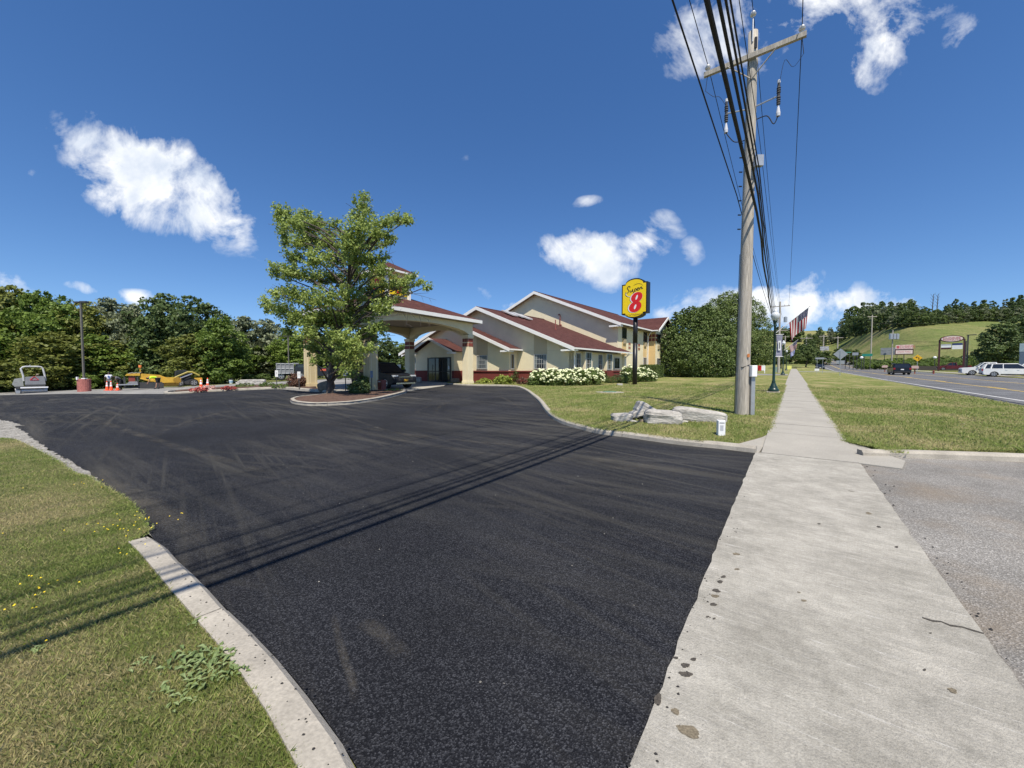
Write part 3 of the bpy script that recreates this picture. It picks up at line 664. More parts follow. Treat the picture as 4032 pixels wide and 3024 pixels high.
def dandelions():
    spots=[(540,2060,18,.5),(500,2085,8,.35),(520,2180,5,.2),(110,2310,7,.25),(180,2330,5,.2),(90,2410,5,.15),(70,2110,4,.5),(150,2520,3,.2),(360,2070,5,.4),(300,1920,6,.8)]
    V=[];Fs=[]
    for (x,y,n,r) in spots:
        c=G(x,y,.05)
        for k in range(n):
            px,py=c.x+random.gauss(0,r*.4),c.y+random.gauss(0,r*.3); z=zf(px,py)+.06+random.random()*.03; q=.006; b=len(V)
            V+=[(px+q*math.cos(a),py+q*math.sin(a),z) for a in np.linspace(0,2*PI,6,endpoint=False)]+[(px,py,z+.006)]
            Fs+=[(b+i,b+(i+1)%6,b+6) for i in range(6)]
    o=npmesh('dandelion_flowers',V,Fs,'dandelion'); o['kind']='stuff'
dandelions()
# ---------------- motel ----------------
TB=R(38); KX,KY=4.39,28.2; GZ=.38
MO=thing('motel','long cream and red motel with maroon shingle roofs, stepped gables and an entrance canopy','motel',(KX,KY,0),-TB)
# local axes: x = across (t, towards the road), y = along (s, away from the camera), z up (world heights)
def shinglemat():
    m,nt,b=newmat('maroon_shingles',.95,.15); tc=nd(nt,'ShaderNodeTexCoord')
    br=nd(nt,'ShaderNodeTexBrick',inp={'Scale':1.,'Mortar Size':.006,'Brick Width':.30,'Row Height':.145,'Mortar Smooth':.3}); br.offset=.5
    sx=nd(nt,'ShaderNodeSeparateXYZ'); nt.links.new(tc.outputs['Object'],sx.inputs[0]); cb=nd(nt,'ShaderNodeCombineXYZ')
    nt.links.new(mth(nt,'ADD',sx.outputs[1],mth(nt,'MULTIPLY',sx.outputs[0],.001)),cb.inputs[0]); nt.links.new(mth(nt,'MULTIPLY',sx.outputs[2],2.6),cb.inputs[1]); nt.links.new(cb.outputs[0],br.inputs[0])
    br.inputs['Color1'].default_value=(.058,.022,.019,1); br.inputs['Color2'].default_value=(.095,.038,.033,1); br.inputs['Mortar'].default_value=(.03,.014,.013,1)
    o=tc.outputs['Object']; c=cmix(nt,noise(nt,o,2.2,6,.7,.4,.7,0,.5),br.outputs[0],(.12,.055,.047))
    nt.links.new(c,b.inputs['Base Color']); bump(nt,b,noise(nt,o,30.,4,.7),.01); return m
M['shingle']=shinglemat()
M['skylight']=mat('skylight_panel',(.45,.44,.43),.35,.1)
def roofslab(name,pts,parent,thick=.05):
    """planar polygon slab"""
    n=len(pts); mb=MB(); mb.add([p for p in pts]+[(p[0],p[1],p[2]-thick) for p in pts],[tuple(range(n)),tuple(range(2*n-1,n-1,-1))]+[(i,(i+1)%n,n+(i+1)%n,n+i) for i in range(n)])
    return mb.build(name,'shingle',parent)
def bar(name,a,b,w,h,m,parent,off=(0,0,0)):
    """board from a to b: w thick horizontally, h tall, top edge on the line"""
    a=Vector(a)+Vector(off);b=Vector(b)+Vector(off); d=(b-a); dh=Vector((d.x,d.y,0)).normalized() if Vector((d.x,d.y,0)).length>1e-6 else Vector((1,0,0)); n=Vector((-dh.y,dh.x,0))*w/2
    mb=MB(); mb.add([a-n,a+n,b+n,b-n,a-n-Vector((0,0,h)),a+n-Vector((0,0,h)),b+n-Vector((0,0,h)),b-n-Vector((0,0,h))],[(0,1,2,3),(7,6,5,4),(0,4,5,1),(1,5,6,2),(2,6,7,3),(3,7,4,0)])
    return mb.build(name,m,parent)
def window(parent,axis,pos,a0,a1,z0,z1,cols=2,rows=1,out=1,curt='curtain',fr='frame',tint=None):
    """axis 's': wall at y=pos facing -y, spans x a0..a1 ; axis 't': wall at x=pos facing +x spans y a0..a1"""
    root=MB(); o=.03
    def B(mb,a,b,z_0,z_1,d0,d1):
        if axis=='s': mb.box(a,b,pos-d1,pos-d0,z_0,z_1)
        else: mb.box(pos+d0,pos+d1,a,b,z_0,z_1)
    f=.055
    B(root,a0,a1,z1-f,z1,.0,.05);B(root,a0,a1,z0,z0+f,.0,.07);B(root,a0,a0+f,z0+f,z1-f,.0,.05);B(root,a1-f,a1,z0+f,z1-f,.0,.05)
    w=root.build('window',fr,parent)
    g=MB(); B(g,a0+f,a1-f,z0+f,z1-f,.004,.012); g.build('pane','glass',w)
    mu=MB()
    for i in range(1,cols):
        x=a0+f+(a1-a0-2*f)*i/cols; B(mu,x-.012,x+.012,z0+f,z1-f,.012,.03)
    for i in range(1,rows):
        z=z0+f+(z1-z0-2*f)*i/rows; B(mu,a0+f,a1-f,z-.012,z+.012,.013,.028)
    if mu.v: mu.build('muntins',fr,w)
    if curt:
        for sd in (0,1):
            c=MB(); wd=(a1-a0)*.24; N=7
            for i in range(N):
                u=i/(N-1)
                for zz,k in ((z1-f,1.),(z0+(z1-z0)*.42,.75),(z0+f+.02,.45 if curt=='curtain' else 1.)):
                    x=(a0+f+wd*u*k) if sd==0 else (a1-f-wd*u*k); d=.0135+.002*(i%2)
                    c.v.append((x,pos-d,zz) if axis=='s' else (pos+d,x,zz))
            c.f=[(i*3+j,i*3+j+1,(i+1)*3+j+1,(i+1)*3+j) for i in range(N-1) for j in range(2)]
            c.build('curtain',curt,w)
    return w
def wallpoly(name,axis,poly,p0,p1,m,parent): # polygon prism
    mb=MB(); mb.prism(poly,'y' if axis=='s' else 'x',p0,p1); return mb.build(name,m,parent)
WZ=1.38  # wainscot top
EZ=2.96
# --- lobby wing: main gable ---
APt,APz=-9.05,6.88; Rt=.5; RS=-.55; Lt=-19.6
def zr(t): return APz-(t-APt)*(APz-EZ)/(Rt-APt) if t>APt else APz-(APt-t)*(APz-3.05)/(APt-Lt)
wall=wallpoly('front_wall','s',[(0,WZ),(0,zr(0)-.12),(APt,APz-.15),(Lt+.6,zr(Lt+.6)-.12),(Lt+.6,WZ)],0,.25,'cream',MO)
wallpoly('wainscot','s',[(.02,-.3),(.02,WZ),(Lt+.55,WZ),(Lt+.55,-.3)],-.03,.22,'redst',MO)
b=MB().box(Lt+.55,.04,-.09,-.031,WZ-.09,WZ); b.build('wainscot_cap','redst',MO)
# stucco panels above windows, joints
p=MB(); p.prism([(-1.98,2.62),(-.78-.95,2.62),(-1.73,2.62)],'y',-.01,0) if 0 else None
def tpx(px,s=0,): # px -> t on plane y=s
    r=(px-2016)/1515.; x0=KX+s*math.sin(TB); y0=KY+s*math.cos(TB); return (r*y0-x0)/(math.cos(TB)+r*math.sin(TB))
def spx(px,t=0.):
    r=(px-2016)/1515.; x0=KX+t*math.cos(TB); y0=KY-t*math.sin(TB); return (y0*r-x0)/(math.sin(TB)-r*math.cos(TB))
wa,wb=tpx(2103),tpx(2153)
z0,z1=1.52,2.66
wallpoly('stucco_panel','s',[(wa-.02,z1+.01),(wb+.02,z1+.01),(wb+.02,zr(wb)-.25),(wa-.02,zr(wa)-.25)],-.012,-.001,'creamdark',MO)
window(MO,'s',0,wa,wb,z0,z1,5,3)
MB().box(-4.9,wa-.03,-.0075,-.001,2.93,2.945).build('stucco_joint','creamdark',MO); MB().box(wb+.03,-.4,-.0075,-.001,2.93,2.945).build('stucco_joint','creamdark',MO)
# eave and roof of the lobby
roofslab('roof',[(APt,RS,APz),(Rt,RS,EZ+.1),(Rt,10.6,EZ+.1),(APt,10.6,APz)],MO)
roofslab('roof',[(APt,RS,APz),(APt,10.6,APz),(Lt,10.6,3.05),(Lt,RS,3.05)],MO)
bar('rake_board',(APt,RS-.03,APz+.02),(Rt,RS-.03,EZ+.12),.06,.28,'white',MO)
bar('rake_board',(APt,RS-.03,APz+.02),(Lt,RS-.03,3.07),.06,.28,'white',MO)
b=MB().box(-.62,Rt,RS-.028,.0,EZ-.14,EZ-.02); b.build('eave_return','white',MO)
b=MB(); b.box(Rt,Rt+.12,RS-.05,10.6,EZ-.02,EZ+.09); b.build('gutter','white',MO)
b=MB(); b.box(.0,Rt-.002,RS,10.6,EZ-.13,EZ-.11); b.build('soffit','soffit',MO)
def soff(a,b_,z_a,z_b,y0,y1):
    m=MB(); m.add([(a,y0,z_a),(b_,y0,z_b),(b_,y1,z_b),(a,y1,z_a)],[(0,1,2,3)]); m.build('soffit','soffit',MO)
soff(APt,Rt,APz-.16,EZ-.06,RS,.0); soff(APt,Lt,APz-.16,3.05-.11,RS,.0)
# ridge cap
b=MB(); b.prism([(APt-.15,APz-.03),(APt,APz+.05),(APt+.15,APz-.03)],'y',RS-.02,10.); b.build('ridge_cap','shingle',MO)
# skylight panels and vent pipes on the lobby roof
def on_roof(px,py):
    d=raydir(px,py)
    c,s_=math.cos(TB),math.sin(TB)
    for k in np.arange(20,60,.02):
        X,Y,Z=d[0]*k-KX,d[1]*k-KY,H+d[2]*k; t=X*c-Y*s_; s=X*s_+Y*c
        if t>APt and Z<=zr(t)+.1: return t,s,Z
    return -6,5,5.5
for (x,y) in ((2004,1236),(2038,1243),(2062,1250)):
    t,s,z=on_roof(x,y); sl=(APz-EZ)/(Rt-APt)
    m=MB(); a=1.3; V=[]
    for (dt,ds) in ((-.55,-.4),(.75,-.4),(.75,.4),(-.55,.4)): V.append((t+dt,s+ds,z-sl*dt+.06))
    m.add(V+[(v[0],v[1],v[2]+.1) for v in V],[(0,3,2,1),(4,5,6,7),(0,1,5,4),(1,2,6,5),(2,3,7,6),(3,0,4,7)]); m.build('skylight','skylight',MO)
for (x,y,h,hook) in ((2205,1279,1.0,1),(2212,1281,.85,0),(2217,1282,.6,1),(2222,1283,.55,1),(2187,1297,.85,0),(2255,1293,.55,2),(2322,1320,.55,2)):
    t,s,z=on_roof(x,y); m=MB(); 
    P=[(t,s,z-.1),(t,s,z+h)]
    if hook==1: P+=[(t-.05,s,z+h+.1),(t-.16,s,z+h+.12),(t-.2,s,z+h+.02)]
    m.tube(P,.05,7)
    if hook==2: m.tube([(t,s,z+h),(t,s,z+h+.12)],.09,7)
    m.tube([(t,s,z-.05),(t,s,z+.06)],.11,8)
    m.build('vent_pipe',mat('red_pipe',(.25,.08,.07),.7,.1),MO)
# --- front projecting wing ---
P2=-1.05; A2t,A2z=-11.35,5.80; R2t=-4.55; L2t=-18.6
def zr2(t): return A2z-(t-A2t)*(A2z-3.0)/(R2t-A2t) if t>A2t else A2z-(A2t-t)*(A2z-3.05)/(A2t-L2t)
wallpoly('wing_wall','s',[(-5.05,WZ),(-5.05,zr2(-5.05)-.14),(A2t,A2z-.16),(L2t+.5,zr2(L2t+.5)-.14),(L2t+.5,WZ)],P2,-.001,'cream',MO)
wallpoly('wainscot','s',[(-5.03,-.3),(-5.03,WZ),(L2t+.5,WZ),(L2t+.5,-.3)],P2-.03,-.035,'redst',MO)
MB().box(L2t+.5,-5.01,P2-.09,P2-.031,WZ-.09,WZ).build('wainscot_cap','redst',MO); MB().box(-5.028,-4.99,P2-.029,-.09,WZ-.09,WZ).build('wainscot_cap','redst',MO)
wc,wd=tpx(1878,P2),tpx(1920,P2)
wallpoly('stucco_panel','s',[(wc-.02,z1+.01),(wd+.02,z1+.01),(wd+.02,zr2(wd)-.25),(wc-.02,zr2(wc)-.25)],P2-.012,P2-.001,'creamdark',MO)
window(MO,'s',P2,wc,wd,z0,z1,5,3)
window(MO,'t',-5.05,P2+.22,P2+.62,1.5,2.7,1,1,curt=None,fr='frame')
wl,wr_=tpx(1632,P2),tpx(1664,P2)
window(MO,'s',P2,wl,wr_,z0,z1,1,1,curt='curtain')
roofslab('wing_roof',[(A2t,RS+P2,A2z),(R2t,RS+P2,3.1),(R2t,-.0,3.1),(A2t,-.0,A2z)],MO)
roofslab('wing_roof',[(A2t,RS+P2,A2z),(A2t,0,A2z),(L2t,0,3.05),(L2t,RS+P2,3.05)],MO)
bar('rake_board',(A2t,RS+P2-.03,A2z+.02),(R2t,RS+P2-.03,3.12),.06,.26,'white',MO)
bar('rake_board',(A2t,RS+P2-.03,A2z+.02),(L2t,RS+P2-.03,3.07),.06,.26,'white',MO)
b=MB().box(-5.5,R2t,RS+P2-.028,P2-.01,2.85,2.98); b.build('eave_return','white',MO)
b=MB(); b.box(R2t,R2t+.12,RS+P2-.05,-.01,2.98,3.09); b.build('gutter','white',MO)
soff(A2t,R2t,A2z-.16,2.97,RS+P2,P2); soff(A2t,L2t,A2z-.16,2.95,RS+P2,P2)
# --- vestibule with doors ---
VS=-2.6; VA,VAz=-12.3,4.21; VR,VL=-9.4,-15.0
wallpoly('vestibule_wall','s',[(VR-.3,-.2),(VR-.3,2.95),(VA,VAz-.16),(VL+.3,2.95),(VL+.3,-.2)],VS,P2-.04,'cream',MO)
MB().box(VL+.28,tpx(1684,VS)-.04,VS-.02,VS-.001,-.2,WZ).build('wainscot','redst',MO); MB().box(tpx(1778,VS)+.04,VR-.27,VS-.02,VS-.001,-.2,WZ).build('wainscot','redst',MO); MB().box(VR-.2999,VR-.27,VS+.001,P2-.05,-.2,WZ).build('wainscot','redst',MO)
roofslab('vestibule_roof',[(VA,VS-.5,VAz),(VR,VS-.5,3.02),(VR,P2,3.02),(VA,P2,VAz)],MO)
roofslab('vestibule_roof',[(VA,VS-.5,VAz),(VA,P2,VAz),(VL,P2,3.08),(VL,VS-.5,3.08)],MO)
bar('rake_board',(VA,VS-.53,VAz+.02),(VR,VS-.53,3.04),.06,.2,'white',MO); bar('rake_board',(VA,VS-.53,VAz+.02),(VL,VS-.53,3.1),.06,.2,'white',MO)
MB().box(VR-.55,VR,VS-.55,VS-.01,2.78,2.92).build('eave_return','white',MO); MB().box(VL,VL+.55,VS-.55,VS-.01,2.84,2.98).build('eave_return','white',MO)
b=MB().box(tpx(1629,P2)-.3,VL+.35,P2-.3,P2-.04,2.85,3.0); b.build('fascia_board','white',MO)
d0,d1=tpx(1685,VS),tpx(1777,VS); dz1=2.52
fr=MB(); n=3
fr.box(d0,d1,VS-.06,VS-.021,dz1-.09,dz1); fr.box(d0,d0+.09,VS-.06,VS-.021,.36,dz1-.09); fr.box(d1-.09,d1,VS-.06,VS-.021,.36,dz1-.09)
door=fr.build('entrance_doors','blackframe',MO)
for i in range(3):
    x0=d0+.09+(d1-d0-.18)*i/3; x1=d0+.09+(d1-d0-.18)*(i+1)/3
    m=MB(); m.box(x0,x0+.06,VS-.05,VS-.02,.36,dz1-.09); m.box(x1-.06,x1,VS-.05,VS-.02,.36,dz1-.09); m.box(x0+.06,x1-.06,VS-.05,VS-.02,1.28,1.36); m.box(x0+.06,x1-.06,VS-.05,VS-.02,.36,.5); dd=m.build('door_leaf','blackframe',door)
    m=MB(); m.box(x0+.06,x1-.06,VS-.035,VS-.025,.5,1.28); m.box(x0+.06,x1-.06,VS-.035,VS-.025,1.36,dz1-.09); m.build('door_pane','glass',door)
m=MB().box(d1-.32,d1-.16,VS-.058,VS-.052,1.5,1.75); m.build('notice','plainwhite',door)
# --- right side wall of the lobby ---
wallpoly('side_wall','t',[(.0,WZ),(9.6,WZ),(9.6,EZ-.14),(.0,EZ-.14)],-.25,-.0,'cream',MO)
wallpoly('wainscot','t',[(-.03,-.3),(9.6,-.3),(9.6,WZ),(-.03,WZ)],.0,.03,'redst',MO)
b=MB().box(.03,.09,-.09,9.6,WZ-.09,WZ); b.build('wainscot_cap','redst',MO)
for (s0,s1) in ((1.47,2.72),(5.3,6.62)):
    m=MB().box(0.001,.3,s0,s1,WZ+.01,EZ-.14); m.build('bay_box','cream',MO)
    m=MB().box(0.031,.34,s0-.02,s1+.02,.3,WZ+.005); m.build('wainscot','redst',MO)
    window(MO,'t',.3,s0+.1,s1-.25,WZ+.08,EZ-.16,3,3,curt='teal')
for (a,b_) in ((.55,1.3),(4.35,5.1)): window(MO,'t',.0,a,b_,WZ+.06,EZ-.25,2,3,curt='curtain')
window(MO,'t',.0,7.6,8.75,WZ+.12,EZ-.42,2,1,curt=None)
m=MB().box(.001,.16,9.42,9.6,-.3,EZ-.14); m.build('corner_post','cream',MO)
for s in (-.18,9.75):
    m=MB(); tt=.12; m.tube([(Rt+.02,s-.25 if s<0 else s,EZ-.02),(Rt-.02,s-.2 if s<0 else s,EZ-.14),(tt+.02,s+.28 if s<0 else s,EZ-.45),(tt+.02,s+.3 if s<0 else s,EZ-.6),(tt+.02,s+.3 if s<0 else s,.35)],.045,8); m.build('downpipe','white',MO)
# --- two storey wing ---
S2=10.; T2=-.7; G2t,G2z=-9.95,9.88; E2t,E2z=-.2,5.70; L2=-19.7
def zr3(t): return G2z-abs(t-G2t)*(G2z-E2z)/(E2t-G2t)
wallpoly('gable_wall','s',[(T2,-.3),(T2,zr3(T2)-.12),(G2t,G2z-.15),(L2+.5,zr3(L2+.5)-.12),(L2+.5,-.3)],S2,S2+.3,'cream',MO)
roofslab('upper_roof',[(G2t,S2-.55,G2z),(E2t,S2-.55,E2z+.1),(E2t,32,E2z+.1),(G2t,32,G2z)],MO)
roofslab('upper_roof',[(G2t,S2-.55,G2z),(G2t,32,G2z),(L2,32,E2z+.1),(L2,S2-.55,E2z+.1)],MO)
bar('rake_board',(G2t,S2-.553,G2z+.02),(E2t,S2-.553,E2z+.12),.06,.3,'white',MO); bar('rake_board',(G2t,S2-.553,G2z+.02),(L2,S2-.553,E2z+.12),.06,.3,'white',MO)
b=MB().box(E2t-1.15,E2t,S2-.5528,S2-.0,E2z-.22,E2z-.08); b.build('eave_return','white',MO)
b=MB().box(E2t,E2t+.12,S2-.555,18.0,E2z-.04,E2z+.09); b.build('gutter','white',MO)
b=MB().box(T2+.001,E2t-.002,S2-.55,18.4,E2z-.13,E2z-.11); b.build('soffit','soffit',MO)
soff(G2t,E2t,G2z-.17,E2z-.06,S2-.55,S2); soff(G2t,L2,G2z-.17,E2z-.06,S2-.55,S2)
b=MB().prism([(G2t-.18,G2z-.04),(G2t,G2z+.06),(G2t+.18,G2z-.04)],'y',S2-.553,32); b.build('ridge_cap','shingle',MO)
wallpoly('long_wall','t',[(S2+.301,-.3),(18.6,-.3),(18.6,E2z-.14),(S2+.301,E2z-.14)],T2-.3,T2,'cream',MO)
wallpoly('wainscot','t',[(S2+.1,-.3),(18.5,-.3),(18.5,WZ),(S2+.1,WZ)],T2,T2+.03,'redst',MO)

M['ac']=mat('beige_wall_unit',(.38,.31,.19),.6,.1)
def ac(pt,s0,s1,z,par=MO):
    m=MB().box(pt+.001,pt+.10,s0,s1,z-.45,z); a=m.build('wall_air_unit','ac',par,bevel=.01)
    g=MB(); 
    for k in range(6): g.box(pt+.1,pt+.112,s0+.05,s1-.05,z-.40+k*.065,z-.37+k*.065)
    g.build('grille','creamdark',a)
for s0 in (11.05,14.0,16.95):
    window(MO,'t',T2,s0,s0+1.05,4.5,5.53,2,1,curt=None,fr='blackframe'); 
    m=MB().box(T2+.0005,T2+.012,s0,s0+1.05,2.8,4.49); m.build('stucco_panel','yellowst',MO)
    ac(T2+.012,s0+.2,s0+.85,4.42)
    window(MO,'t',T2,s0,s0+1.05,1.75,2.78,2,1,curt='curtain')
def deco(pt,sc,zc,axis='t',w=.17,h=.24,g=.13,gz=.15):
    for a in (-1,1):
        for b_ in (-1,1):
            m=MB(); x=sc+a*(w+g)/2; z=zc+b_*(h+gz)/2
            (m.box(pt+.001,pt+.035,x-w/2,x+w/2,z-h/2,z+h/2) if axis=='t' else m.box(x-w/2,x+w/2,pt-.035,pt-.001,z-h/2,z+h/2)); m.build('red_tile','redtile',MO)
for sc_ in (12.95,15.65): deco(T2,sc_,3.85)
# cross gable wing
C0,C1,CT=18.5,24.6,.12; CA,CAz=21.3,7.5; CE=5.72
wallpoly('cross_wing_wall','t',[(C0,-.3),(C1,-.3),(C1,CE-.1),(CA,CAz-.35),(C0,CE-.1)],-6,CT,'cream',MO)
m=MB().box(T2+.001,CT-.001,C0-.012,C0-.001,-.3,CE-.12); m.build('stucco_panel','yellowst',MO)
m=MB().box(T2+.001,CT-.001,C0-.03,C0-.0125,-.3,WZ); m.build('wainscot','redst',MO)
CS=(CAz-CE)/(CA-C0+.5)
tv=lambda z: E2t-(z-E2z)*(E2t-G2t)/(E2z-G2z)*-1 if 0 else E2t-(z-E2z)/((G2z-E2z)/(E2t-G2t))
roofslab('cross_roof',[(CT+.5,CA,CAz),(CT+.5,C0-.5,CE+.06),(tv(CE+.06)+.2,C0-.5,CE+.06),(tv(CAz),CA,CAz)],MO)
roofslab('cross_roof',[(CT+.5,CA,CAz),(tv(CAz),CA,CAz),(tv(CE+.06),C1+.5,CE+.06),(CT+.5,C1+.5,CE+.06)],MO)
bar('rake_board',(CT+.53,CA,CAz+.02),(CT+.53,C0-.5,CE+.08),.06,.25,'white',MO); bar('rake_board',(CT+.53,CA,CAz+.02),(CT+.53,C1+.5,CE+.08),.06,.25,'white',MO)
m=MB(); m.add([(CT,CA,CAz-.2),(CT+.5,CA,CAz-.2),(CT+.5,C0-.5,CE-.1),(CT,C0-.5,CE-.1)],[(0,1,2,3)]); m.build('soffit','soffit',MO)
b=MB().box(CT-.3,CT+.45,C0-.62,C0-.5,CE-.06,CE+.05); b.build('gutter','white',MO)
m=MB(); m.tube([(E2t,C0-.4,E2z-.05),(T2+.25,C0-.35,E2z-.4),(T2+.1,C0-.3,E2z-.6),(T2+.1,C0-.3,.4)],.05,8); m.build('downpipe','white',MO)
for s0 in (19.0,21.9):
    window(MO,'t',CT,s0,s0+1.1,4.45,5.42,2,1,curt=None,fr='blackframe'); ac(CT,s0+.2,s0+.85,4.2)
    window(MO,'t',CT,s0,s0+1.1,1.8,2.75,2,1,curt=None)
deco(CT,20.95,3.5)
for (ax,p,c_) in (('s',C0-.012,-.29),('t',CT,18.72)):
    w=.3
    for a in (-1,1):
        for b_ in (-1,1):
            m=MB(); x=c_+a*.19; z=5.0+b_*.22
            if ax=='t' and a==-1: x=c_-.08
            if ax=='s': m.box(x-w/2,x+w/2,p-.03,p-.0005,z-.16,z+.16)
            else: m.box(p+.001,p+.03,x-.13,x+.05,z-.16,z+.16)
            m.build('red_tile','redtile',MO)
# --- entrance canopy ---
TC=R(34.08); BX,BY,CLn,CW=-8.095,22.06,8.49,6.44
CN=thing('entrance_canopy','open drive-through canopy on four square columns with a hipped maroon roof and small sign tower','canopy',(BX,BY,0),-TC)
# local: x = v, y = u ; columns at (0,0) B, (0,CLn) D, (-CW,0) A, (-CW,CLn) C
EZc=4.95
for (cx_,cy_,nm) in ((0,0,'B'),(0,CLn,'D'),(-CW,0,'A'),(-CW,CLn,'C')):
    wx=BX+cx_*math.cos(TC)+cy_*math.sin(TC); wy=BY-cx_*math.sin(TC)+cy_*math.cos(TC); g=zf(wx,wy)-.05
    r=.29
    m=MB(); m.box(cx_-r,cx_+r,cy_-r,cy_+r,g,3.16); m.box(cx_-r+.02,cx_+r-.02,cy_-r+.02,cy_+r-.02,3.16,3.86); m.box(cx_-r-.03,cx_+r+.03,cy_-r-.03,cy_+r+.03,3.86,4.05)
    m.box(cx_-r-.03,cx_+r+.03,cy_-r-.03,cy_+r+.03,g,g+.35)
    c=m.build('column','cream',CN,bevel=.006)
    if nm in 'AB':
        c.data.materials.clear(); c.data.materials.append(M['yc']) if 'yc' in M else c.data.materials.append(mat('ochre_cream_column',(.62,.50,.29),.9,.06,1.5,.003,60)); M['yc']=c.data.materials[0]
    for fx,fy in ((0,-1),(1,0),(0,1),(-1,0)):
        q=MB()  # fluting strips
        for k in (-.17,.17):
            if fy: q.box(cx_+k-.012,cx_+k+.012,min(cy_+fy*r,cy_+fy*(r+.008)),max(cy_+fy*r,cy_+fy*(r+.008)),g+.36,3.1)
            else: q.box(min(cx_+fx*r,cx_+fx*(r+.008)),max(cx_+fx*r,cx_+fx*(r+.008)),cy_+k-.012,cy_+k+.012,g+.36,3.1)
        q.build('column_rib','cream',c)
        for k in (-.18,0,.18):
            for z in (3.33,3.66):
                t_=MB(); w=.07;h=.13;rr=r-.02
                if fy: t_.box(cx_+k-w,cx_+k+w,min(cy_+fy*rr,cy_+fy*(rr+.03)),max(cy_+fy*rr,cy_+fy*(rr+.03)),z-h,z+h)
                else: t_.box(min(cx_+fx*rr,cx_+fx*(rr+.03)),max(cx_+fx*rr,cx_+fx*(rr+.03)),cy_+k-w,cy_+k+w,z-h,z+h)
                t_.build('red_tile','redtile',c)
def archbeam(p,axis,a,b_,r=.3):
    N=16; poly=[(a,EZc-.02),(a,4.05)]
    L=b_-a
    for i in range(N+1):
        u=i/N; x=a+.32+(L-.64)*u; poly.append((x,4.05+.55*(1-(2*u-1)**2)**.6))
    poly+=[(b_,4.05),(b_,EZc-.02)]
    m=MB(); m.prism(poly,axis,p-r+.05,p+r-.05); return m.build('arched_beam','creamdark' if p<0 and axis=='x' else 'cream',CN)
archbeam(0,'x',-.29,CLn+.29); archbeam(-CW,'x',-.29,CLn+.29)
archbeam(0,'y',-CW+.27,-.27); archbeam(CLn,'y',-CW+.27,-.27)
o_=.75; x0,x1,y0,y1=-CW-o_,o_,-o_,CLn+o_; rz_=6.75; xm=-CW/2
ya,yb=y0+(x1-x0)/2,y1-(x1-x0)/2
b=MB().box(x0+.05,x1-.05,y0+.05,y1-.05,EZc-.02,EZc+.03); b.build('soffit','soffit',CN)
e=EZc+.24
roofslab('canopy_roof',[(x1,y0,e),(x1,y1,e),(xm,yb,rz_),(xm,ya,rz_)],CN); roofslab('canopy_roof',[(x0,y1,e),(x0,y0,e),(xm,ya,rz_),(xm,yb,rz_)],CN)
roofslab('canopy_roof',[(x0,y0,e),(x1,y0,e),(xm,ya,rz_)],CN); roofslab('canopy_roof',[(x1,y1,e),(x0,y1,e),(xm,yb,rz_)],CN)
b=MB(); b.box(x1,x1+.04,y0,y1,EZc,e-.01); b.box(x0-.04,x0,y0,y1,EZc,e-.01); b.box(x0-.04,x1+.04,y0-.04,y0,EZc,e-.01); b.box(x0-.04,x1+.04,y1,y1+.04,EZc,e-.01); b.build('fascia_board','white',CN)
# tower with sign faces
tw=.95; tcx,tcy=xm,CLn/2-.35
tm=MB().box(tcx-tw,tcx+tw,tcy-tw,tcy+tw,5.7,8.05).build('sign_tower','cream',CN)
for a in (-1,1):
    for c_ in (-1,1): MB().box(tcx+a*tw-.09,tcx+a*tw+.09,tcy+c_*tw-.09,tcy+c_*tw+.09,5.9,7.999).build('corner_trim','white',tm)
roofslab('tower_roof',[(tcx-tw-.45,tcy-tw-.45,8.15),(tcx+tw+.45,tcy-tw-.45,8.15),(tcx,tcy,8.95)],CN); roofslab('tower_roof',[(tcx+tw+.45,tcy-tw-.45,8.15),(tcx+tw+.45,tcy+tw+.45,8.15),(tcx,tcy,8.95)],CN)
roofslab('tower_roof',[(tcx+tw+.45,tcy+tw+.45,8.15),(tcx-tw-.45,tcy+tw+.45,8.15),(tcx,tcy,8.95)],CN); roofslab('tower_roof',[(tcx-tw-.45,tcy+tw+.45,8.15),(tcx-tw-.45,tcy-tw-.45,8.15),(tcx,tcy,8.95)],CN)
q=MB().box(tcx-tw-.47,tcx+tw+.47,tcy-tw-.47,tcy+tw+.47,8.0,8.12); q.build('fascia_board','white',CN)
for ax in ('x','y'):
    q=MB()
    if ax=='x': q.box(tcx+tw+.001,tcx+tw+.06,tcy-.72,tcy+.72,6.55,7.75)
    else: q.box(tcx-.72,tcx+.72,tcy-tw-.06,tcy-tw-.001,6.55,7.75)
    f=q.build('sign_face','signyellow',tm)
    q=MB()
    def ring(cz,rx,rz2,irx,irz):
        n=20; vs=[];
        for k in range(n):
            a=2*PI*k/n; vs.append((math.cos(a)*rx,cz+math.sin(a)*rz2)); 
        for k in range(n):
            a=2*PI*k/n; vs.append((math.cos(a)*irx,cz+math.sin(a)*irz))
        return vs,[(k,(k+1)%n,n+(k+1)%n,n+k) for k in range(n)]
    for (cz,a_,b_,c_,d_) in ((6.95,.36,.27,.12,.12),(7.38,.3,.24,.1,.11)):
        vs,fs=ring(cz,a_,b_,c_,d_)
        q.add([((tcx+tw+.065+(.003 if cz>7 else 0),tcy+v[0],v[1]) if ax=='x' else (tcx+v[0],tcy-tw-.065-(.003 if cz>7 else 0),v[1])) for v in vs],fs)
    q.build('sign_numeral','red',f)
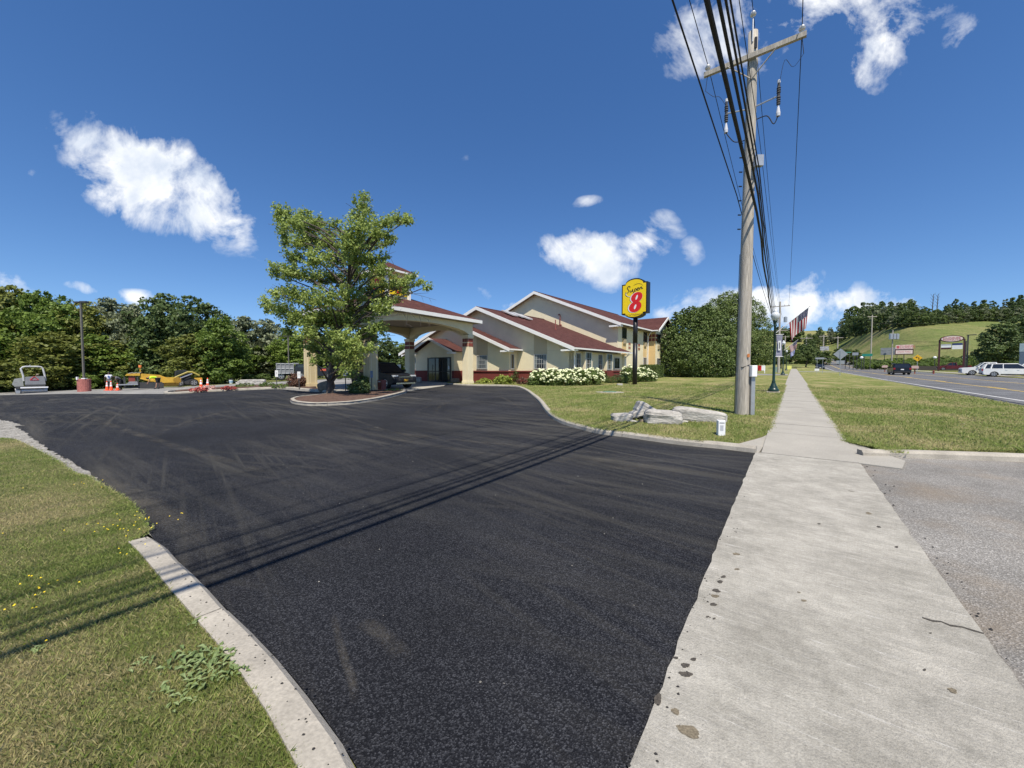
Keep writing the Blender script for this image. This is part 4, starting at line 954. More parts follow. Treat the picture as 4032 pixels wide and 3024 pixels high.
# ---------------- vegetation ----------------
M['lf_tree']=leafmat('oak_leaf',(.12,.18,.035),(.40,.48,.13),.4,nscale=.8)
M['lf_bright']=leafmat('bright_leaf',(.065,.115,.018),(.25,.34,.065),.33,nscale=.35)
M['lf_olive']=leafmat('olive_leaf',(.075,.10,.02),(.25,.27,.06),.33,nscale=.35)
M['lf_dark']=leafmat('dark_leaf',(.04,.07,.022),(.15,.205,.065),.25,nscale=.4)
M['lf_grey']=leafmat('grey_leaf',(.11,.135,.07),(.26,.29,.17),.2,nscale=.4)
M['lf_maple']=leafmat('maple_leaf',(.06,.095,.025),(.19,.245,.07),.25,nscale=.5)
M['lf_yew']=leafmat('evergreen_leaf',(.035,.065,.016),(.16,.215,.055),.15,nscale=.9)
M['lf_hosta']=leafmat('hosta_leaf',(.20,.26,.04),(.38,.42,.09),.2,nscale=3.)
M['lf_green']=leafmat('shrub_leaf',(.07,.115,.025),(.19,.26,.07),.25,nscale=2.)
M['lf_red']=leafmat('heuchera_leaf',(.10,.04,.03),(.22,.13,.09),.2,nscale=2.)
M['hydr']=mat('hydrangea_bloom',(.66,.68,.42),.8,.1,9.,fine=.2,fscale=30)
M['begonia']=mat('red_blossom',(.55,.05,.06),.7,.2,9.,island=.4)
def foliage(name,blobs,n,size,m,parent,seed,lo=.62,hi=1.04,sig=.16,per=14,loc=None,zmin=None,up=.35,aspect=.62):
    rg=np.random.default_rng(seed); B=np.array(blobs,float); 
    w=B[:,3]*B[:,4]+B[:,3]*B[:,5]; w/=w.sum(); mcl=max(1,n//per)
    bi=rg.choice(len(B),mcl,p=w); D=rg.normal(size=(mcl,3)); D/=np.linalg.norm(D,axis=1)[:,None]
    r=lo+(hi-lo)*rg.random(mcl)**.6
    C=B[bi,:3]+D*B[bi,3:6]*r[:,None]; sg=B[bi,3:6].min(1)*sig
    ci=rg.integers(0,mcl,n); P=C[ci]+rg.normal(size=(n,3))*sg[ci][:,None]*np.array([1.2,1.2,.7]); 
    if zmin is not None: k=P[:,2]>zmin; P=P[k]; ci=ci[k]
    V,Fq=leaves_np(P,size,rg,updir=D[ci],up=up,aspect=aspect)
    return npmesh(name,V,Fq,m,parent,loc=loc)
def rblobs(rg,n,R,h0,h1,sq=1.,rr=(.28,.45),cone=0.):
    o=[]
    for i in range(n):
        u=(i+.5)/n; z=h0+(h1-h0)*u; a=i*2.4+rg.random(); env=(math.sin(PI*min(1,(u*.92+.1)))**.6)*(1-cone*u)
        q=R*env*rg.uniform(.35,.75); r=R*rg.uniform(*rr)*(.6+.5*env); o.append((math.cos(a)*q,math.sin(a)*q,z,r,r,r*.8*sq))
    return o
def trunkmesh(parent,h,r,rg,top,m='bark',nb=6,spread=1.5,name='trunk'):
    mb=MB(); mb.tube([(0,0,-.2),(0,0,h*.15),(rg.normal()*.05*h*.3,rg.normal()*.05*h*.3,h*.5),(rg.normal()*.04*h,rg.normal()*.04*h,top)],[r*1.25,r,r*.75,r*.2],8)
    t=mb.build(name,m,parent,smooth=True)
    mb=MB()
    for i in range(nb):
        z0=h*rg.uniform(.2,.6); a=rg.uniform(0,2*PI); mb.tube([(0,0,z0),(math.cos(a)*spread*.5,math.sin(a)*spread*.5,z0+spread*.45),(math.cos(a)*spread,math.sin(a)*spread,z0+spread*.8)],[r*.4,r*.28,r*.08],5)
    o=mb.build('limbs',m,t,smooth=True); o['kind']='stuff'
# prototypes built once (unit: 10 m tall) and copied
PROTO={}
def proto(key,m,seed,nl=9000,ls=.33,R=3.1,h0=1.2,h1=9.,nb=16,cone=0.,trunk=.22,lo=.6,bm='bark'):
    rg=np.random.default_rng(seed); r=thing('proto',None,None)
    foliage('crown',rblobs(rg,nb,R,h0,h1,cone=cone),nl,ls,m,r,seed,lo=lo,zmin=.1); trunkmesh(r,8,trunk,rg,8.,bm); PROTO[key]=r; return r
USED=set()
def place(key,name,label,cat,loc,h,wid=1.,rz=0.,group=None):
    p=PROTO[key]
    if key in USED: p=copy_tree(p)
    USED.add(key); p.name=name; p.location=loc; s=h/10.; p.scale=(s*wid,s*wid,s); p.rotation_euler=(0,0,rz); tag(p,label,cat,group); return p
def gz(p,dz=-.06): return Vector((p.x,p.y,zf(p.x,p.y)+dz))
def hfor(p,ytop):
    d=raydir(p[0],ytop) ; return None
def topz(px,ytop,Y):
    d=raydir(px,ytop); return H+d[2]*Y/d[1]
proto('b1','lf_bright',1,12000,.34,3.4,.9,8.8,20); proto('b2','lf_bright',2,12000,.34,3.2,.6,8.9,18)
proto('b3','lf_dark',3,12000,.32,3.3,1.,9.,18); proto('b4','lf_grey',4,11000,.34,3.1,1.,9.1,18); proto('b5','lf_olive',5,12000,.36,3.6,.4,8.6,22)
# tree belt on the left: px, ytop, Y, key, width, label
BELT=[(-60,1090,49,'b1',1.0,'tallest leafy tree at the left edge of the picture, behind the roller'),
(60,1095,49,'b5',.95,'leafy tree with a high ragged top just behind the roller'),
(165,1128,46,'b2',.8,'narrow bright green tree left of the tall lamp pole'),
(250,1150,47,'b1',.9,'rounded green tree directly behind the lamp pole head'),
(345,1165,48,'b5',.85,'rounded green tree right of the lamp pole head'),
(440,1165,52,'b4',.9,'pale grey-green tree behind the worker in the white shirt'),
(530,1188,50,'b4',.8,'lower grey-green tree behind the orange beacon'),
(650,1136,50,'b3',1.05,'big dark green tree with dense round crown above the yellow loader'),
(775,1150,50,'b3',1.0,'dark green tree right half of the tall dark pair'),
(870,1235,47,'b2',.9,'bright green tree sloping down right of the dark pair'),
(960,1238,60,'b4',1.1,'hazy grey-green tree behind the rubble pile'),
(1060,1250,61,'b4',1.0,'grey-green tree behind the bed of the dump truck'),
(1150,1290,59,'b1',.95,'green tree behind the cab of the dump truck'),
(1240,1300,60,'b2',1.0,'green tree behind the leftmost canopy column'),
(1330,1290,60,'b1',1.0,'green tree behind the trunk of the island tree'),
(1430,1310,54,'b5',1.0,'green tree behind the dark car under the canopy'),
(1530,1322,56,'b3',1.1,'dark green tree seen under the canopy beam'),
(1600,1340,58,'b1',1.,'bright green tree seen beside the rear canopy column'),
(90,1300,50,'b2',1.2,'low bushy tree filling the dark gap above the roller'),
(230,1290,44,'b5',1.3,'low bushy tree at the foot of the belt by the lamp base'),
(370,1300,47,'b1',1.2,'low bushy tree behind the bending workers'),
(510,1290,50,'b5',1.2,'low bushy tree behind the paving machine'),
(640,1280,51,'b2',1.2,'low bushy tree behind the yellow loader'),
(760,1300,47,'b5',1.2,'low bushy tree behind the two far cones'),
(880,1310,53,'b1',1.2,'low bushy tree behind the white bucket'),
(1010,1320,61,'b2',1.2,'low bushy tree left of the dump truck'),
(-40,1280,50,'b5',1.3,'low bushy tree at the far left of the belt'),
(-200,1100,42,'b1',1.2,'leafy tree beyond the left end of the view'),
(1480,1390,57,'b5',1.3,'low shrubby tree behind the small white sign'),
(1390,1400,56,'b2',1.3,'low shrubby tree behind the tree trunk')]
for i,(px,yt,Y,k,wd,lab) in enumerate(BELT):
    d=raydir(px,1500); X=d[0]*Y/d[1]; p=gz(Vector((X,Y,0))); h=topz(px,yt,Y)-p.z
    place(k,'leafy_tree',lab,'tree',p,h/.97,wd*(11/max(h,7))**.5*1.05,i*1.7,'belt of trees behind the old car park')
# understorey shrubs along the foot of the belt
M['lf_under']=M['lf_bright']
proto('s1','lf_bright',11,2600,.5,4.2,1.5,7.5,8,trunk=.1); proto('s2','lf_green',12,2600,.5,4.4,1.5,7.2,8,trunk=.1); proto('s3','lf_dark',13,2600,.5,4.2,1.5,7.5,8,trunk=.1)
for i,(px,yb,yt,wd) in enumerate([(20,1547,1440,1.3),(190,1545,1420,1.3),(255,1542,1440,1.1),(340,1540,1450,1.2),(470,1533,1440,1.2),(560,1528,1430,1.2),(900,1512,1450,1.2),(980,1508,1465,1.7),(1040,1506,1462,1.8),(1100,1504,1465,1.7),(810,1515,1440,1.2),(720,1520,1440,1.1),(1380,1500,1455,1.9),(1340,1500,1462,1.9)]):
    g=G(px,yb); g.y+=(9. if px<200 else 6.5) if px<850 else 7.; g.x=(px-2016)/1515*g.y; g=gz(g); h=topz(px,yt,g.y)-g.z
    place(('s1','s2','s3')[i%3] if px<950 else ('s2','s1')[i%2],'wild_shrub','wild shrub at the foot of the tree belt, about %s'%(['beside the roller','left of the lamp base','beside the red lamp base','behind the white-shirted worker','behind the paving machine','behind the beacon pole','right of the far cones','behind the rubble pile','left of the dump truck','under the dump truck bed','behind the far cones','behind the loader wheel','behind the tree trunk','left of the tree trunk'][i]),'shrub',g,h,wd,i*2.1,'shrubs below the tree belt')
# ---- the island tree ----
def island_tree():
    base=G(1300,1556); base=Vector((base.x,base.y,zf(base.x,base.y)+.1)); Y0=base.y
    root=thing('island_tree','open-branched leafy tree standing on the mulched island in front of the canopy','tree',base)
    rg=np.random.default_rng(77)
    def W(px,py,dy=0.):
        d=raydir(px,py); k=(Y0+dy)/d[1]; return Vector((d[0]*k-base.x,dy,H+d[2]*k-base.z))
    sp=W(1370,1150)
    mb=MB(); tr=[W(1298,1556),W(1301,1500),W(1312,1400),W(1330,1300),W(1365,1200),W(1375,1100),W(1400,1000),W(1420,900),W(1434,790)]
    mb.tube([tr[0]-Vector((0,0,.2))]+tr,[.25,.20,.165,.155,.135,.12,.10,.07,.045,.02],10); t=mb.build('trunk','bark',root,smooth=True)
    # sprays: px,py,rx,ry (px) along whose centres limbs run
    SP=[(1434,775,28,22),(1420,805,36,30),(1455,830,30,26),(1410,850,50,36),(1400,905,55,42),(1460,880,60,30),(1520,872,52,22),(1570,860,40,22),(1605,868,26,16),(1505,920,55,34),(1450,950,75,42),(1380,960,60,40),(1530,950,30,20),
    (1108,835,30,22),(1130,860,42,32),(1160,890,50,36),(1110,895,26,34),(1190,855,45,30),(1215,890,55,40),(1250,880,40,34),(1290,900,36,30),(1120,945,26,40),(1180,950,50,40),(1240,950,60,44),(1310,880,26,22),(1300,950,55,44),(1350,925,36,28),
    (1170,1010,55,34),(1240,1020,70,44),(1320,1020,75,48),(1400,1020,70,42),(1480,1020,55,34),(1075,1042,22,16),(1110,1060,40,26),(1160,1075,60,36),(1240,1090,75,42),(1330,1095,80,44),(1420,1085,75,42),(1500,1065,48,30),(1090,1080,26,20),
    (1080,1150,30,24),(1130,1150,55,34),(1040,1190,32,26),(1075,1205,45,34),(1120,1215,60,38),(1200,1170,80,44),(1290,1175,85,44),(1380,1160,75,42),(1460,1140,65,36),(1530,1120,50,30),(1590,1115,45,28),(1640,1115,38,22),(1680,1130,24,20),(1620,1090,26,18),(1590,1150,30,20),
    (1150,1260,45,30),(1210,1250,75,42),(1290,1260,85,46),(1370,1250,80,44),(1440,1235,60,38),(1500,1210,45,30),(1200,1310,50,30),(1260,1330,70,38),(1340,1330,80,42),(1420,1310,65,38),(1480,1290,40,28),(1130,1300,36,26),(1510,1310,24,18),
    (1250,1390,50,26),(1310,1410,60,30),(1380,1390,60,32),(1440,1370,50,28),(1350,1450,36,22),(1390,1475,22,14),(1400,1440,40,22),(1220,1365,36,24),(1470,1335,30,22),(1225,1420,16,14),(1500,1180,60,26),(1555,1185,30,18)]
    blobs=[];lm=MB(); trv=[Vector(p) for p in tr]
    k0=Y0/1515.
    def ontrunk(z):
        for a,b in zip(trv[:-1],trv[1:]):
            if a.z<=z<=b.z: return a.lerp(b,(z-a.z)/(b.z-a.z))
        return trv[-1] if z>trv[-1].z else trv[1]
    for (x,y,rx,ry) in SP:
        off=abs(x-1340)/340.; dy=rg.uniform(-1.,1.)*2.6*(1-.65*min(1,off)); c=W(x,y,dy)
        r1,r2=rx*k0*.86,ry*k0*.88
        blobs.append((c.x,c.y,c.z,r1,max(r1*.8,.35),r2))
        hd=math.hypot(c.x-sp.x*.6,c.y); st=ontrunk(c.z-hd*.55-.25); mid=st.lerp(c,.5)+Vector((0,0,.12*hd))
        rr=.03+.012*hd; lm.tube([st,mid,c],[rr,rr*.6,.012],5,cap=False)
        for q in range(2):
            e=c+Vector(rg.normal(size=3)*np.array([r1,r1*.7,r2])*.8); lm.tube([mid.lerp(c,.6),e],[.014,.006],3,cap=False)
    o=lm.build('limbs','bark',t,smooth=True); o['kind']='stuff'
    # a few hundred leaves per spray; sprays with gaps between
    B=np.array(blobs); w=B[:,3]*B[:,5]; w/=w.sum(); m_=3000; bi=rg.choice(len(B),m_,p=w); D=rg.normal(size=(m_,3)); D/=np.linalg.norm(D,axis=1)[:,None]
    C=B[bi,:3]+D*B[bi,3:6]*(rg.random(m_)**.5)[:,None]*1.02
    dr=D*.6+np.array([0,0,.45])+np.sign(C[:,:1])*np.array([[.35,0,0]]); dr/=np.linalg.norm(dr,axis=1)[:,None]
    n_=54000; ci=rg.integers(0,m_,n_); P=C[ci]+dr[ci]*(rg.uniform(-1,1,n_)*.20)[:,None]+rg.normal(size=(n_,3))*.055
    k=rg.random(n_)<np.clip(1.15-.0*P[:,2],0,1); P=P[k]; V,Fq=leaves_np(P,.115,rg,updir=D[ci][k]*.5,up=.5,aspect=.7); npmesh('crown',V,Fq,'lf_tree',root)
    # bare dead twigs on the right
    dt=MB()
    def tw(P,r):
        dt.tube([W(*p) for p in P],[r*(1-.7*i/(len(P)-1)) for i in range(len(P))],4,cap=False)
    tw([(1440,1245,-1.5),(1500,1248,-1.8),(1560,1240,-2),(1605,1232,-2.2),(1650,1240,-2.2),(1685,1258,-2.2)],.022)
    for (a,b,c,d) in ((1590,1236,1600,1270),(1605,1232,1595,1290),(1600,1275,1622,1288),(1650,1240,1655,1286),(1685,1258,1690,1290),(1615,1235,1640,1262),(1560,1240,1580,1215)): tw([(a,b,-2.1),((a+c)/2+4,(b+d)/2,-2.1),(c,d,-2.15)],.012)
    tw([(1520,1095,-1),(1560,1060,-1.2),(1530,1000,-1.2),(1545,950,-1.2)],.016); tw([(1600,1150,-1),(1660,1165,-1.3),(1720,1182,-1.5)],.015)
    for (a,b,c,d) in ((1660,1165,1668,1190),(1690,1173,1700,1195),(1545,950,1565,935),(1530,1000,1560,990)): tw([(a,b,-1.3),(c,d,-1.3)],.009)
    tw([(1560,870,-.5),(1630,880,-.6),(1640,890,-.6)],.012)
    dt.build('dead_twigs','barkl',t)['kind']='stuff'
island_tree()
# ---- evergreens and maple by the motel ----
def bigshrub(name,label,cat,px,yb,blobs_px,n,ls,m,seed,depth=.8,group=None,lo=.7,stem=True,sig=.13,per=14):
    b=G(px,yb); b=gz(b,.05); Y0=b.y; root=thing(name,label,cat,b,0,group); k0=Y0/1515.; B=[]
    rg=np.random.default_rng(seed)
    for q in blobs_px:
        x,y,rx,ry=q[:4]; dy=q[4] if len(q)>4 else 0; d=raydir(x,y); k=(Y0+dy)/d[1]; B.append((d[0]*k-b.x,dy,H+d[2]*k-b.z,rx*k0,rx*k0*depth,ry*k0))
    foliage('crown',B,n,ls,m,root,seed,lo=lo,zmin=.0,sig=sig,per=per)
    if stem:
        mb=MB(); hh=max(q[2] for q in B); r=.03+.018*hh; mb.tube([(0,0,-.2),(0,0,hh*.5),(.05,0,hh*.8)],[r,r*.7,r*.3],7); mb.build('trunk','bark',root,smooth=True)
    return root
bigshrub('evergreen_shrub','largest dark evergreen clump on the lawn between the clipped hedge and the utility pole','shrub',2720,1487,
 [(2660,1420,60,70),(2640,1350,38,60),(2690,1330,50,90),(2740,1300,55,80),(2720,1400,75,85,-1),(2790,1330,60,90),(2800,1420,70,75,-1),(2850,1360,50,90),(2860,1440,40,50),(2720,1250,26,45),(2665,1280,24,50),(2780,1250,30,45),(2690,1240,12,26),(2840,1280,30,50),(2880,1400,28,70,1)],60000,.2,'lf_yew',21,.9,lo=.82,sig=.09,per=9)
bigshrub('shade_tree','broad round maple behind the evergreen clump and the utility pole','tree',2905,1462,
 [(2870,1185,40,36),(2840,1210,50,40),(2800,1235,45,40),(2910,1200,50,45),(2760,1250,40,40),(2880,1260,80,60),(2950,1240,55,60),(2820,1290,70,60),(2980,1300,50,60),(2900,1340,90,60),(3000,1360,45,55),(2960,1390,70,45),(3025,1395,30,40),(2860,1400,60,40),(2940,1420,50,24),(3010,1415,30,22)],52000,.3,'lf_maple',22,.85,lo=.8,sig=.1,per=9)
# clipped hedge and small bushes
def hedge():
    b=gz(G(2566,1490),.08); root=thing('clipped_hedge','square clipped dark green hedge at the corner of the motel beside the evergreen clump','hedge',b,-TB)
    rg=np.random.default_rng(3); n=15000; P=rg.uniform(0,1,(n,3)); face=rg.integers(0,5,n); w,d,h=.85,1.35,1.35
    P=P*np.array([2*w,2*d,h])-np.array([w,d,0]); 
    P[face==0,0]=-w;P[face==1,0]=w;P[face==2,1]=-d;P[face==3,1]=d;P[face==4,2]=h
    N=np.zeros((n,3));N[face==0,0]=-1;N[face==1,0]=1;N[face==2,1]=-1;N[face==3,1]=1;N[face==4,2]=1
    P+=rg.normal(size=(n,3))*.03; V,Fq=leaves_np(P,.075,rg,updir=N*1.2); npmesh('foliage',V,Fq,'lf_yew',root)
    MB().box(-w*.93,w*.93,-d*.95,d*.95,0,h*.96).build('dark_core',mat('near_black_core',(.012,.016,.007),1.),root)  # solid near-black box fills the hedge inside the leaf shell
hedge()
def smallbush(px,yb,w,h,m,label,n=2500,ls=.07,name='shrub',cat='shrub',group=None,seed=1):
    r=bigshrub(name,label,cat,px,yb,[(px,yb-h*.55,w*.5,h*.5),(px-w*.22,yb-h*.4,w*.3,h*.42),(px+w*.22,yb-h*.4,w*.3,h*.42)],n,ls,m,seed,1.,group,stem=False,lo=.55)
    return r
smallbush(2015,1510,48,60,'lf_dark','upright dark round shrub against the red wainscot, left of the hydrangeas',3500,.07,seed=31)
smallbush(2398,1513,42,34,'lf_yew','low clipped boxwood ball at the right end of the long hydrangea row',2500,.05,seed=32)
smallbush(2436,1512,50,38,'lf_dark','very dark low shrub in the shade below the last lobby window',2500,.06,seed=33)
smallbush(2462,1514,30,44,'lf_green','leafy shrub just left of the sign post',1800,.07,seed=34)
smallbush(1905,1513,54,22,'lf_hosta','small yellow-green hosta beside the right front canopy column',1100,.13,'hosta','plant',seed=35)
smallbush(1982,1517,74,36,'lf_hosta','larger yellow-green hosta in the bed below the upright shrub',1800,.14,'hosta','plant',seed=36)
smallbush(1868,1512,22,14,'lf_red','small reddish plant at the foot of the right front column',500,.07,'bedding_plant','plant',seed=37)
smallbush(2060,1518,50,32,'lf_red','purplish low plant between the large hosta and the hydrangeas',1500,.07,'bedding_plant','plant',seed=38)
smallbush(2098,1522,44,34,'lf_green','olive low plant at the left end of the hydrangea row',1600,.08,'bedding_plant','plant',seed=39)
smallbush(1415,1556,76,52,'lf_dark','dark leafy shrub on the island right of the tree trunk',3200,.10,seed=40)
smallbush(1425,1545,50,64,'lf_green','taller leafy shrub on the island beside the second column',1800,.10,seed=41)
smallbush(1550,1545,64,14,'lf_hosta','low creeping plant on the right tip of the island',900,.06,'bedding_plant','plant',seed=42)
smallbush(1160,1529,50,58,'lf_red','brownish bush in the bed left of the leftmost column',2200,.09,seed=43)
smallbush(1190,1527,34,46,'lf_red','dark reddish bush touching the leftmost column',1500,.09,seed=44)
smallbush(1120,1530,100,18,'lf_green','bright low ground cover at the front of the planting bed',2200,.08,'ground_plant','plant',seed=45)
smallbush(1055,1526,60,20,'lf_green','straggly green plant in the middle of the planting bed',1200,.08,'ground_plant','plant',seed=46)
smallbush(965,1527,70,18,'lf_green','straggly green plant at the left of the planting bed',1200,.08,'ground_plant','plant',seed=47)
# hydrangeas
def hydrangea(px,yb,w,h,label,seed,nf=70):
    b=G(px,yb); b=gz(b,.08); Y0=b.y; root=thing('hydrangea_bush',label,'hydrangea',b,0,'white hydrangeas along the motel'); k=Y0/1515.; rg=np.random.default_rng(seed)
    W_,H_=w*k/2,h*k
    foliage('leaves',[(0,0,H_*.4,W_,W_*.8,H_*.5),(W_*.3,0,H_*.5,W_*.7,W_*.6,H_*.4),(-W_*.3,0,H_*.5,W_*.7,W_*.6,H_*.4)],4200,.10,'lf_green',root,seed,lo=.5,zmin=.02)
    bm=bmesh.new(); bmesh.ops.create_icosphere(bm,subdivisions=2,radius=1.); v0=np.array([v.co[:] for v in bm.verts]); f0=np.array([[v.index for v in f.verts] for f in bm.faces]); bm.free()
    V=[];Fs=[]
    for i in range(nf):
        a=rg.uniform(0,2*PI); e=math.asin(rg.uniform(-.15,1)) if i%4 else math.asin(rg.uniform(-.4,.3)); c=np.array([math.cos(a)*math.cos(e)*W_*1.04,math.sin(a)*math.cos(e)*W_*.82,H_*.45+math.sin(e)*H_*.56]); r=rg.uniform(.055,.105)
        V.append(c+v0*r*(1+rg.normal(size=(len(v0),1))*.12)*np.array([1,1,.8])); Fs.append(f0+i*len(v0))
    o=npmesh('flower_heads',np.concatenate(V),np.concatenate(Fs),'hydr',root); o['kind']='stuff'
hy=[(2128,1521,80,62,'leftmost white hydrangea of the long row, below the large lobby window'),(2178,1523,84,66,'second hydrangea of the long row, fully covered in white heads'),(2228,1523,84,64,'third hydrangea of the long row, at the lobby corner downpipe'),(2280,1522,86,68,'fourth hydrangea of the long row, with a tall green shoot behind'),(2335,1520,86,66,'rightmost hydrangea of the long row, next to the boxwood ball'),
 (2482,1508,76,66,'white hydrangea just left of the sign post, touching the wainscot'),(2530,1507,74,58,'white hydrangea right of the sign post in front of the clipped hedge'),(2560,1506,50,40,'small low hydrangea at the foot of the clipped hedge')]
for i,(a,b,c,d,l) in enumerate(hy): hydrangea(a,b,c,d,l,60+i,[95,110,110,110,120,85,80,40][i])
# small tree at the sidewalk, tree by the white cars, distant hill woods
def simpletree(px,yb,yt,key,wd,label,cat='tree',group=None,rz=0,name='leafy_tree',dY=0):
    g=G(px,yb); g.y+=dY; g=gz(g); h=topz(px,yt,g.y)-g.z; return place(key,name,label,cat,g,h,wd,rz,group)
proto('m1','lf_maple',51,9000,.34,3.0,2.6,9.2,14,trunk=.2); proto('m2','lf_dark',52,9000,.36,3.2,2.2,9.2,16,trunk=.22)
simpletree(3173,1448,1378,'m1',1.75,'small round tree on the road verge beside the far sidewalk, leaning over the lane')
t_=simpletree(3934,1467,1262,'m2',1.15,'young shade tree with a thin trunk in front of the parked white cars')
simpletree(4060,1462,1215,'m2',1.1,'shade tree cut off by the right edge above the blue-grey box',rz=2)
simpletree(3075,1452,1360,'m2',1.0,'dark purplish tree behind the far lamp posts on the left of the sidewalk',rz=1)
proto('w1','lf_dark',61,2600,.62,3.2,.8,9.,12,trunk=.2,bm='barkl'); proto('w2','lf_maple',62,2600,.62,3.4,.8,9.,12,trunk=.2); proto('w3','lf_dark',63,2600,.6,2.4,.6,9.4,12,cone=.6,trunk=.2); proto('w4','lf_grey',64,2200,.6,3.2,.8,9.,11,trunk=.2)
rg=np.random.default_rng(99)
def hill(px,Y): d=raydir(px,1400); X=d[0]*Y/d[1]; return gz(Vector((X,Y,0)),-.3)
# ridge line tops (px,ytop)
RT=[(3160,1330),(3190,1300),(3230,1285),(3270,1290),(3300,1270),(3325,1210),(3350,1195),(3400,1175),(3440,1172),(3470,1165),(3500,1180),(3540,1172),(3570,1160),(3600,1185),(3640,1200),(3700,1210),(3740,1180),(3770,1168),(3800,1195),(3850,1170),(3890,1175),(3930,1200),(3960,1170),(4000,1158),(4040,1160),(4090,1165)]
RB=[(3160,1400),(3300,1345),(3400,1322),(3500,1297),(3600,1285),(3700,1276),(3790,1270),(3850,1252),(3900,1240),(4000,1255),(4100,1250)]
ix=[a for a,_ in RT]; iy=[b for _,b in RT]; bx=[a for a,_ in RB]; by=[b for _,b in RB]
cnt=0
for row,(dY,fr) in enumerate(((0,.62),(12,.8),(28,1.),(45,1.0))):
    px=3165+row*7
    while px<4110:
        yb=np.interp(px,bx,by)
        g=G(px,yb); Y=g.y+dY if g.y<500 else 260+dY
        g=hill(px,Y); yt=np.interp(px,ix,iy)+rg.uniform(-6,14); zt_=topz(px,yt,Y); h=(zt_-g.z)*fr
        if h>3:
            k=('w1','w2','w3','w1','w4')[int(rg.integers(0,5))]; 
            where='left end of the hill wood above the road' if px<3330 else 'hill wood behind the thin grey pole' if px<3560 else 'hill wood above the meadow' if px<3800 else 'scattered hill trees at the right edge'
            place(k,'hill_tree','%s tree of the %s, %s row'%(('dark','green','conical dark','dark','grey-green')[('w1','w2','w3','w9','w4').index(k)],where,('front','second','third','rear')[row]),'tree',g,h,min(1.5,max(.75,13/h)),rg.uniform(0,6),'trees of the hillside wood'); cnt+=1
        px+=rg.uniform(20,30)*(1+row*.25)
# dead bare trees on the ridge
for i,px in enumerate((3664,3682)):
    g=hill(px,300); zt_=topz(px,1157,300); root=thing('bare_tree','%s bare dead tree standing above the hill wood'%('left','right')[i],'tree',g); mb=MB(); hh=zt_-g.z
    mb.tube([(0,0,0),(0,0,hh*.6),(.4,0,hh)],[.35,.3,.1],5); mb.build('trunk','barkl',root)
    mb=MB()
    for k in range(12): a=k*2.2; z=hh*(.55+.035*k); mb.tube([(0,0,z),(math.cos(a)*2,math.sin(a),z+2.4)],[.12,.04],4)
    mb.build('bare_limbs','barkl',root)['kind']='stuff'
# far left skyline wood over the distant meadow and mid-distance thickets
for i,px in enumerate(range(3052,3150,11)):
    g=hill(px,430); zt_=topz(px,1288+rg.uniform(-6,6),430); place('w1' if i%2 else 'w2','hill_tree','distant skyline tree above the far meadow, number %d from the lamp globe'%(i+1) if 0 else 'distant skyline tree over the far meadow, just %s the big flag'%('left of' if px<3100 else 'below'),'tree',g,max(6,zt_-g.z),1.6,i,'far skyline trees')
mid=[(3060,1432,1395),(3085,1425,1385),(3110,1420,1375),(3135,1428,1365),(3160,1425,1350),(3185,1420,1355),(3205,1418,1370),(3225,1400,1380),(3330,1422,1372),(3352,1424,1368),(3372,1424,1372),(3300,1410,1368),(3245,1395,1375),(3180,1400,1330),(3200,1395,1335),(3150,1410,1345)]
for i,(px,yb,yt) in enumerate(mid):
    Y=150 if px<3220 else 140; 
    if i>=13: Y=210
    g=hill(px,Y); h=max(3,topz(px,yt,Y)-g.z); place(('w2','w1','m1')[i%3],'roadside_tree','roadside tree %s'%('in the thicket left of the road bend' if px<3220 else 'by the grey back-turned diamond sign' if px>3290 else 'at the far road bend'),'tree',g,h,min(1.7,9/h),i,'trees round the road bend')
# shrub belt at the foot of the meadow
proto('s4','lf_green',15,2200,.62,4.6,1.8,7.2,8,trunk=.1); proto('s5','lf_bright',16,2200,.62,4.6,1.8,7.2,8,trunk=.1)
px=3395;i=0
while px<4080:
    for row in range(3):
        Y=104+row*9+rg.uniform(-2,2); g=hill(px+rg.uniform(-8,8),Y); h=rg.uniform(2.2,3.6)+row*.3
        place(('s4','s5','s2','s5')[i%4],'bramble_bush','bush in the shrub belt %s'%('left of the low wide roadside sign' if px<3520 else 'between the two pink-white shop signs' if px<3700 else 'behind the tall oval sign' if px<3790 else 'behind the parked white cars'),'shrub',g,h,1.35,i,'shrub belt below the meadow'); i+=1
    px+=rg.uniform(15,22)
# ---------------- utility poles and wires ----------------
VX=Vector((UC,-US,0)); UX=Vector((US,UC,0))
def proj(p):
    c,s=math.cos(PIT),math.sin(PIT); Z=p[2]-H; d=p[1]*c-Z*s; up=p[1]*s+Z*c; return CX+F*p[0]/d, CY-F*up/d
PB=G(2921,1631,.09); PZ=zf(PB.x,PB.y)+.08; PB=Vector((PB.x,PB.y,PZ))
# pole leans slightly: choose top so it projects onto the photographed top
def toppt(px,py,X,Y): # height with given ground pos
    for z in np.arange(5,16,.01):
        if proj((X,Y,z))[1]<py: return z
    return 12
PT=toppt(2963,128,PB.x,PB.y); topx=PB.x+(2966-proj((PB.x,PB.y,PT))[0])/1515*(PB.y-.4); PTOP=Vector((topx,PB.y,PT))
pole=thing('utility_pole','tall weathered wooden utility pole with crossarm, standing on the lawn by the rocks','utility pole',PB)
mb=MB(); N=9
axis=lambda f: (PTOP-PB)*f
mb.tube([Vector((0,0,-.5))]+[axis(i/N) for i in range(N+1)],[.192]+[.19-.07*i/N for i in range(N+1)],20)
shaft=mb.build('shaft','wood',pole,smooth=True)
ptop=PTOP-PB
def P_at(z): return ptop*((z-PB.z)/(PTOP.z-PB.z))
def zpix(y): # world z at the pole for photo row y
    for z in np.arange(0,16,.01):
        if proj((PB.x,PB.y,z))[1]<y: return z
    return 12.
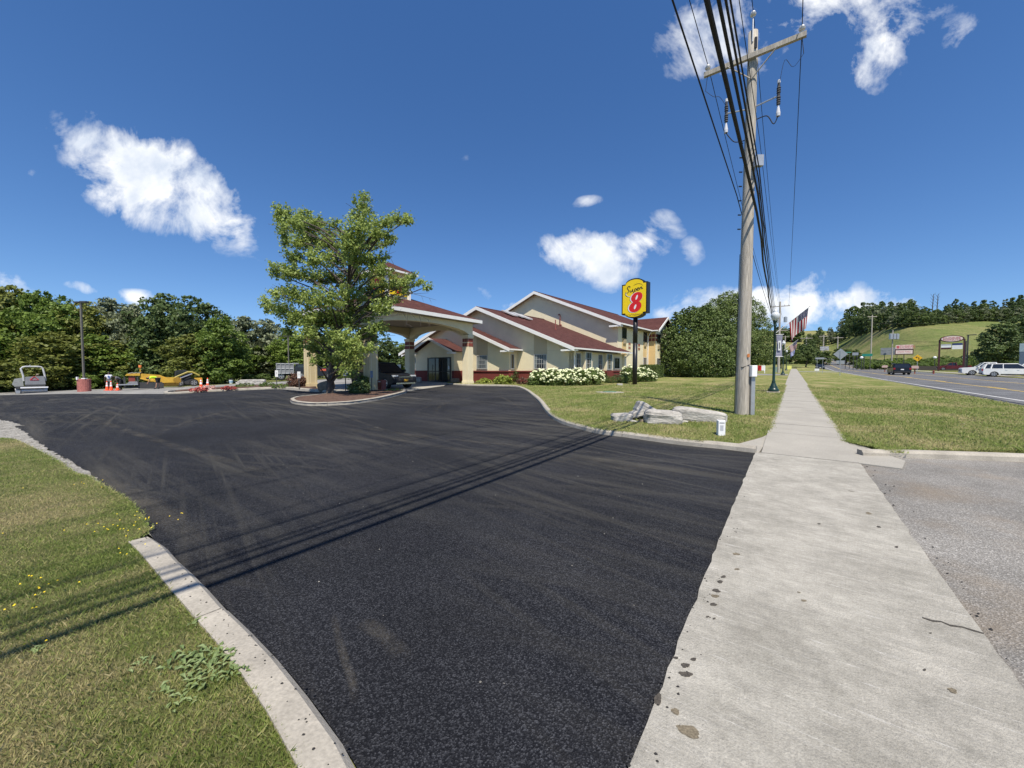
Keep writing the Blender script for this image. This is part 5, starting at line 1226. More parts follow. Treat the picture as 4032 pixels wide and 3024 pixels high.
za=zpix(236); ca=P_at(za)-UX*.17
a0,a1=ca-VX*1.24,ca+VX*1.24
d=.06; mb=MB(); e=UX*.05; f=Vector((0,0,.065))
mb.add([a0-e-f,a1-e-f,a1+e-f,a0+e-f,a0-e+f,a1-e+f,a1+e+f,a0+e+f],[(0,3,2,1),(4,5,6,7),(0,1,5,4),(1,2,6,5),(2,3,7,6),(3,0,4,7)]); arm=mb.build('crossarm','wood',pole)
for sg in (-1,1): MB().tube([ca+VX*.6*sg-UX*.06-f,P_at(za-.62)-UX*.14],.018,5).build('arm_brace','wood',pole)
M['porcelain']=mat('white_porcelain',(.6,.6,.62),.3,.05); M['polymer']=mat('grey_black_insulator',(.03,.03,.032),.5,.2)
def insul(p,par):
    i=MB().lathe([(.015,-.02),(.015,.08),(.07,.085),(.085,.12),(.03,.13),(.065,.15),(.05,.19),(.02,.2)],12,p).build('insulator','porcelain',par); return p+Vector((0,0,.2))
iL=insul(a0+VX*.1+f,pole); iR=insul(a1-VX*.1+f,pole)
MB().tube([ptop-UX*.13-Vector((0,0,.35)),ptop-UX*.14+Vector((0,0,.28))],.018,6).build('ridge_pin','metal',pole); iT=insul(ptop-UX*.14+Vector((0,0,.28)),pole)
# pole-top bracket, box, straps
MB().box(-.03,.03,-.16,-.12,0,.3).build('bracket','black',pole,loc=P_at(PTOP.z-.55))
zb=zpix(636); bx_=MB().box(-.11,.11,-.30,-.17,-.28,.02).build('splice_box','metal',pole,loc=P_at(zb)+VX*.05+Vector((.06,0,0)))
# cutouts on bracket arms
zc=zpix(430)
for sg,L in ((-1,.62),(1,.66)):
    c0=P_at(zc)+VX*.13*sg-UX*.05; c1=P_at(zc+.05)+VX*L*sg-UX*.1
    MB().tube([c0,c1],.022,6).build('cutout_bracket','metal',pole)
    cb=MB().lathe([(.02,-.26),(.05,-.24),(.04,-.2),(.055,-.18),(.04,-.15),(.055,-.12),(.04,-.09),(.055,-.06),(.04,-.02),(.04,.06),(.055,.08),(.04,.11),(.055,.14),(.04,.17),(.055,.2),(.04,.23),(.03,.34)],10,c1).build('fuse_cutout','polymer',pole,smooth=False)
    MB().lathe([(.035,.33),(.04,.34),(.04,.42),(.02,.43)],10,c1).build('cutout_cap','porcelain',pole)
    MB().lathe([(.02,-.5),(.05,-.56),(.055,-.48),(.02,-.26)],10,c1).build('cable_terminal','porcelain',pole)
    t0=c1+Vector((0,0,-.55)); t1=P_at(zc-(.85 if sg<0 else .35))+VX*.14*sg
    MB().tube(smoothline([t0,t0+Vector((0,0,-.18))-VX*.1*sg,(t0+t1)/2-Vector((0,0,.16 if sg<0 else -.05)),t1],5),.014,5,cap=False).build('riser_cable','rubber',pole)
    src=(iL if sg<0 else iR)-Vector((0,0,.75)) + VX*.05*sg
    MB().tube(smoothline([src,src-VX*.22*sg-Vector((0,0,.25)),c1+VX*.12*sg+Vector((0,0,.9)) if sg>0 else c1-VX*.18+Vector((0,0,.55)),c1+Vector((0,0,.2))],5),.006,4,cap=False).build('jumper_wire','rubber',pole)
    MB().tube([ (iL if sg<0 else iR)-Vector((0,0,.28)),src],.008,4,cap=False).build('jumper_wire','rubber',pole)
for z_ in np.linspace(zpix(900),zpix(560),7):
    MB().tube([P_at(z_)-VX*.17-UX*.05,P_at(z_)-VX*.24-UX*.1],.02,5).build('cable_clamp','black',pole)
# ground wire and conduit, meter box at the base
MB().tube([P_at(PB.z+.02)-VX*.2-UX*.03,P_at(zpix(1000))-VX*.17-UX*.03],.008,4).build('ground_wire','black',pole)
cd=VX*.25-UX*.02; MB().box(-.055,.055,-.05,.05,0,zpix(1452)-PB.z-.05).build('conduit_channel','metal',pole,loc=cd)
mb=MB().box(-.08,.08,-.08,.05,0,.33); mb.build('meter_box','plainwhite',pole,loc=cd+Vector((-.02,-.05,zpix(1484)-PB.z)),bevel=.012)
MB().tube([P_at(zpix(1437))-VX*.19-UX*.04,P_at(zpix(1448))-UX*.2,P_at(zpix(1437))+VX*.17-UX*.1],.012,5).build('loop_wire','black',pole)
MB().box(-.03,.03,-.01,.01,-.05,.05).build('reflector_tag',mat('orange_tag',(.6,.2,.05),.5),pole,loc=P_at(zpix(1402))+VX*.14-UX*.16,rz=-TH)
# shadows of cables fall on the pole from the wires themselves
NP=thing('utility_pole','second utility pole with transformers, far along the line behind the first lamp','utility pole',gz(Vector((42.9,62.,0)),0))
nz=NP.location.z; nt_=12.3-nz+.0
MB().tube([(0,0,-.3),(0,0,nt_)],[.19,.12],10).build('shaft','wood',NP)
for zz,w in ((nt_-.75,1.3),(nt_-4.6,1.1)):
    m=MB(); m.add([tuple(VX*sa*w+UX*sb*.06+Vector((0,0,zz+sc_*.06))) for sc_ in (-1,1) for sa,sb in ((-1,-1),(1,-1),(1,1),(-1,1))],[(0,3,2,1),(4,5,6,7),(0,1,5,4),(1,2,6,5),(2,3,7,6),(3,0,4,7)]); m.build('crossarm','wood',NP)
for sg in (-.4,.75): MB().lathe([(.05,-.42),(.24,-.40),(.24,.38),(.1,.46),(.03,.48)],12,tuple(VX*sg+Vector((0,0,nt_-2.9)))).build('transformer','metal',NP)
for sg in (-1.15,-.6,.6,1.15): MB().lathe([(.02,0),(.07,.08),(.05,.2)],8,tuple(VX*sg+Vector((0,0,nt_-.7)))).build('insulator','porcelain',NP)
def zwire(x0,toff):
    best=None
    for z in np.arange(4.5,14,.02):
        q=PB+VX*toff
        lo=None
        for lam in np.arange(0,11.5,.05):
            p=q-UX*lam
            if p.y<.6: break
            X,Y=proj((p.x,p.y,z))
            if Y<=0: lo=X; break
        if lo is None: continue
        if best is None or abs(lo-x0)<best[0]: best=(abs(lo-x0),z)
    return best[1]
def wire(label,name,toff,z,r,sag2,zend,tend,sag1=.1,back=46.,group='overhead wires on the utility poles',m='rubber',wob=0.,cat='wire'):
    q=Vector((PB.x,PB.y,0))+VX*toff; pts=[]
    for i in range(13):
        f_=1-i/12; p=q-UX*back*f_; pts.append(Vector((p.x,p.y,z-sag1*4*f_*(1-f_))))
    e=Vector((42.9,62.,0))+VX*tend; ze=zend
    for i in range(1,25):
        f_=i/24; p=q.lerp(e,f_); pts.append(Vector((p.x+wob*math.sin(i*1.9)*.5,p.y,z+(ze-z)*f_-sag2*4*f_*(1-f_)+wob*math.sin(i*2.3))))
    root=MB(); root.tube(pts,r,6,cap=False); o=root.build(name,m,smooth=True); tag(o,label,cat,group); return o
S1='wires strung along the road'
zz=PTOP.z
wz=iL.z+PB.z; rel=lambda p:(Vector((p.x,p.y,0))).dot(VX)
wire('thin wire on the left end insulator of the crossarm','power_wire',rel(iL),iL.z+PB.z,.011,.9,nz+nt_-.5,-1.15)
wire('thin wire on the right end insulator of the crossarm','power_wire',rel(iR),iR.z+PB.z,.011,.7,nz+nt_-.5,1.15)
wire('thin wire over the very top of the near pole','power_wire',rel(iT),iT.z+PB.z,.010,.9,nz+nt_+.2,0)
wire('single leftmost wire reaching the near pole below the cable bundle','power_wire',-.26,zwire(2653,-.26),.014,.9,nz+8.0,-.3)
ZB=[]
for lab,x0,to,r,sg,ze,te,wb in (('thickest black cable, left in the bundle over the drive',2788,.26,.036,1.1,6.9,-.3,.05),('second thick black cable of the bundle from the left',2832,.27,.028,1.0,7.2,-.3,.03),('third cable of the black bundle from the left',2860,.28,.021,.9,7.5,-.25,.0),('rightmost cable of the black bundle',2877,.29,.017,.8,7.9,-.2,.0)):
    z_=zwire(x0,to); ZB.append(z_); wire(lab,'telephone_cable',to,z_,r,sg,nz+ze,te,wob=wb,cat='cable')
wire('slender wire crossing in front of the pole top to the splice box','power_wire',.02,zpix(640)+.9,.008,.8,nz+9.2,.3)
wire('thin wire passing right of the near pole shaft','power_wire',.28,zpix(560),.008,.8,nz+8.8,.4)
print('bundle z',ZB,'pole',tuple(PB),PTOP.z,'za',za)
# splice enclosures hanging on the bundle
for x,y,L in ((2993,880,.45),(3012,1005,.3)):
    pass
def farpole(px,yb,yt,Y,aw,label,box=False,arm=True):
    d=raydir(px,1400); X=d[0]*Y/d[1]; g=gz(Vector((X,Y,0))); h=topz(px,yt,Y)-g.z; root=thing('utility_pole',label,'utility pole',g)
    r=max(.16,Y/1515*2.4); MB().tube([(0,0,-.3),(0,0,h)],[r,r*.75],8).build('shaft','wood',root)
    if arm: m=MB().box(-aw,aw,-.1,.1,h-1.0,h-.7); m.build('crossarm','wood',root,rz=-.2)
    if box:
        for k in (-.9,0.,.9): MB().lathe([(.1,-.8),(.42,-.8),(.42,.7),(.1,.8)],10,(k,-.4,h-1.8)).build('transformer','metal',root)
    return root
fp=[farpole(3429,1380,1240,190,2.,'tall thin grey pole standing alone against the hill wood'),farpole(3174,1395,1326,230,3.2,'far pole with wide crossarm left of the road end'),farpole(3241,1365,1319,250,2.6,'far pole above the small billboard at the road end'),farpole(3297,1368,1324,220,2.8,'far pole above the grey back of the diamond sign'),farpole(3090,1340,1322,330,3.,'tiny pole on the far meadow beside the second lamp'),farpole(3512,1402,1300,110,1.1,'pole carrying transformers left of the rectangular shop sign',True,False)]
def span(label,pts,r=.05,sag=2.):
    a,b=pts; P=[]
    for i in range(13):
        f_=i/12; p=Vector(a).lerp(Vector(b),f_); p.z-=sag*4*f_*(1-f_); P.append(p)
    o=MB().tube(P,r,4,cap=False).build('power_wire','rubber'); tag(o,label,'wire','distant wires over the road')
T_=lambda o,dz,dx=0: Vector((o.location.x+dx,o.location.y,o.location.z+dz))
def hh(o): return max(v.co.z for c in bpy.data.objects if c.parent==o for v in c.data.vertices)
H_=[hh(o) for o in fp]
span('distant wire from the wide-armed pole to the right, upper',(T_(fp[1],H_[1]-.7,-2),T_(fp[3],H_[3]-.7,-2)),.09,2.)
span('distant wire from the wide-armed pole to the right, lower',(T_(fp[1],H_[1]-3,2),T_(fp[3],H_[3]-3,2)),.09,3.)
span('distant wire running left from the wide-armed pole',(T_(fp[1],H_[1]-1.5),AT(3040,1350,200)),.09,1.)
span('distant wire from the billboard pole across to the thin grey pole',(T_(fp[3],H_[3]-1.5),T_(fp[0],H_[0]-5)),.09,1.)
span('service wire from the transformer pole to the tall oval sign, upper',(T_(fp[5],H_[5]-2.5),AT(3712,1346,88)),.035,.3)
span('service wire from the transformer pole to the tall oval sign, lower',(T_(fp[5],H_[5]-4.5),AT(3712,1357,88)),.035,.3)
span('distant wire across the meadow from the thin grey pole to the right',(T_(fp[0],H_[0]-4),AT(3800,1262,230)),.07,1.)
# ---------------- roadside motel sign ----------------
SB=gz(G(2499,1514,.09),.02); k_=SB.y/1515.
SG=thing('motel_sign','tall black-framed yellow motel sign with a red numeral on one black pole','sign',SB,-R(42))
ph=topz(2505,1248,SB.y)-SB.z
MB().tube([(0,0,-.2),(0,0,ph*.62)],[.17,.165],14).build('pole','black',SG,smooth=True); MB().tube([(0,0,ph*.62),(0,0,ph-1.7*0)],[.165,.16],14).build('pole_upper','black',SG,smooth=True)
MB().tube([(0,0,ph-.05),(0,0,ph+.3)],[.1,.1],12).build('neck','black',SG)
w_=.95; zlo=topz(2500,1237,SB.y)-SB.z; zhi=topz(2500,1117,SB.y)-SB.z; aw=.66; ab=.30; T_s=.26
def sgnpoly(e=0.):
    P=[(-w_+e,zlo+e),(-aw,zlo+e)]
    for i in range(1,16): 
        a=PI*i/16; P.append((-aw*math.cos(a),zlo+e-(ab-.0)*math.sin(a)))
    P+=[(aw,zlo+e),(w_-e,zlo+e),(w_-e,zhi-e),(aw,zhi-e)]
    for i in range(1,16):
        a=PI*i/16; P.append((aw*math.cos(a),zhi-e+(ab+.04)*math.sin(a)))
    P+=[(-aw,zhi-e),(-w_+e,zhi-e)]
    return P
cab=MB().prism(sgnpoly(0),'y',-T_s,T_s).build('cabinet','black',SG)
for sgn in (-1,1):
    y=sgn*T_s; P=[(x*.999,z) for x,z in sgnpoly(.085)]
    a,b=(y-.012,y-.001) if sgn<0 else (y+.001,y+.012)
    f=MB().prism(P,'y',a,b).build('sign_face','signyellow',SG)
    yo=y+sgn*.016; zc_=(zlo+zhi)/2; fx=-sgn
    def ribbon(pts,r,m,name,close=False):
        P=smoothline([(fx*-1*p[0] if sgn>0 else p[0],yo,zc_+p[1]) for p in pts],5); q=MB(); n=len(P)
        V=[];
        for i,p in enumerate(P):
            d=(P[min(i+1,n-1)]-P[max(i-1,0)]); d=d.normalized() if d.length>1e-6 else Vector((1,0,0)); nn=Vector((-d.z,0,d.x))*(r*(.6+.4*math.sin(PI*min(1,i/(n-1)*1.2))))
            V+=[p+nn,p-nn]
        q.add(V,[(2*i,2*i+1,2*i+3,2*i+2) for i in range(n-1)]); return q.build(name,m,f)
    # numeral 8, slanted: two stacked lobes with narrow counters
    def lobe(cx_,cz,rx,rz_,m,name,dy=0.,hole=None,sl=.22):
        n=30; V=[];Fs=[]
        for kk in range(n):
            a=2*PI*kk/n; x=cx_+rx*math.cos(a)+sl*rz_*math.sin(a)*.9; z=cz+rz_*math.sin(a)
            V.append(((x)*(1 if sgn<0 else -1),yo+sgn*dy,zc_+z))
        if hole:
            hx,hz=hole
            for kk in range(n):
                a=2*PI*kk/n; x=cx_+hx*math.cos(a)+sl*hz*math.sin(a)*1.4; z=cz+hz*math.sin(a); V.append(((x)*(1 if sgn<0 else -1),yo+sgn*dy,zc_+z))
            Fs=[(i,(i+1)%n,n+(i+1)%n,n+i) for i in range(n)]
        else: Fs=[tuple(range(n))]
        q=MB(); q.add(V,Fs); return q.build(name,m,f)
    lobe(.02,-.62,.50,.40,'black','numeral_shadow',.001); lobe(.14,.04,.46,.38,'black','numeral_shadow',.002)
    lobe(.045,-.61,.50,.40,'plainwhite','numeral_outline',.003); lobe(.165,.05,.46,.38,'plainwhite','numeral_outline',.004)
    lobe(.09,-.60,.46,.385,'red','numeral',.006,(.075,.17)); lobe(.20,.06,.42,.36,'red','numeral',.008,(.07,.17))
    S_=[[(-.36,.78),(-.30,.86),(-.42,.90),(-.52,.78),(-.44,.66),(-.40,.54),(-.52,.44),(-.62,.48)],[(-.30,.64),(-.30,.50),(-.20,.50),(-.10,.66),(-.12,.50),(-.06,.50)],[(.06,.68),(-.04,.40),(-.16,.20)],[(.0,.56),(.08,.68),(.16,.62),(.10,.50),(.0,.52)],
        [(.20,.58),(.32,.64),(.30,.72),(.22,.64),(.24,.52),(.38,.56)],[(.40,.72),(.42,.54)],[(.42,.62),(.50,.74),(.58,.72)],[(.56,.74),(.56,.60),(.66,.66)]]
    for st_ in S_: ribbon(st_,.032,'black','script_stroke')
    ribbon([(-.62,.52),(-.66,.34),(-.5,.18),(-.3,.14)],.022,'black','swoosh'); ribbon([(-.58,.5),(-.62,.34),(-.47,.2),(-.28,.16)],.02,'plainwhite','swoosh'); ribbon([(-.05,.92),(.2,1.0),(.5,.95),(.62,.82)],.014,'black','swoosh')
    M['olivetext']=mat('olive_lettering',(.25,.19,.02),.5)
    text_mesh('BY WYNDHAM',.17,'olivetext','lettering',f,(0,yo+sgn*.002,zc_-1.16),(R(90),0,0 if sgn<0 else PI),.004,sx=1.15)
# ---------------- lamp posts, banners, flags ----------------
def flagmat():
    m,nt,b=newmat('stars_and_stripes_cloth',.8,.1); uv=nd(nt,'ShaderNodeTexCoord'); sx=nd(nt,'ShaderNodeSeparateXYZ'); nt.links.new(uv.outputs['UV'],sx.inputs[0])
    st=mth(nt,'LESS_THAN',mth(nt,'FRACT',mth(nt,'MULTIPLY',sx.outputs[0],6.5)),.5)
    c=cmix(nt,st,(.62,.60,.58),(.28,.012,.02))
    can=mth(nt,'MULTIPLY',mth(nt,'LESS_THAN',sx.outputs[0],.54),mth(nt,'LESS_THAN',sx.outputs[1],.40))
    gx=mth(nt,'ABSOLUTE',mth(nt,'SUBTRACT',mth(nt,'FRACT',mth(nt,'MULTIPLY',sx.outputs[0],13)),.5)); gy=mth(nt,'ABSOLUTE',mth(nt,'SUBTRACT',mth(nt,'FRACT',mth(nt,'MULTIPLY',sx.outputs[1],15)),.5))
    star=mth(nt,'LESS_THAN',mth(nt,'ADD',gx,gy),.28); cc=cmix(nt,star,(.012,.018,.07),(.6,.6,.6)); c=cmix(nt,can,c,cc)
    nt.links.new(c,b.inputs['Base Color']); t=nd(nt,'ShaderNodeBsdfTranslucent'); nt.links.new(c,t.inputs[0]); ms=nd(nt,'ShaderNodeMixShader',inp={0:.25}); nt.links.new(b.outputs[0],ms.inputs[1]); nt.links.new(t.outputs[0],ms.inputs[2]); nt.links.new(ms.outputs[0],nt.nodes['Material Output'].inputs[0]); return m
M['flag']=flagmat(); M['blueflag']=mat('blue_white_flag',(.03,.06,.4),.8,.1,1.1,col2=(.55,.56,.6))
M['banner']=mat('banner_print',(.16,.15,.24),.8,.1,2.,col2=(.42,.42,.48),sc3=(.6,1,3.))
def cloth(parent,tip,low,drop,m,seed,sway=.25):
    """cloth hung along the staff from tip to low"""
    V=[];UV=[];na,nb=24,18; rg=np.random.default_rng(seed); tip=Vector(tip);low=Vector(low)
    for i in range(na+1):
        u=i/na
        for j in range(nb+1):
            v=j/nb; p=tip.lerp(low,u); 
            p=p+Vector((sway*v*.35,0,-drop*v*(1-.12*math.sin(u*PI)))); w=.06*v+.015; nrm=Vector((0,1,0)); p+=nrm*(w*math.sin(u*9+v*2.5+seed))+Vector((.05*v*math.sin(u*7),0,0)); p.x+=(tip.x-low.x)*(-.35*v*(1-u)*.6)
            V.append(p);UV.append((u,v))
    me=bpy.data.meshes.new('cloth'); me.from_pydata(V,[],[(i*(nb+1)+j,i*(nb+1)+j+1,(i+1)*(nb+1)+j+1,(i+1)*(nb+1)+j) for i in range(na) for j in range(nb)])
    l_=me.uv_layers.new()
    for l in me.loops: l_.data[l.index].uv=UV[l.vertex_index]
    me.polygons.foreach_set('use_smooth',[True]*len(me.polygons)); me.materials.append(M[m]); o=bpy.data.objects.new('cloth',me); COL.objects.link(o); o.parent=parent; return o
def lamp(px,yb,ytop,label,flag='flag',banner=True,seed=1,Yset=None):
    g=G(px,yb,.09) if not Yset else Vector(((px-2016)/1515*Yset,Yset,0)); g=gz(g,.08); h=topz(px,ytop,g.y)-g.z; s=h/4.75
    r=thing('street_lamp',label,'street lamp',g,-TH,'ornamental lamp posts along the sidewalk'); r.scale=(s,s,s)
    MB().box(-.32,.32,-.32,.32,-.1,.06).build('footing','concrete',r,bevel=.01)
    MB().lathe([(.25,.06),(.27,.1),(.26,.2),(.21,.24),(.2,.3),(.15,.4),(.1,.55),(.085,.6),(.1,.62),(.08,.66),(.07,.7),(.055,3.75),(.08,3.78),(.08,3.83),(.055,3.86),(.06,3.95),(.11,4.05),(.12,4.1)],16).build('post','green',r,smooth=True)
    MB().lathe([(.1,4.1),(.17,4.2),(.225,4.34),(.215,4.46),(.15,4.54),(.09,4.57),(.11,4.62),(.09,4.68),(.03,4.75)],16).build('globe','lampglass',r,smooth=True)
    if banner:
        for z in (2.05,3.3): MB().tube([(-.06,0,z),(.42,0,z)],.015,5).build('banner_arm','plainwhite',r)
        V=[];n=10
        for i in range(n+1):
            for j in (0,1): V.append((.07+.3*j+.04*math.sin(i/n*PI)*(1 if j==0 else -1)*.6,.03*math.sin(i/n*PI*1.0),2.07+1.21*i/n))
        MB().add(V,[(2*i,2*i+1,2*i+3,2*i+2) for i in range(n)]).build('banner','banner',r)
        MB().box(.17,.30,-.035,-.03+.0,2.4,2.95).build('banner_picture','plainwhite',r); MB().box(.215,.25,-.042,-.036,2.5,2.85).build('banner_figure','black',r)
        V=[(-.07-.05*math.sin(i/n*PI)-.0*j,.06*j-.03,2.05+1.25*i/n) for i in range(n+1) for j in (0,1)]; MB().add([(v[0]-.02,v[1]*2,v[2]) for v in V],[(2*i,2*i+1,2*i+3,2*i+2) for i in range(n)]).build('banner_edge','black',r)
    if flag:
        a=math.radians(43); L=2.05; tip=(math.cos(a)*L+.05,0,3.4+math.sin(a)*L*.98); lo=(.05,0,3.4)
        fs=thing('flag',('large stars and stripes flag on a white staff on the nearest lamp post' if seed==1 else 'smaller stars and stripes flag on the second lamp post' if seed==2 else 'blue and white flag on the third lamp post, below the striped flags' if flag=='blueflag' else 'small striped flag on a far lamp post'),'flag',g,-TH); fs.scale=(s,s,s)
        MB().tube([lo,tip],.018,6).build('staff','plainwhite',fs); MB().lathe([(.01,-.03),(.03,0),(.01,.03)],8,tip).build('finial','plainwhite',fs)
        t=Vector(tip);l=Vector(lo); cloth(fs,t-(t-l).normalized()*.08,t.lerp(l,.60),1.15,flag,seed)
lamp(3045,1545,1217,'nearest dark green lamp post with frosted globe, banner and big flag',seed=1)
lamp(3082,1479,1340,'second lamp post from the camera along the sidewalk',seed=2,banner=False,Yset=50)
lamp(3095,1459,1377,'third lamp post from the camera along the sidewalk',flag='blueflag',seed=3,banner=False,Yset=84)
lamp(3102,1450,1398,'farthest visible lamp post along the sidewalk',flag=None,seed=4,banner=False,Yset=118)
# far parking-lot lamps on the left
def lotlamp(px,yb,yt,Y,label,base=True,lean=0):
    g=gz(Vector(((px-2016)/1515*Y,Y,0)),0); h=topz(px,yt,Y)-g.z; r=thing('parking_lot_lamp',label,'lamp post',g)
    if base:
        MB().lathe([(.46,-.3),(.46,1.12),(.44,1.16)],20).build('concrete_base',mat('faded_red_paint',(.36,.13,.11),.9,.15,5.,fine=.25,fscale=12),r,smooth=False)
        MB().box(-.16,-.04,-.52,-.40,1.1,1.36).build('white_bottle','plainwhite',r); MB().box(.06,.42,-.3,-.05,1.17,1.24).build('white_lid','plainwhite',r)
    b0=1.15 if base else 0
    MB().box(-.06,.06,-.06,.06,b0,h).build('mast',mat('brown_grey_mast',(.14,.13,.11),.6),r)
    MB().box(-.55,.0,-.16,.16,h-.02,h+.1).build('lamp_head','dmetal',r); MB().box(.05,.62,-.16,.16,h+.0,h+.14).build('lamp_head','dmetal',r)
lotlamp(330,1538,1192,36,'tall square-headed parking lamp on a round faded red concrete base')
lotlamp(1138,1500,1325,53,'plain grey lamp mast rising behind the bed of the dump truck',False)
# ---------------- rocks, markers, cover ----------------
def rock(name,label,cat,px,yb,sx,sy,sz,seed,m='rock',rz=0.,tilt=(0,0),lift=0.,group=None):
    b=G(px,yb,.09); b=Vector((b.x,b.y,zf(b.x,b.y)+.07+lift)); bm=bmesh.new(); bmesh.ops.create_icosphere(bm,subdivisions=4,radius=1.); rg=np.random.default_rng(seed)
    from mathutils import noise as mn
    off=Vector(rg.uniform(0,50,3))
    for v in bm.verts:
        c=v.co; q=Vector([math.copysign(abs(t)**.45,t) for t in c]); n=mn.fractal(q*1.3+off,1.,2.,5); q*=1+.08*n
        lay=mn.noise(Vector((q.x*.8,q.y*.8,q.z*7))+off); q.x*=1+.03*lay; q.y*=1+.06*lay
        v.co=Vector((q.x*sx,q.y*sy,q.z*sz))
    me=bpy.data.meshes.new(name); bm.to_mesh(me); bm.free(); me.materials.append(M[m]); me.polygons.foreach_set('use_smooth',[False]*len(me.polygons))
    o=bpy.data.objects.new(name,me); COL.objects.link(o); o.location=b+Vector((0,0,sz*.75)); o.rotation_euler=(tilt[0],tilt[1],rz); return tag(o,label,cat,group)
kk=G(2650,1660).y/1515
rock('rock','long layered grey rock at the right end of the row, behind the white marker','rock',2750,1655,96*kk,.3,27*kk,1,rz=-.25,tilt=(0,.12))
rock('rock','pale blunt rock with painted marks in the middle of the row','rock',2608,1664,64*kk,.3,28*kk,2,rz=-.1,tilt=(0,.06))
rock('rock','rock leaning up against the pale middle rock','rock',2540,1648,42*kk,.26,26*kk,3,rz=-.1,tilt=(0,.55),lift=.10)
rock('rock','flat dark grey rock at the left end of the row','rock',2448,1655,38*kk,.24,17*kk,4,tilt=(0,-.05))
rock('rock','small angular rock on the left side of the row','rock',2505,1650,24*kk,.18,14*kk,5,tilt=(0,-.3),lift=.09)
rock('rock','thin flat stone lying before the small angular rock','rock',2492,1660,26*kk,.1,5*kk,6,tilt=(0,.2))
rock('rock','little rounded pinkish stone between the rocks','rock',2525,1661,9*kk,.07,7*kk,7,m='rockb')
rock('rock','low pale stone half sunk in the grass between the two big rocks','rock',2690,1661,14*kk,.1,5*kk,8)
rock('boulder','pale boulder in the shade left of the entrance doors','boulder',1641,1504,.37,.3,.25,9,m='rock')
rock('boulder','brown boulder right of the entrance doors by the column','boulder',1792,1507,.33,.28,.22,10,m='rockb')
rock('boulder','grey pointed boulder behind the island tree trunk','boulder',1285,1536,.42,.3,.3,11,m='rockb',tilt=(0,-.3))
rock('rock','small white stones under the shaded shrub near the sign post','rock',2440,1517,.2,.1,.08,12)
mk=gz(G(2838,1705,.09),.07); MK=thing('marker_post','short square white marker stub on the lawn before the long rock','marker',mk,-.2)
q=.07; MB().box(-q,q,-q,q,-.1,.30).build('post','plainwhite',MK,bevel=.006)
for i,(t_,z) in enumerate((('CAUTION',.36),('FIBER',.28),('OPTIC',.22),('CABLE',.16))): 
    if i==0: text_mesh('T',.001,'grey','lettering',MK,(0,-q-.002,z),(R(90),0,0),.0005) if 0 else None
MB().box(-.05,.05,-q-.003,-q-.0005,.24,.26).build('print_line','grey',MK); MB().box(-.035,.03,-q-.003,-q-.0005,.08,.2).build('print_block',mat('faint_print',(.45,.46,.5),.7),MK)
cv=gz(G(2400,1544,.09),.085); CV=thing('utility_cover','flat round green utility cover set in a pale concrete ring in the lawn','manhole cover',cv); MB().lathe([(.75,-.05),(.75,.01),(.7,.02)],24).build('ring','concrete',CV); MB().lathe([(.36,.0),(.36,.04),(.34,.045)],24).build('lid',mat('green_lid',(.12,.2,.14),.7),CV)
# ---------------- signs ----------------
def hsign(px,yp,ytop,w,h,m,label,rz=0.,Y=None,off=.09,mark=None,pm='dmetal',name='parking_sign'):
    g=G(px,yp,off) if Y is None else Vector(((px-2016)/1515*Y,Y,0)); g=gz(g,off*.8); hz=topz(px,ytop,g.y)-g.z; k=g.y/1515; az=-math.atan2(g.x,g.y)
    r=thing(name,label,'sign',g,az+rz); MB().box(-.025,.025,-.015,.015,0,hz-h*k*.2).build('post',pm,r); MB().box(-w*k/2,w*k/2,-.03,-.016,hz-h*k,hz).build('plate',m,r)
    if mark: text_mesh(mark,h*k*.36,'grey','lettering',r,(0,-.033,hz-h*k*.45),(R(90),0,0),.001)
    return r
for a in ((1090,1523,1458,10,26,'plainwhite','white parking sign in the planting bed, farthest left','3'),(1178,1530,1463,11,26,'plainwhite','white parking sign beside the brownish bush','3'),(1361,1538,1454,16,26,'plainwhite','white parking sign right of the island tree trunk','2'),(1574,1500,1434,10,19,'plainwhite','white parking sign seen behind the dark car hood','I')): hsign(a[0],a[1],a[2],a[3],a[4],a[5],a[6],mark=a[7])
M['blue']=mat('faded_blue_sign',(.14,.2,.3),.5); hsign(1464,1542,1460,10,27,'blue','faded blue and white accessible parking sign in front of the second column',mark='&')
# trash box
tb=gz(G(1503,1540,.02),.0); TBx=thing('litter_bin','narrow red litter bin beside the second canopy column','bin',tb,-.6); k=tb.y/1515; MB().box(-.2,.2,-.16,.16,0,46*k).build('body',mat('rust_red_paint',(.22,.06,.045),.7),TBx,bevel=.01); MB().box(-.11,.11,-.165,-.161,37*k,41*k).build('opening','plainwhite',TBx)
# back of diamond sign on the verge
def diamond(px,yb,yt,w,m,label,back=True,Y=None,rz=0.):
    g=G(px,yb,.09) if Y is None else Vector(((px-2016)/1515*Y,Y,0)); g=gz(g,.07); k=g.y/1515; az=-math.atan2(g.x,g.y); r=thing('warning_sign',label,'road sign',g,az+rz); zt1=topz(px,yt,g.y)-g.z; hw=w*k/2; zc=zt1-hw
    MB().box(-.035,.035,-.03,.03,-.1,zt1-hw*.4).build('post','metal',r)
    y0,y1=(.035,.05) if back else (-.05,-.035)
    p=MB().prism([(0,zc-hw),(hw,zc),(0,zc+hw),(-hw,zc)],'y',y0,y1).build('plate',m,r); return r,zc,hw,p
r,zc,hw,p=diamond(3307,1478,1372,44,'metal','grey unpainted back of a diamond warning sign on a post on the verge')
MB().box(-.3,.25,.0301,.0349,zc+hw*.5,zc+hw*.62).build('brace','metal',r); MB().box(-hw*.55,hw*.6,.035,.05,zc-hw*1.75,zc-hw*1.15).build('sub_plate','metal',r)
r,zc,hw,p=diamond(3610,1450,1396,27,mat('warning_yellow',(.8,.45,.02),.5),'yellow diamond warning sign with a black left-turn arrow across the road',False,Y=66)
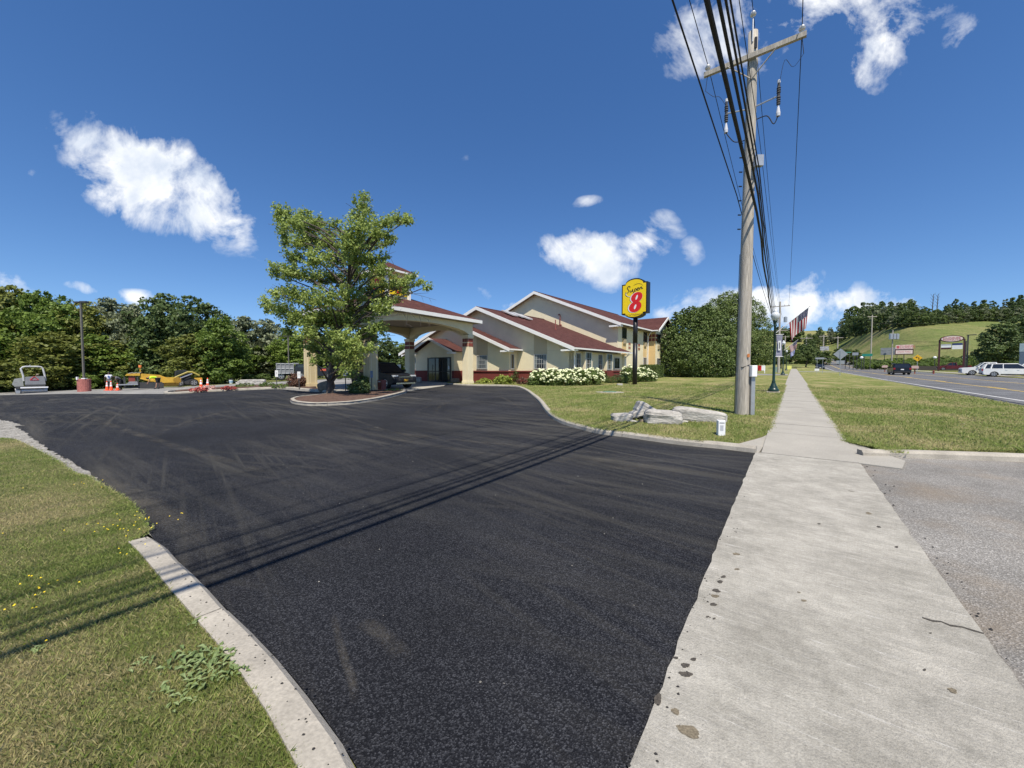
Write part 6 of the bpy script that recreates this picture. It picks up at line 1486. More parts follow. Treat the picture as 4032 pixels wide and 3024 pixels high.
a=MB(); s=hw/1.0; a.add([tuple((x*s,-.055,zc+z*s)) for x,z in ((.18,-.5),(.36,-.5),(.36,.05),(-.1,.3),(-.05,.42),(-.45,.25),(-.2,-.08),(-.15,.1),(.18,-.05))],[(0,1,2,3,6,7,8)[:4]+(8,),(4,5,6)]); a.add([tuple((x*s,-.056,zc+z*s)) for x,z in ((-.42,.22),(-.05,.48),(-.1,.0))],[(0,1,2)]); a.build('arrow','black',p)
# small crossing frame with two thin posts and white square
g=gz(Vector(((3225-2016)/1515*58,58,0)),.07); r=thing('yard_sign','thin two-post frame with a small white panel standing on the verge','sign',g,-math.atan2(g.x,g.y)); k=58/1515
MB().box(-.3,-.26,-.02,.02,0,2.3).build('post','metal',r); MB().box(.36,.4,-.02,.02,0,2.3).build('post','metal',r); MB().box(-.55,0.,-.04,-.021,.45,.78).build('panel','plainwhite',r); MB().box(-.5,.55,-.03,.03,2.2,2.45).build('board','metal',r)
# billboard at the road end
g=gz(Vector(((3242-2016)/1515*190,190,0)),0); r=thing('billboard','small grey-white billboard below the far pole at the road end','billboard',g,-math.atan2(g.x,g.y)); z0=topz(3242,1380,190)-g.z; z1=topz(3242,1364,190)-g.z
MB().box(-1.6,1.8,-.1,.1,z0,z1).build('panel',mat('billboard_print',(.1,.1,.1),.6,.1,.9,col2=(.6,.6,.62),sc3=(1,1,3)),r); MB().box(-.2,.2,.1,.3,-1,z0).build('support','dmetal',r); 
# low wide grey road sign, green sign, small square signs
def panel(px,py0,py1,w,Y,m,label,name='road_sign',cat='road sign',posts=2,back=False):
    g=gz(Vector(((px-2016)/1515*Y,Y,0)),0); k=Y/1515; r=thing(name,label,cat,g,-math.atan2(g.x,g.y)); z0=topz(px,py1,Y)-g.z; z1=topz(px,py0,Y)-g.z; hw=w*k/2
    MB().box(-hw,hw,-.05,.0,z0,z1).build('panel',m,r)
    for q in ([-hw*.6,hw*.6] if posts==2 else [0]): MB().box(q-.07,q+.07,.001,.12,-.2,z1-.1).build('post','dmetal',r)
    return r,z0,z1,hw
panel(3504,1369,1397,58,112,mat('weathered_panel',(.12,.13,.14),.7,.2,.8,col2=(.32,.34,.35),sc3=(1,1,4)),'wide grey louvred back of a sign left of the rectangular shop sign')
panel(3412,1393,1403,30,100,mat('green_sign',(.02,.22,.16),.5),'small green direction sign among the bushes')
panel(3335,1386,1389,20,110,mat('green_sign_pale',(.08,.3,.22),.5),'thin pale green sign behind the grey diamond sign')
panel(3365,1388,1399,18,105,'metal','pair of pale square route markers right of the grey diamond sign')
# shop signs
M['pinkface']=mat('sun_faded_sign_face',(.75,.62,.55),.5,.04); M['maroon']=mat('maroon_frame',(.06,.02,.022),.6); M['pinkred']=mat('letter_red',(.55,.12,.13),.5)
r,z0,z1,hw=panel(3556,1358,1374,48,92,'pinkface','rectangular shop sign on one post with a cup drawing and red letters','shop_sign','shop sign',1)
MB().box(-hw-.1,hw+.1,-.12,-.0501+.0,z0-1.35,z0-.02).build('lower_panel','maroon',r); MB().box(-hw+.05,hw-.05,-.14,-.121,z0-1.15,z0-.3).build('lower_face','pinkface',r)
text_mesh("DUNKIN'",.62,'pinkred','lettering',r,(.55,-.06,z0+(z1-z0)*.66),(R(90),0,0),.004); text_mesh("DONUTS",.62,'pinkred','lettering',r,(.55,-.06,z0+(z1-z0)*.28),(R(90),0,0),.004)
MB().box(-hw+.15,-hw+.65,-.062,-.0505,z0+.15,z0+.8).build('cup_drawing','pinkred',r); text_mesh('DRIVE THRU',.4,'pinkred','lettering',r,(0,-.145,z0-.72),(R(90),0,0),.004)
Y=86; g=gz(Vector(((3742-2016)/1515*Y,Y,0)),0); k=Y/1515; r=thing('shop_pylon_sign','tall two-post pylon with an oval red-lettered sign above a block of small panels','shop sign',g,-math.atan2(g.x,g.y)); Z=lambda y: topz(3742,y,Y)-g.z
for q in (-1,1): MB().box(q*32*k-.15,q*32*k+.15,-.15,.15,-.3,Z(1336)).build('post','maroon',r)
def ell(rx,rz,zc,y0,y1,name,m,par): P=[(rx*math.cos(a),zc+rz*math.sin(a)) for a in np.linspace(0,2*PI,36,endpoint=False)]; return MB().prism(P,'y',y0,y1).build(name,m,par)
ov=ell(32*k,13*k,Z(1334),-.3,.3,'oval_frame','maroon',r); ell(28*k,10.5*k,Z(1334),-.34,-.301,'oval_face','pinkface',ov)
text_mesh("DUNKIN'",.52,'pinkred','lettering',ov,(0,-.36,Z(1331)),(R(90),0,0),.004,sx=1.25); text_mesh("DONUTS",.52,'pinkred','lettering',ov,(0,-.36,Z(1338.3)),(R(90),0,0),.004,sx=1.25)
M['greyp']=mat('grey_panel',(.42,.45,.5),.5); M['navy']=mat('navy_panel',(.03,.05,.16),.5)
for (x0,x1,y0,y1,m) in ((-28,-1,1355,1359.5,'greyp'),(-28,-1,1360,1368,'plainwhite'),(-28,-1,1368.5,1375,'maroon'),(1,28,1352,1359.5,'navy'),(1,28,1360,1367,'plainwhite'),(1,28,1367.5,1375,'plainwhite')): MB().box(x0*k,x1*k,-.16,.0,Z(y1),Z(y0)).build('tenant_panel',m,r)
text_mesh('SUBWAY',.001,'grey','lettering',r,(0,0,0),(0,0,0)) if 0 else None
# shop lamp, globe lights, mailboxes, cabinet, hydrant
def stdthing(name,label,cat,px,Y): 
    g=gz(Vector(((px-2016)/1515*Y,Y,0)),0); return thing(name,label,cat,g,-math.atan2(g.x,g.y)),Y/1515,(lambda y: topz(px,y,Y)-g.z)
r,k,Z=stdthing('parking_lot_lamp','dark twin-armed lamp post right of the oval pylon sign','lamp post',3805,72); MB().box(-.1,.1,-.1,.1,0,Z(1320)).build('mast','dmetal',r); MB().box(-.2,1.0,-.15,.15,Z(1321),Z(1318)).build('lamp_head','dmetal',r); MB().lathe([(.4,-.2),(.4,.75)],12).build('footing','concrete',r)
r,k,Z=stdthing('parking_lot_lamp','slimmer dark post just left of the twin-armed lamp','lamp post',3798,80); MB().box(-.09,.09,-.09,.09,0,Z(1345)).build('mast','dmetal',r); MB().box(-.3,.3,-.12,.12,Z(1345),Z(1343)).build('lamp_head','dmetal',r)
for px,lab in ((3678,'white globe light on the low wall left of the oval pylon'),(3793,'white globe light on the low wall right of the oval pylon'),(3390,'white globe lantern by the bushes left of the mailboxes')):
    r,k,Z=stdthing('globe_light',lab,'light',px,98); MB().lathe([(.06,0),(.06,Z(1411)-.3)],6).build('stem','dmetal',r); MB().lathe([(.05,-.35),(.28,-.2),(.36,0),(.28,.22),(.05,.34)],10,(0,0,Z(1408))).build('globe','plainwhite',r)
for px,Y,lab in ((3483,74,'pinkish mailbox on a wooden post, leftmost of the three'),(3516,70,'pinkish mailbox partly behind the dark car'),(3601,60,'pinkish mailbox right of the dark car under the diamond sign')):
    r,k,Z=stdthing('mailbox',lab,'mailbox',px,Y); MB().box(-.08,.08,-.08,.08,-.1,.85).build('post',mat('reddish_post',(.3,.12,.08),.8),r); P=[(-.42,.85),(.42,.85),(.42,1.15),(.3,1.28),(-.3,1.28),(-.42,1.15)]; MB().prism(P,'y',-.25,.25).build('box',mat('pinkish_white',(.6,.42,.36),.6),r)
r,k,Z=stdthing('fire_hydrant','small red hydrant in the grass left of the pylon posts','hydrant',3675,60); MB().lathe([(.12,0),(.12,.08),(.09,.1),(.09,.4),(.12,.42),(.11,.5),(.04,.56)],10).build('barrel','redtile',r); MB().tube([(-.17,0,.32),(.17,0,.32)],.045,8).build('nozzles','redtile',r)
r,k,Z=stdthing('utility_cabinet','blue-grey tall cabinet at the right edge behind the white cars','cabinet',4040,62); MB().box(-.75,.9,-.6,.6,0,Z(1352)).build('body',mat('slate_blue_panel',(.10,.14,.20),.6),r)
MB().box(-.77,.92,-.62,-.601,Z(1385),Z(1352)).build('pale_top',mat('pale_blue_panel',(.3,.38,.42),.6),r)
r,k,Z=stdthing('utility_cabinet','small pale green utility box beside the far sidewalk','cabinet',3062,70); MB().box(-.35,.35,-.3,.3,0,1.0).build('body',mat('pale_green',(.2,.3,.25),.7),r)
r,k,Z=stdthing('yard_sign','small yellow sign at the foot of the far dark tree','sign',3108,95); MB().box(-.45,.4,-.05,.05,.2,1.1).build('panel',mat('pale_yellow',(.7,.7,.2),.6),r)
r,k,Z=stdthing('striped_barrier','red and white striped barrier under the maple on the side road','barrier',2975,62)
for i in range(5): MB().box(-1.3+i*.52,-.8+i*.52,-.05,.05,.5,1.3).build('stripe','red' if i%2 else 'plainwhite',r)
for q in (-1.2,1.2): MB().box(q-.05,q+.05,-.3,.3,0,.5).build('foot','plainwhite',r)
# retaining wall behind the shop car park
r=thing('retaining_wall','low dark retaining wall behind the shop car park','wall'); p0,p1=ST(75,47),ST(30,68)
a,b=Vector(((3600-2016)/1515*97,97,0)),Vector(((4120-2016)/1515*88,88,0)); V=[]
m=MB(); za_,zb_=zf(a.x,a.y),zf(b.x,b.y); m.add([(a.x,a.y,za_-.3),(b.x,b.y,zb_-.3),(b.x+.3,b.y+.5,zb_-.3),(a.x+.3,a.y+.5,za_-.3),(a.x,a.y,za_+1.),(b.x,b.y,zb_+1.),(b.x+.3,b.y+.5,zb_+1.),(a.x+.3,a.y+.5,za_+1.)],[(0,1,5,4),(1,2,6,5),(2,3,7,6),(3,0,4,7),(4,5,6,7)]); m.build('wall_face',mat('dark_block',(.05,.045,.04),.9),r)
# ---------------- vehicles ----------------
def paint(name,c,rough=.3,coat=.15,metal=.0): return mat(name,c,rough,.05,2.,metal=metal,coat=coat,spec=.35)
M['p_dark']=mat('charcoal_car_paint',(.010,.011,.014),.45,.05,2.,coat=.05,spec=.22); M['p_white']=paint('white_car_paint',(.72,.72,.70),metal=0.); M['p_black']=paint('black_car_paint',(.008,.008,.01)); M['p_red']=paint('dark_red_car_paint',(.12,.02,.03)); M['p_blue']=paint('black_truck_paint',(.02,.023,.03))
M['amberplate']=mat('amber_plate',(.75,.38,.03),.5); M['lightglass']=mat('headlight_glass',(.55,.57,.6),.12,.1,metal=.3); M['clad']=mat('dark_plastic',(.03,.03,.032),.7)
def wheel(par,x,y,r,w,side,name='wheel',m='metal'):
    t=MB(); P=[(r*.62,-w/2),(r*.95,-w/2),(r,-w*.3),(r,w*.3),(r*.95,w/2),(r*.62,w/2)]; n=20; V=[]
    for (rr,yy) in P:
        for k in range(n): a=2*PI*k/n; V.append((rr*math.cos(a),yy,rr*math.sin(a)))
    t.add(V,[(i*n+k,i*n+(k+1)%n,(i+1)*n+(k+1)%n,(i+1)*n+k) for i in range(5) for k in range(n)]+[tuple(5*n+k for k in range(n)),tuple(n-1-k for k in range(n))])
    o=t.build(name,'rubber',par,loc=(x,y,r)); 
    q=MB(); yo=side*(w/2+.004); 
    for k in range(5):
        a=2*PI*k/5; ca,sa=math.cos(a),math.sin(a); c2,s2=math.cos(a+1.57),math.sin(a+1.57); h=r*.09
        q.add([(s2*0+ca*r*.1+c2*h,yo,sa*r*.1+s2*h),(ca*r*.6+c2*h*1.5,yo,sa*r*.6+s2*h*1.5),(ca*r*.6-c2*h*1.5,yo,sa*r*.6-s2*h*1.5),(ca*r*.1-c2*h,yo,sa*r*.1-s2*h)],[(0,1,2,3)])
    for k in range(20):
        a=2*PI*k/20;b=2*PI*(k+1)/20; q.add([(r*.56*math.cos(a),yo,r*.56*math.sin(a)),(r*.64*math.cos(a),yo,r*.64*math.sin(a)),(r*.64*math.cos(b),yo,r*.64*math.sin(b)),(r*.56*math.cos(b),yo,r*.56*math.sin(b))],[(0,1,2,3)])
    q.build('rim',m,o); return o
def arch(cx,r,z0,n=8): return [(cx-r*math.cos(PI*i/n),z0+r*math.sin(PI*i/n)*1.0) for i in range(n+1)]
def car(label,loc,rz,L,W,Hh,pm,kind='suv',cat='car',name='parked_car',plate='plainwhite',scale=1.,group=None):
    r=thing(name,label,cat,loc,rz,group); r.scale=(scale,)*3
    h=Hh; wr=.21*h if kind!='truck' else .22*h; x0=-L/2; X=lambda f: x0+L*f; fa,ra=.815,.19; zb=.16*h; ar=wr*1.18
    bz=.60*h
    if kind=='pickup': top=[(X(.01),.60*h),(X(.40),.61*h),(X(.72),.63*h),(X(.98),.57*h),(X(1.),.5*h)]
    elif kind=='suv': top=[(X(.005),.62*h),(X(.3),.62*h),(X(.70),.60*h),(X(.80),.575*h),(X(.93),.52*h),(X(.985),.45*h),(X(1.),.36*h)]
    else: top=[(X(.0),.6*h),(X(.3),.62*h),(X(.68),.6*h),(X(.94),.5*h),(X(1.),.4*h)]
    poly=[(X(0),.3*h),(X(.01),zb+.06)]+[(X(.04),zb)]+arch(X(ra),ar,zb)+arch(X(fa),ar,zb)+[(X(.97),zb),(X(1.),.22*h)]+list(reversed(top))
    # three slices across for rounded sides
    V=[];n=len(poly); ys=[(-W/2+.0,.965),(-W/2+.09,1.),(W/2-.09,1.),(W/2,.965)]
    cz=.4*h
    for (y,s) in ys:
        for (x,z) in poly: V.append((x*(s if abs(x)>L*.3 else 1),y,cz+(z-cz)*(s if z>cz else 1)))
    b=MB(); b.add(V,[tuple(range(n-1,-1,-1)),tuple(range(3*n,4*n))]+[(k*n+i,k*n+(i+1)%n,(k+1)*n+(i+1)%n,(k+1)*n+i) for k in range(3) for i in range(n)])
    body=b.build('body',pm,r)
    # inner dark underbody
    MB().box(X(.06),X(.94),-W/2+.14,W/2-.14,zb-.02,.5*h).build('underbody','rubber',r)
    if kind=='pickup': g0,g1,r0,r1=.40,.74,.43,.62
    elif kind=='suv': g0,g1,r0,r1=.02,.73,.07,.56
    else: g0,g1,r0,r1=.04,.72,.13,.52
    zt_=.985*h; yb,yt=W/2-.05,W/2-.2
    lv=[(X(g0),-yb,bz),(X(g1),-yb,bz),(X(g1),yb,bz),(X(g0),yb,bz),(X(r0),-yt,zt_-.05),(X(r1),-yt,zt_-.05),(X(r1),yt,zt_-.05),(X(r0),yt,zt_-.05)]
    MB().add(lv,[(0,3,2,1),(4,5,6,7),(0,1,5,4),(1,2,6,5),(2,3,7,6),(3,0,4,7)]).build('windows','carglass',r)
    rf=MB(); q=[(X(r0)-.03,-yt-.02),(X(r1)+.03,-yt-.02),(X(r1)+.03,yt+.02),(X(r0)-.03,yt+.02)]; rf.add([(a,b_,zt_-.055) for a,b_ in q]+[(a*.97 if 0 else a,b_*.9,zt_) for a,b_ in q],[(0,3,2,1),(4,5,6,7),(0,1,5,4),(1,2,6,5),(2,3,7,6),(3,0,4,7)]); rf.build('roof',pm,r)
    def pil(a,b_,w=.05): MB().tube([a,b_],w,5).build('pillar',pm,r)
    for s in (-1,1):
        yb2,yt2=s*(yb+.005),s*(yt+.005)
        pil((X(g0)+.03,yb2,bz-.02),(X(r0)+.02,yt2,zt_-.04),.07); pil((X(g1)-.02,yb2,bz-.02),(X(r1)-.01,yt2,zt_-.04),.04)
        m_=(r0+r1)/2+.02; pil((X(m_),yb2,bz-.02),(X(m_),yt2,zt_-.04),.04)
        if kind=='suv': m2=r0+.10; pil((X(m2-.03),yb2,bz-.02),(X(m2),yt2,zt_-.04),.06)
        MB().box(X(g1)-.22,X(g1)-.05,s*(yb+.02) if s>0 else s*(yb+.2),s*(yb+.2) if s>0 else s*(yb+.02),bz+.02,bz+.18).build('mirror',pm,r,bevel=.02)
        for f,rr in ((fa,wr),(ra,wr)): wheel(r,X(f),s*(W/2-.13),rr,.24,s)
        MB().box(X(.93),X(.985)+.0,s*W/2-.42 if s>0 else -W/2+.03,W/2-.03 if s>0 else -W/2+.42,.42*h,.50*h).build('headlight','lightglass',r,bevel=.02)
        MB().box(X(0)-.02,X(.03),s*W/2-.22 if s>0 else -W/2+.02,W/2-.02 if s>0 else -W/2+.22,.45*h,.6*h).build('tail_light','tail',r)
        MB().box(X(.30),X(.70),s*(W/2+.005) if s>0 else -W/2-.02,W/2+.02 if s>0 else -W/2-.005,.17*h,.22*h).build('sill','clad',r)
        for f in (.37,.55): MB().box(X(f),X(f)+.16,min(s*(W/2+.003),s*(W/2+.03)),max(s*(W/2+.003),s*(W/2+.03)),.51*h,.53*h).build('door_handle','chrome' if kind=='pickup' else pm,r)
    MB().box(X(1.)-.03,X(1.)+.02,-W*.3,W*.3,.30*h,.42*h).build('grille','clad',r); MB().box(X(1.)+.0,X(1.)+.03,-W*.28,W*.28,.425*h,.44*h).build('grille_bar','chrome',r); MB().box(X(1.)-.03,X(1.)+.025,-W*.40,W*.40,.17*h,.22*h).build('front_bumper','chrome' if kind!='hatch' else pm,r)
    MB().box(X(1.)+.021,X(1.)+.035,-.16,.16,.27*h,.35*h).build('plate',plate,r); MB().box(X(0)-.04,X(0)-.012,-.16,.16,.42*h,.5*h).build('plate','plainwhite',r)
    MB().box(X(0)-.03,X(.03),-W*.45,W*.45,.2*h,.3*h).build('rear_bumper','clad',r)
    if kind=='pickup': MB().box(X(.03),X(.38),-W/2+.1,W/2-.1,.61*h,.615*h+.01).build('bed_cover','clad',r)
    return r
# dark SUV under the canopy: front wheel and rear wheel rows give its heading
def heading(pf,pr,wb):
    A=G(*pf,.02); best=None
    for a in np.arange(0,2*PI,.01):
        B=A+Vector((math.cos(a)*wb,math.sin(a)*wb,0)); x,y=proj((B.x,B.y,A.z)); e=abs(x-pr[0])+abs(y-pr[1])*2
        if best is None or e<best[0]: best=(e,a,B)
    B=best[2]; d=A-B; return math.atan2(d.y,d.x),(A+B)/2
hd,mid_=heading((1521,1532),(1420,1508),2.7)
# the seen side is its right side; centre lies half a width further from it
nl=Vector((-math.sin(hd),math.cos(hd),0)); c=mid_+nl*.78; c=gz(c,.03)
car('dark grey SUV with an amber plate parked under the entrance canopy behind the column',c,hd,4.5,1.84,1.68,'p_dark','suv',plate='amberplate')
print('suv',c,math.degrees(hd))
g=gz(Vector(((3538-2016)/1515*56,56,0)),.01)
car('black crossover driving away on the road, seen from behind',g,PI/2-TH,4.5,1.85,1.62,'p_black','suv',name='moving_car')
g=gz(Vector(((3227-2016)/1515*104,104,0)),.01); car('black car coming towards the viewer far down the road',g,-PI/2-TH,4.6,1.85,1.5,'p_black','hatch',name='moving_car')
g=gz(Vector(((3982-2016)/1515*46,46,0)),.02); car('white SUV parked side-on, nearest of the white cars, behind the young tree',g,-R(42),4.8,1.9,1.62,'p_white','suv')
g=gz(Vector(((3897-2016)/1515*52,52,0)),.02); car('white pickup facing left, just behind the nearest white SUV',g,PI-R(42),5.4,2.0,1.78,'p_white','pickup')
g=gz(Vector(((4110-2016)/1515*50,50,0)),.02); car('white car cut off by the right edge of the picture',g,-R(42),4.8,1.9,1.6,'p_white','hatch')
g=gz(Vector(((3752-2016)/1515*90,90,0)),.02); car('dark red pickup with a white load parked behind the pylon sign',g,PI-R(44),5.2,1.95,1.85,'p_red','pickup')
g=gz(Vector(((2890-2016)/1515*52,52,0)),.06); car('white van-like car glimpsed between the evergreen clump and the utility pole',g,PI/2-TH,4.6,1.8,1.8,'p_white','suv')
# dump truck
Y=50.; g=gz(Vector(((1200-2016)/1515*Y,Y,0)),0); az=-math.atan2(g.x,g.y); DT=thing('dump_truck','black dump truck with a ribbed grey dump bed, partly hidden by the leftmost column','truck',g,az)
k=Y/1515; X=lambda px:(px-1200)*k
zb0,zt0=topz(1150,1470,Y)-g.z,topz(1150,1431,Y)-g.z
MB().box(X(1106),X(1162),-.1,2.1,zb0,zt0).build('dump_bed','grey',DT)
for i in range(5):
    x=X(1106)+i*(X(1162)-X(1106))/4; MB().box(x-.05,x+.05,-.19,-.101,zb0,zt0+.03).build('bed_rib','grey',DT)
for z in (zt0-.05,zb0+.62,zb0+.02): MB().box(X(1104),X(1164),-.17,-.102,z-.05,z+.05).build('bed_rail',mat('light_grey_paint',(.4,.41,.42),.5),DT)
MB().box(X(1158),X(1180),-.1,2.1,zt0-.1,zt0+.06).build('cab_guard','grey',DT)
MB().box(X(1110),X(1285),.5,1.5,.6,.85).build('chassis','rubber',DT); MB().box(X(1106),X(1165),.0,2.0,.86,zb0-.01).build('bed_frame','dmetal',DT)
P=[(X(1166),.55),(X(1166),1.75),(X(1172),zt0-.05),(X(1238),zt0-.08),(X(1262),1.62),(X(1296),1.45),(X(1300),1.15),(X(1300),.5),(X(1292),.45)]; MB().prism(P,'y',.0,2.0).build('cab','p_blue',DT)
MB().prism([(X(1176),1.6),(X(1176),zt0-.2),(X(1204),zt0-.2),(X(1204),1.6)],'y',-.012,-.001).build('side_window','carglass',DT); MB().prism([(X(1212),1.6),(X(1212),zt0-.2),(X(1236),zt0-.22),(X(1254),1.6)],'y',-.012,-.001).build('side_window','carglass',DT)
MB().box(X(1256),X(1276),-.014,-.001,1.15,1.42).build('door_logo',mat('orange_red_print',(.5,.1,.05),.5,.2,6.),DT)
for px,r_ in ((1120,.5),(1187,.5),(1289,.5)): wheel(DT,X(px),.12,r_,.3,-1); 
for px,r_ in ((1120,.5),(1187,.5),(1289,.5)): wheel(DT,X(px),1.85,r_,.3,1)
MB().box(X(1112),X(1126),.0,.04,.15,.75).build('mud_flap','rubber',DT)
# cones
def cone(px,yb,h,label,grp='traffic cones',dy=0):
    g=G(px,yb,-.02); g=gz(g,0); r=thing('traffic_cone',label,'traffic cone',g,0,grp)
    MB().box(-.18,.18,-.18,.18,0,.03).build('base','orange',r)
    f=lambda z:.135*(1-z/h)+.03*z/h
    MB().lathe([(f(.03),.03),(f(h*.42),h*.42)],14).build('lower_body','orange',r); MB().lathe([(f(h*.42),h*.42),(f(h*.62),h*.62)],14).build('stripe','plainwhite',r); MB().lathe([(f(h*.62),h*.62),(f(h*.7),h*.7)],14).build('middle_body','orange',r)
    MB().lathe([(f(h*.7),h*.7),(f(h*.84),h*.84)],14).build('stripe','plainwhite',r); MB().lathe([(f(h*.84),h*.84),(.025,h)],14).build('tip','orange',r)
cone(422,1538,.9,'orange cone with white bands left in front of the white-shirted worker'); cone(438,1538,.9,'orange cone with white bands right in front of the white-shirted worker'); cone(463,1538,.66,'plain orange cone beside the bending worker')
cone(792,1531,.85,'orange cone standing in the red flowers of the left bed'); cone(818,1526,.85,'orange cone to the right among the flowers, slightly farther')
# red flower drifts, rubble, bucket
def drift(px,yb,w,h,label,m,name,cat,n=900):
    g=G(px,yb,.1); k=g.y/1515; r=thing(name,label,cat,gz(g,.1)); foliage('blossoms',[(0,0,h*k*.3,w*k/2,.5,h*k*.6)],n,.09,m,r,int(px),lo=.3,zmin=0.)
M['begl']=leafmat('red_flower_petal',(.22,.03,.03),(.6,.16,.13),.1,nscale=2.)
M['pinkl']=leafmat('pale_pink_petal',(.5,.2,.17),(.8,.6,.52),.1,nscale=2.)
drift(785,1540,70,16,'long drift of red flowers below the two far cones','begl','flower_patch','flowers',1300); drift(822,1535,44,22,'pink and white flowering mound under the right-hand far cone','pinkl','flower_patch','flowers',800); drift(900,1533,50,14,'separate red flower patch right of the cones','begl','flower_patch','flowers',900)
g=gz(G(910,1511,-.02),0); r=thing('bucket','small white and blue bucket on the pavement behind the flower beds','bucket',g); MB().lathe([(.16,0),(.2,.42)],14).build('body','plainwhite',r); MB().lathe([(.186,.12),(.2,.32)],14).build('label_band',mat('pale_blue',(.3,.45,.6),.6),r); MB().tube([(-.19,0,.4),(-.1,0,.62),(.1,0,.62),(.19,0,.4)],.015,5).build('handle','dmetal',r)
g=gz(G(982,1512,-.02),0)
for i in range(9): 
    a=i/8; rock('rubble_stone','%s stone of the low pale rubble heap behind the planting bed'%['leftmost','second from the left','third from the left','fourth from the left','middle','sixth from the left','seventh from the left','second from the right','rightmost'][i],'stone',944+int(a*80),1513,.28+.1*(i%3),.25,.14+.06*((i*7)%3),40+i,m='rock',group='rubble heap stones')
# ---------------- people ----------------
def skin_mesh(name,nodes,edges,m,parent,sub=1,root=0):
    me=bpy.data.meshes.new(name); me.from_pydata([n[0] for n in nodes],edges,[]); o=bpy.data.objects.new(name,me); COL.objects.link(o)
    md=o.modifiers.new('s','SKIN'); md.use_smooth_shade=True
    sv=me.skin_vertices[0].data
    for i,n in enumerate(nodes): rr=n[1] if isinstance(n[1],tuple) else (n[1],n[1]); sv[i].radius=rr; sv[i].use_root=(i==root)
    if sub: q=o.modifiers.new('d','SUBSURF'); q.levels=sub; q.render_levels=sub
    dg=bpy.context.evaluated_depsgraph_get(); nm=bpy.data.meshes.new_from_object(o.evaluated_get(dg)); bpy.data.objects.remove(o)
    nm.materials.clear(); nm.materials.append(M[m]); nm.polygons.foreach_set('use_smooth',[True]*len(nm.polygons)); o=bpy.data.objects.new(name,nm); COL.objects.link(o); o.parent=parent; return o
def person(label,loc,rz,J,shirt,trousers,shorts=False,hat='black',short_sleeve=True,skin='skin',scale=1.,legs=True):
    r=thing('person',label,'person',loc,rz); r.scale=(scale,)*3
    V=lambda k: Vector(J[k]); nodes=[];E=[];ix={}
    def N(k,p,rad): ix[k]=len(nodes); nodes.append((tuple(p),rad)); return ix[k]
    def e(a,b): E.append((ix[a],ix[b]))
    pel,ch,nk,hd=V('pelvis'),V('chest'),V('neck'),V('head')
    N('pelvis',pel,.125); N('waist',pel.lerp(ch,.5),.115); N('chest',ch,.13); N('neck',nk,.05); e('pelvis','waist');e('waist','chest');e('chest','neck')
    up=(hd-nk).normalized(); N('jaw',nk+(hd-nk)*.55,.07); N('head',hd,.088); N('crown',hd+up*.07,.07); e('neck','jaw');e('jaw','head');e('head','crown')
    fw=V('face').normalized() if 'face' in J else Vector((0,-1,0)); N('nose',hd+fw*.10-up*.02,.014); e('head','nose')
    for s in ('l','r'):
        sh,el,ha=V('sh'+s),V('el'+s),V('ha'+s); N('sh'+s,sh,.06); N('el'+s,el,.04); N('wr'+s,ha,.028); e('chest','sh'+s);e('sh'+s,'el'+s);e('el'+s,'wr'+s)
        d=(ha-el).normalized(); sd=d.orthogonal().normalized(); N('pa'+s,ha+d*.06,(.035,.02)); e('wr'+s,'pa'+s)
        for i,(w,l) in enumerate(((-.03,.075),(-.01,.085),(.01,.08),(.03,.065))):
            N('f%d'%i+s,ha+d*(.10+l*.4)+sd*w,.009); N('t%d'%i+s,ha+d*(.10+l*.75)+sd*w*1.1-d.cross(sd)*.02,.008); e('pa'+s,'f%d'%i+s); e('f%d'%i+s,'t%d'%i+s)
        N('th'+s,ha+d*.05+sd*.055,.010); e('pa'+s,'th'+s)
        if legs:
            hp,kn,an,to=V('hp'+s),V('kn'+s),V('an'+s),V('to'+s); N('hp'+s,hp,.09); N('kn'+s,kn,.058); N('an'+s,an,.038); N('to'+s,to,.04); e('pelvis','hp'+s);e('hp'+s,'kn'+s);e('kn'+s,'an'+s);e('an'+s,'to'+s)
    skin_mesh('body',nodes,E,skin,r)
    # shirt
    nd_=[];E=[];ix={};nodes=nd_
    N('pelvis',pel+(ch-pel)*.05,.145); N('waist',pel.lerp(ch,.5),.14); N('chest',ch,.155); N('c2',ch.lerp(nk,.55),.09); e('pelvis','waist');e('waist','chest');e('chest','c2')
    for s in ('l','r'): sh,el=V('sh'+s),V('el'+s); N('sh'+s,sh,.078); N('sl'+s,sh.lerp(el,.6 if short_sleeve else 1.),.062); e('chest','sh'+s);e('sh'+s,'sl'+s)
    skin_mesh('shirt',nodes,E,shirt,r)
    if legs:
        nodes=[];E=[];ix={}
        N('pelvis',pel,.15)
        for s in ('l','r'):
            hp,kn,an=V('hp'+s),V('kn'+s),V('an'+s); N('hp'+s,hp,.115); N('m'+s,hp.lerp(kn,.95 if shorts else 1.),.088); e('pelvis','hp'+s);e('hp'+s,'m'+s)
            if not shorts: N('an'+s,an+(kn-an)*.1,.062); e('m'+s,'an'+s)
        skin_mesh('shorts' if shorts else 'trousers',nodes,E,trousers,r)
        for s in ('l','r'): an,to=V('an'+s),V('to'+s); skin_mesh('shoe',[(tuple(an+(to-an)*-.25-Vector((0,0,.03))),.05),(tuple(to-Vector((0,0,.012))),.045)],[(0,1)],'clad',r,0)
    up_=up; hb=MB(); n=10; q=up.orthogonal().normalized(); w=up.cross(q); Vv=[]
    for (rr,hh_) in ((.108,.0),(.108,.05),(.09,.10),(.05,.135),(.01,.145)):
        for k in range(n): a=2*PI*k/n; p=hd+up*(hh_)+(q*math.cos(a)+w*math.sin(a))*rr; Vv.append(p)
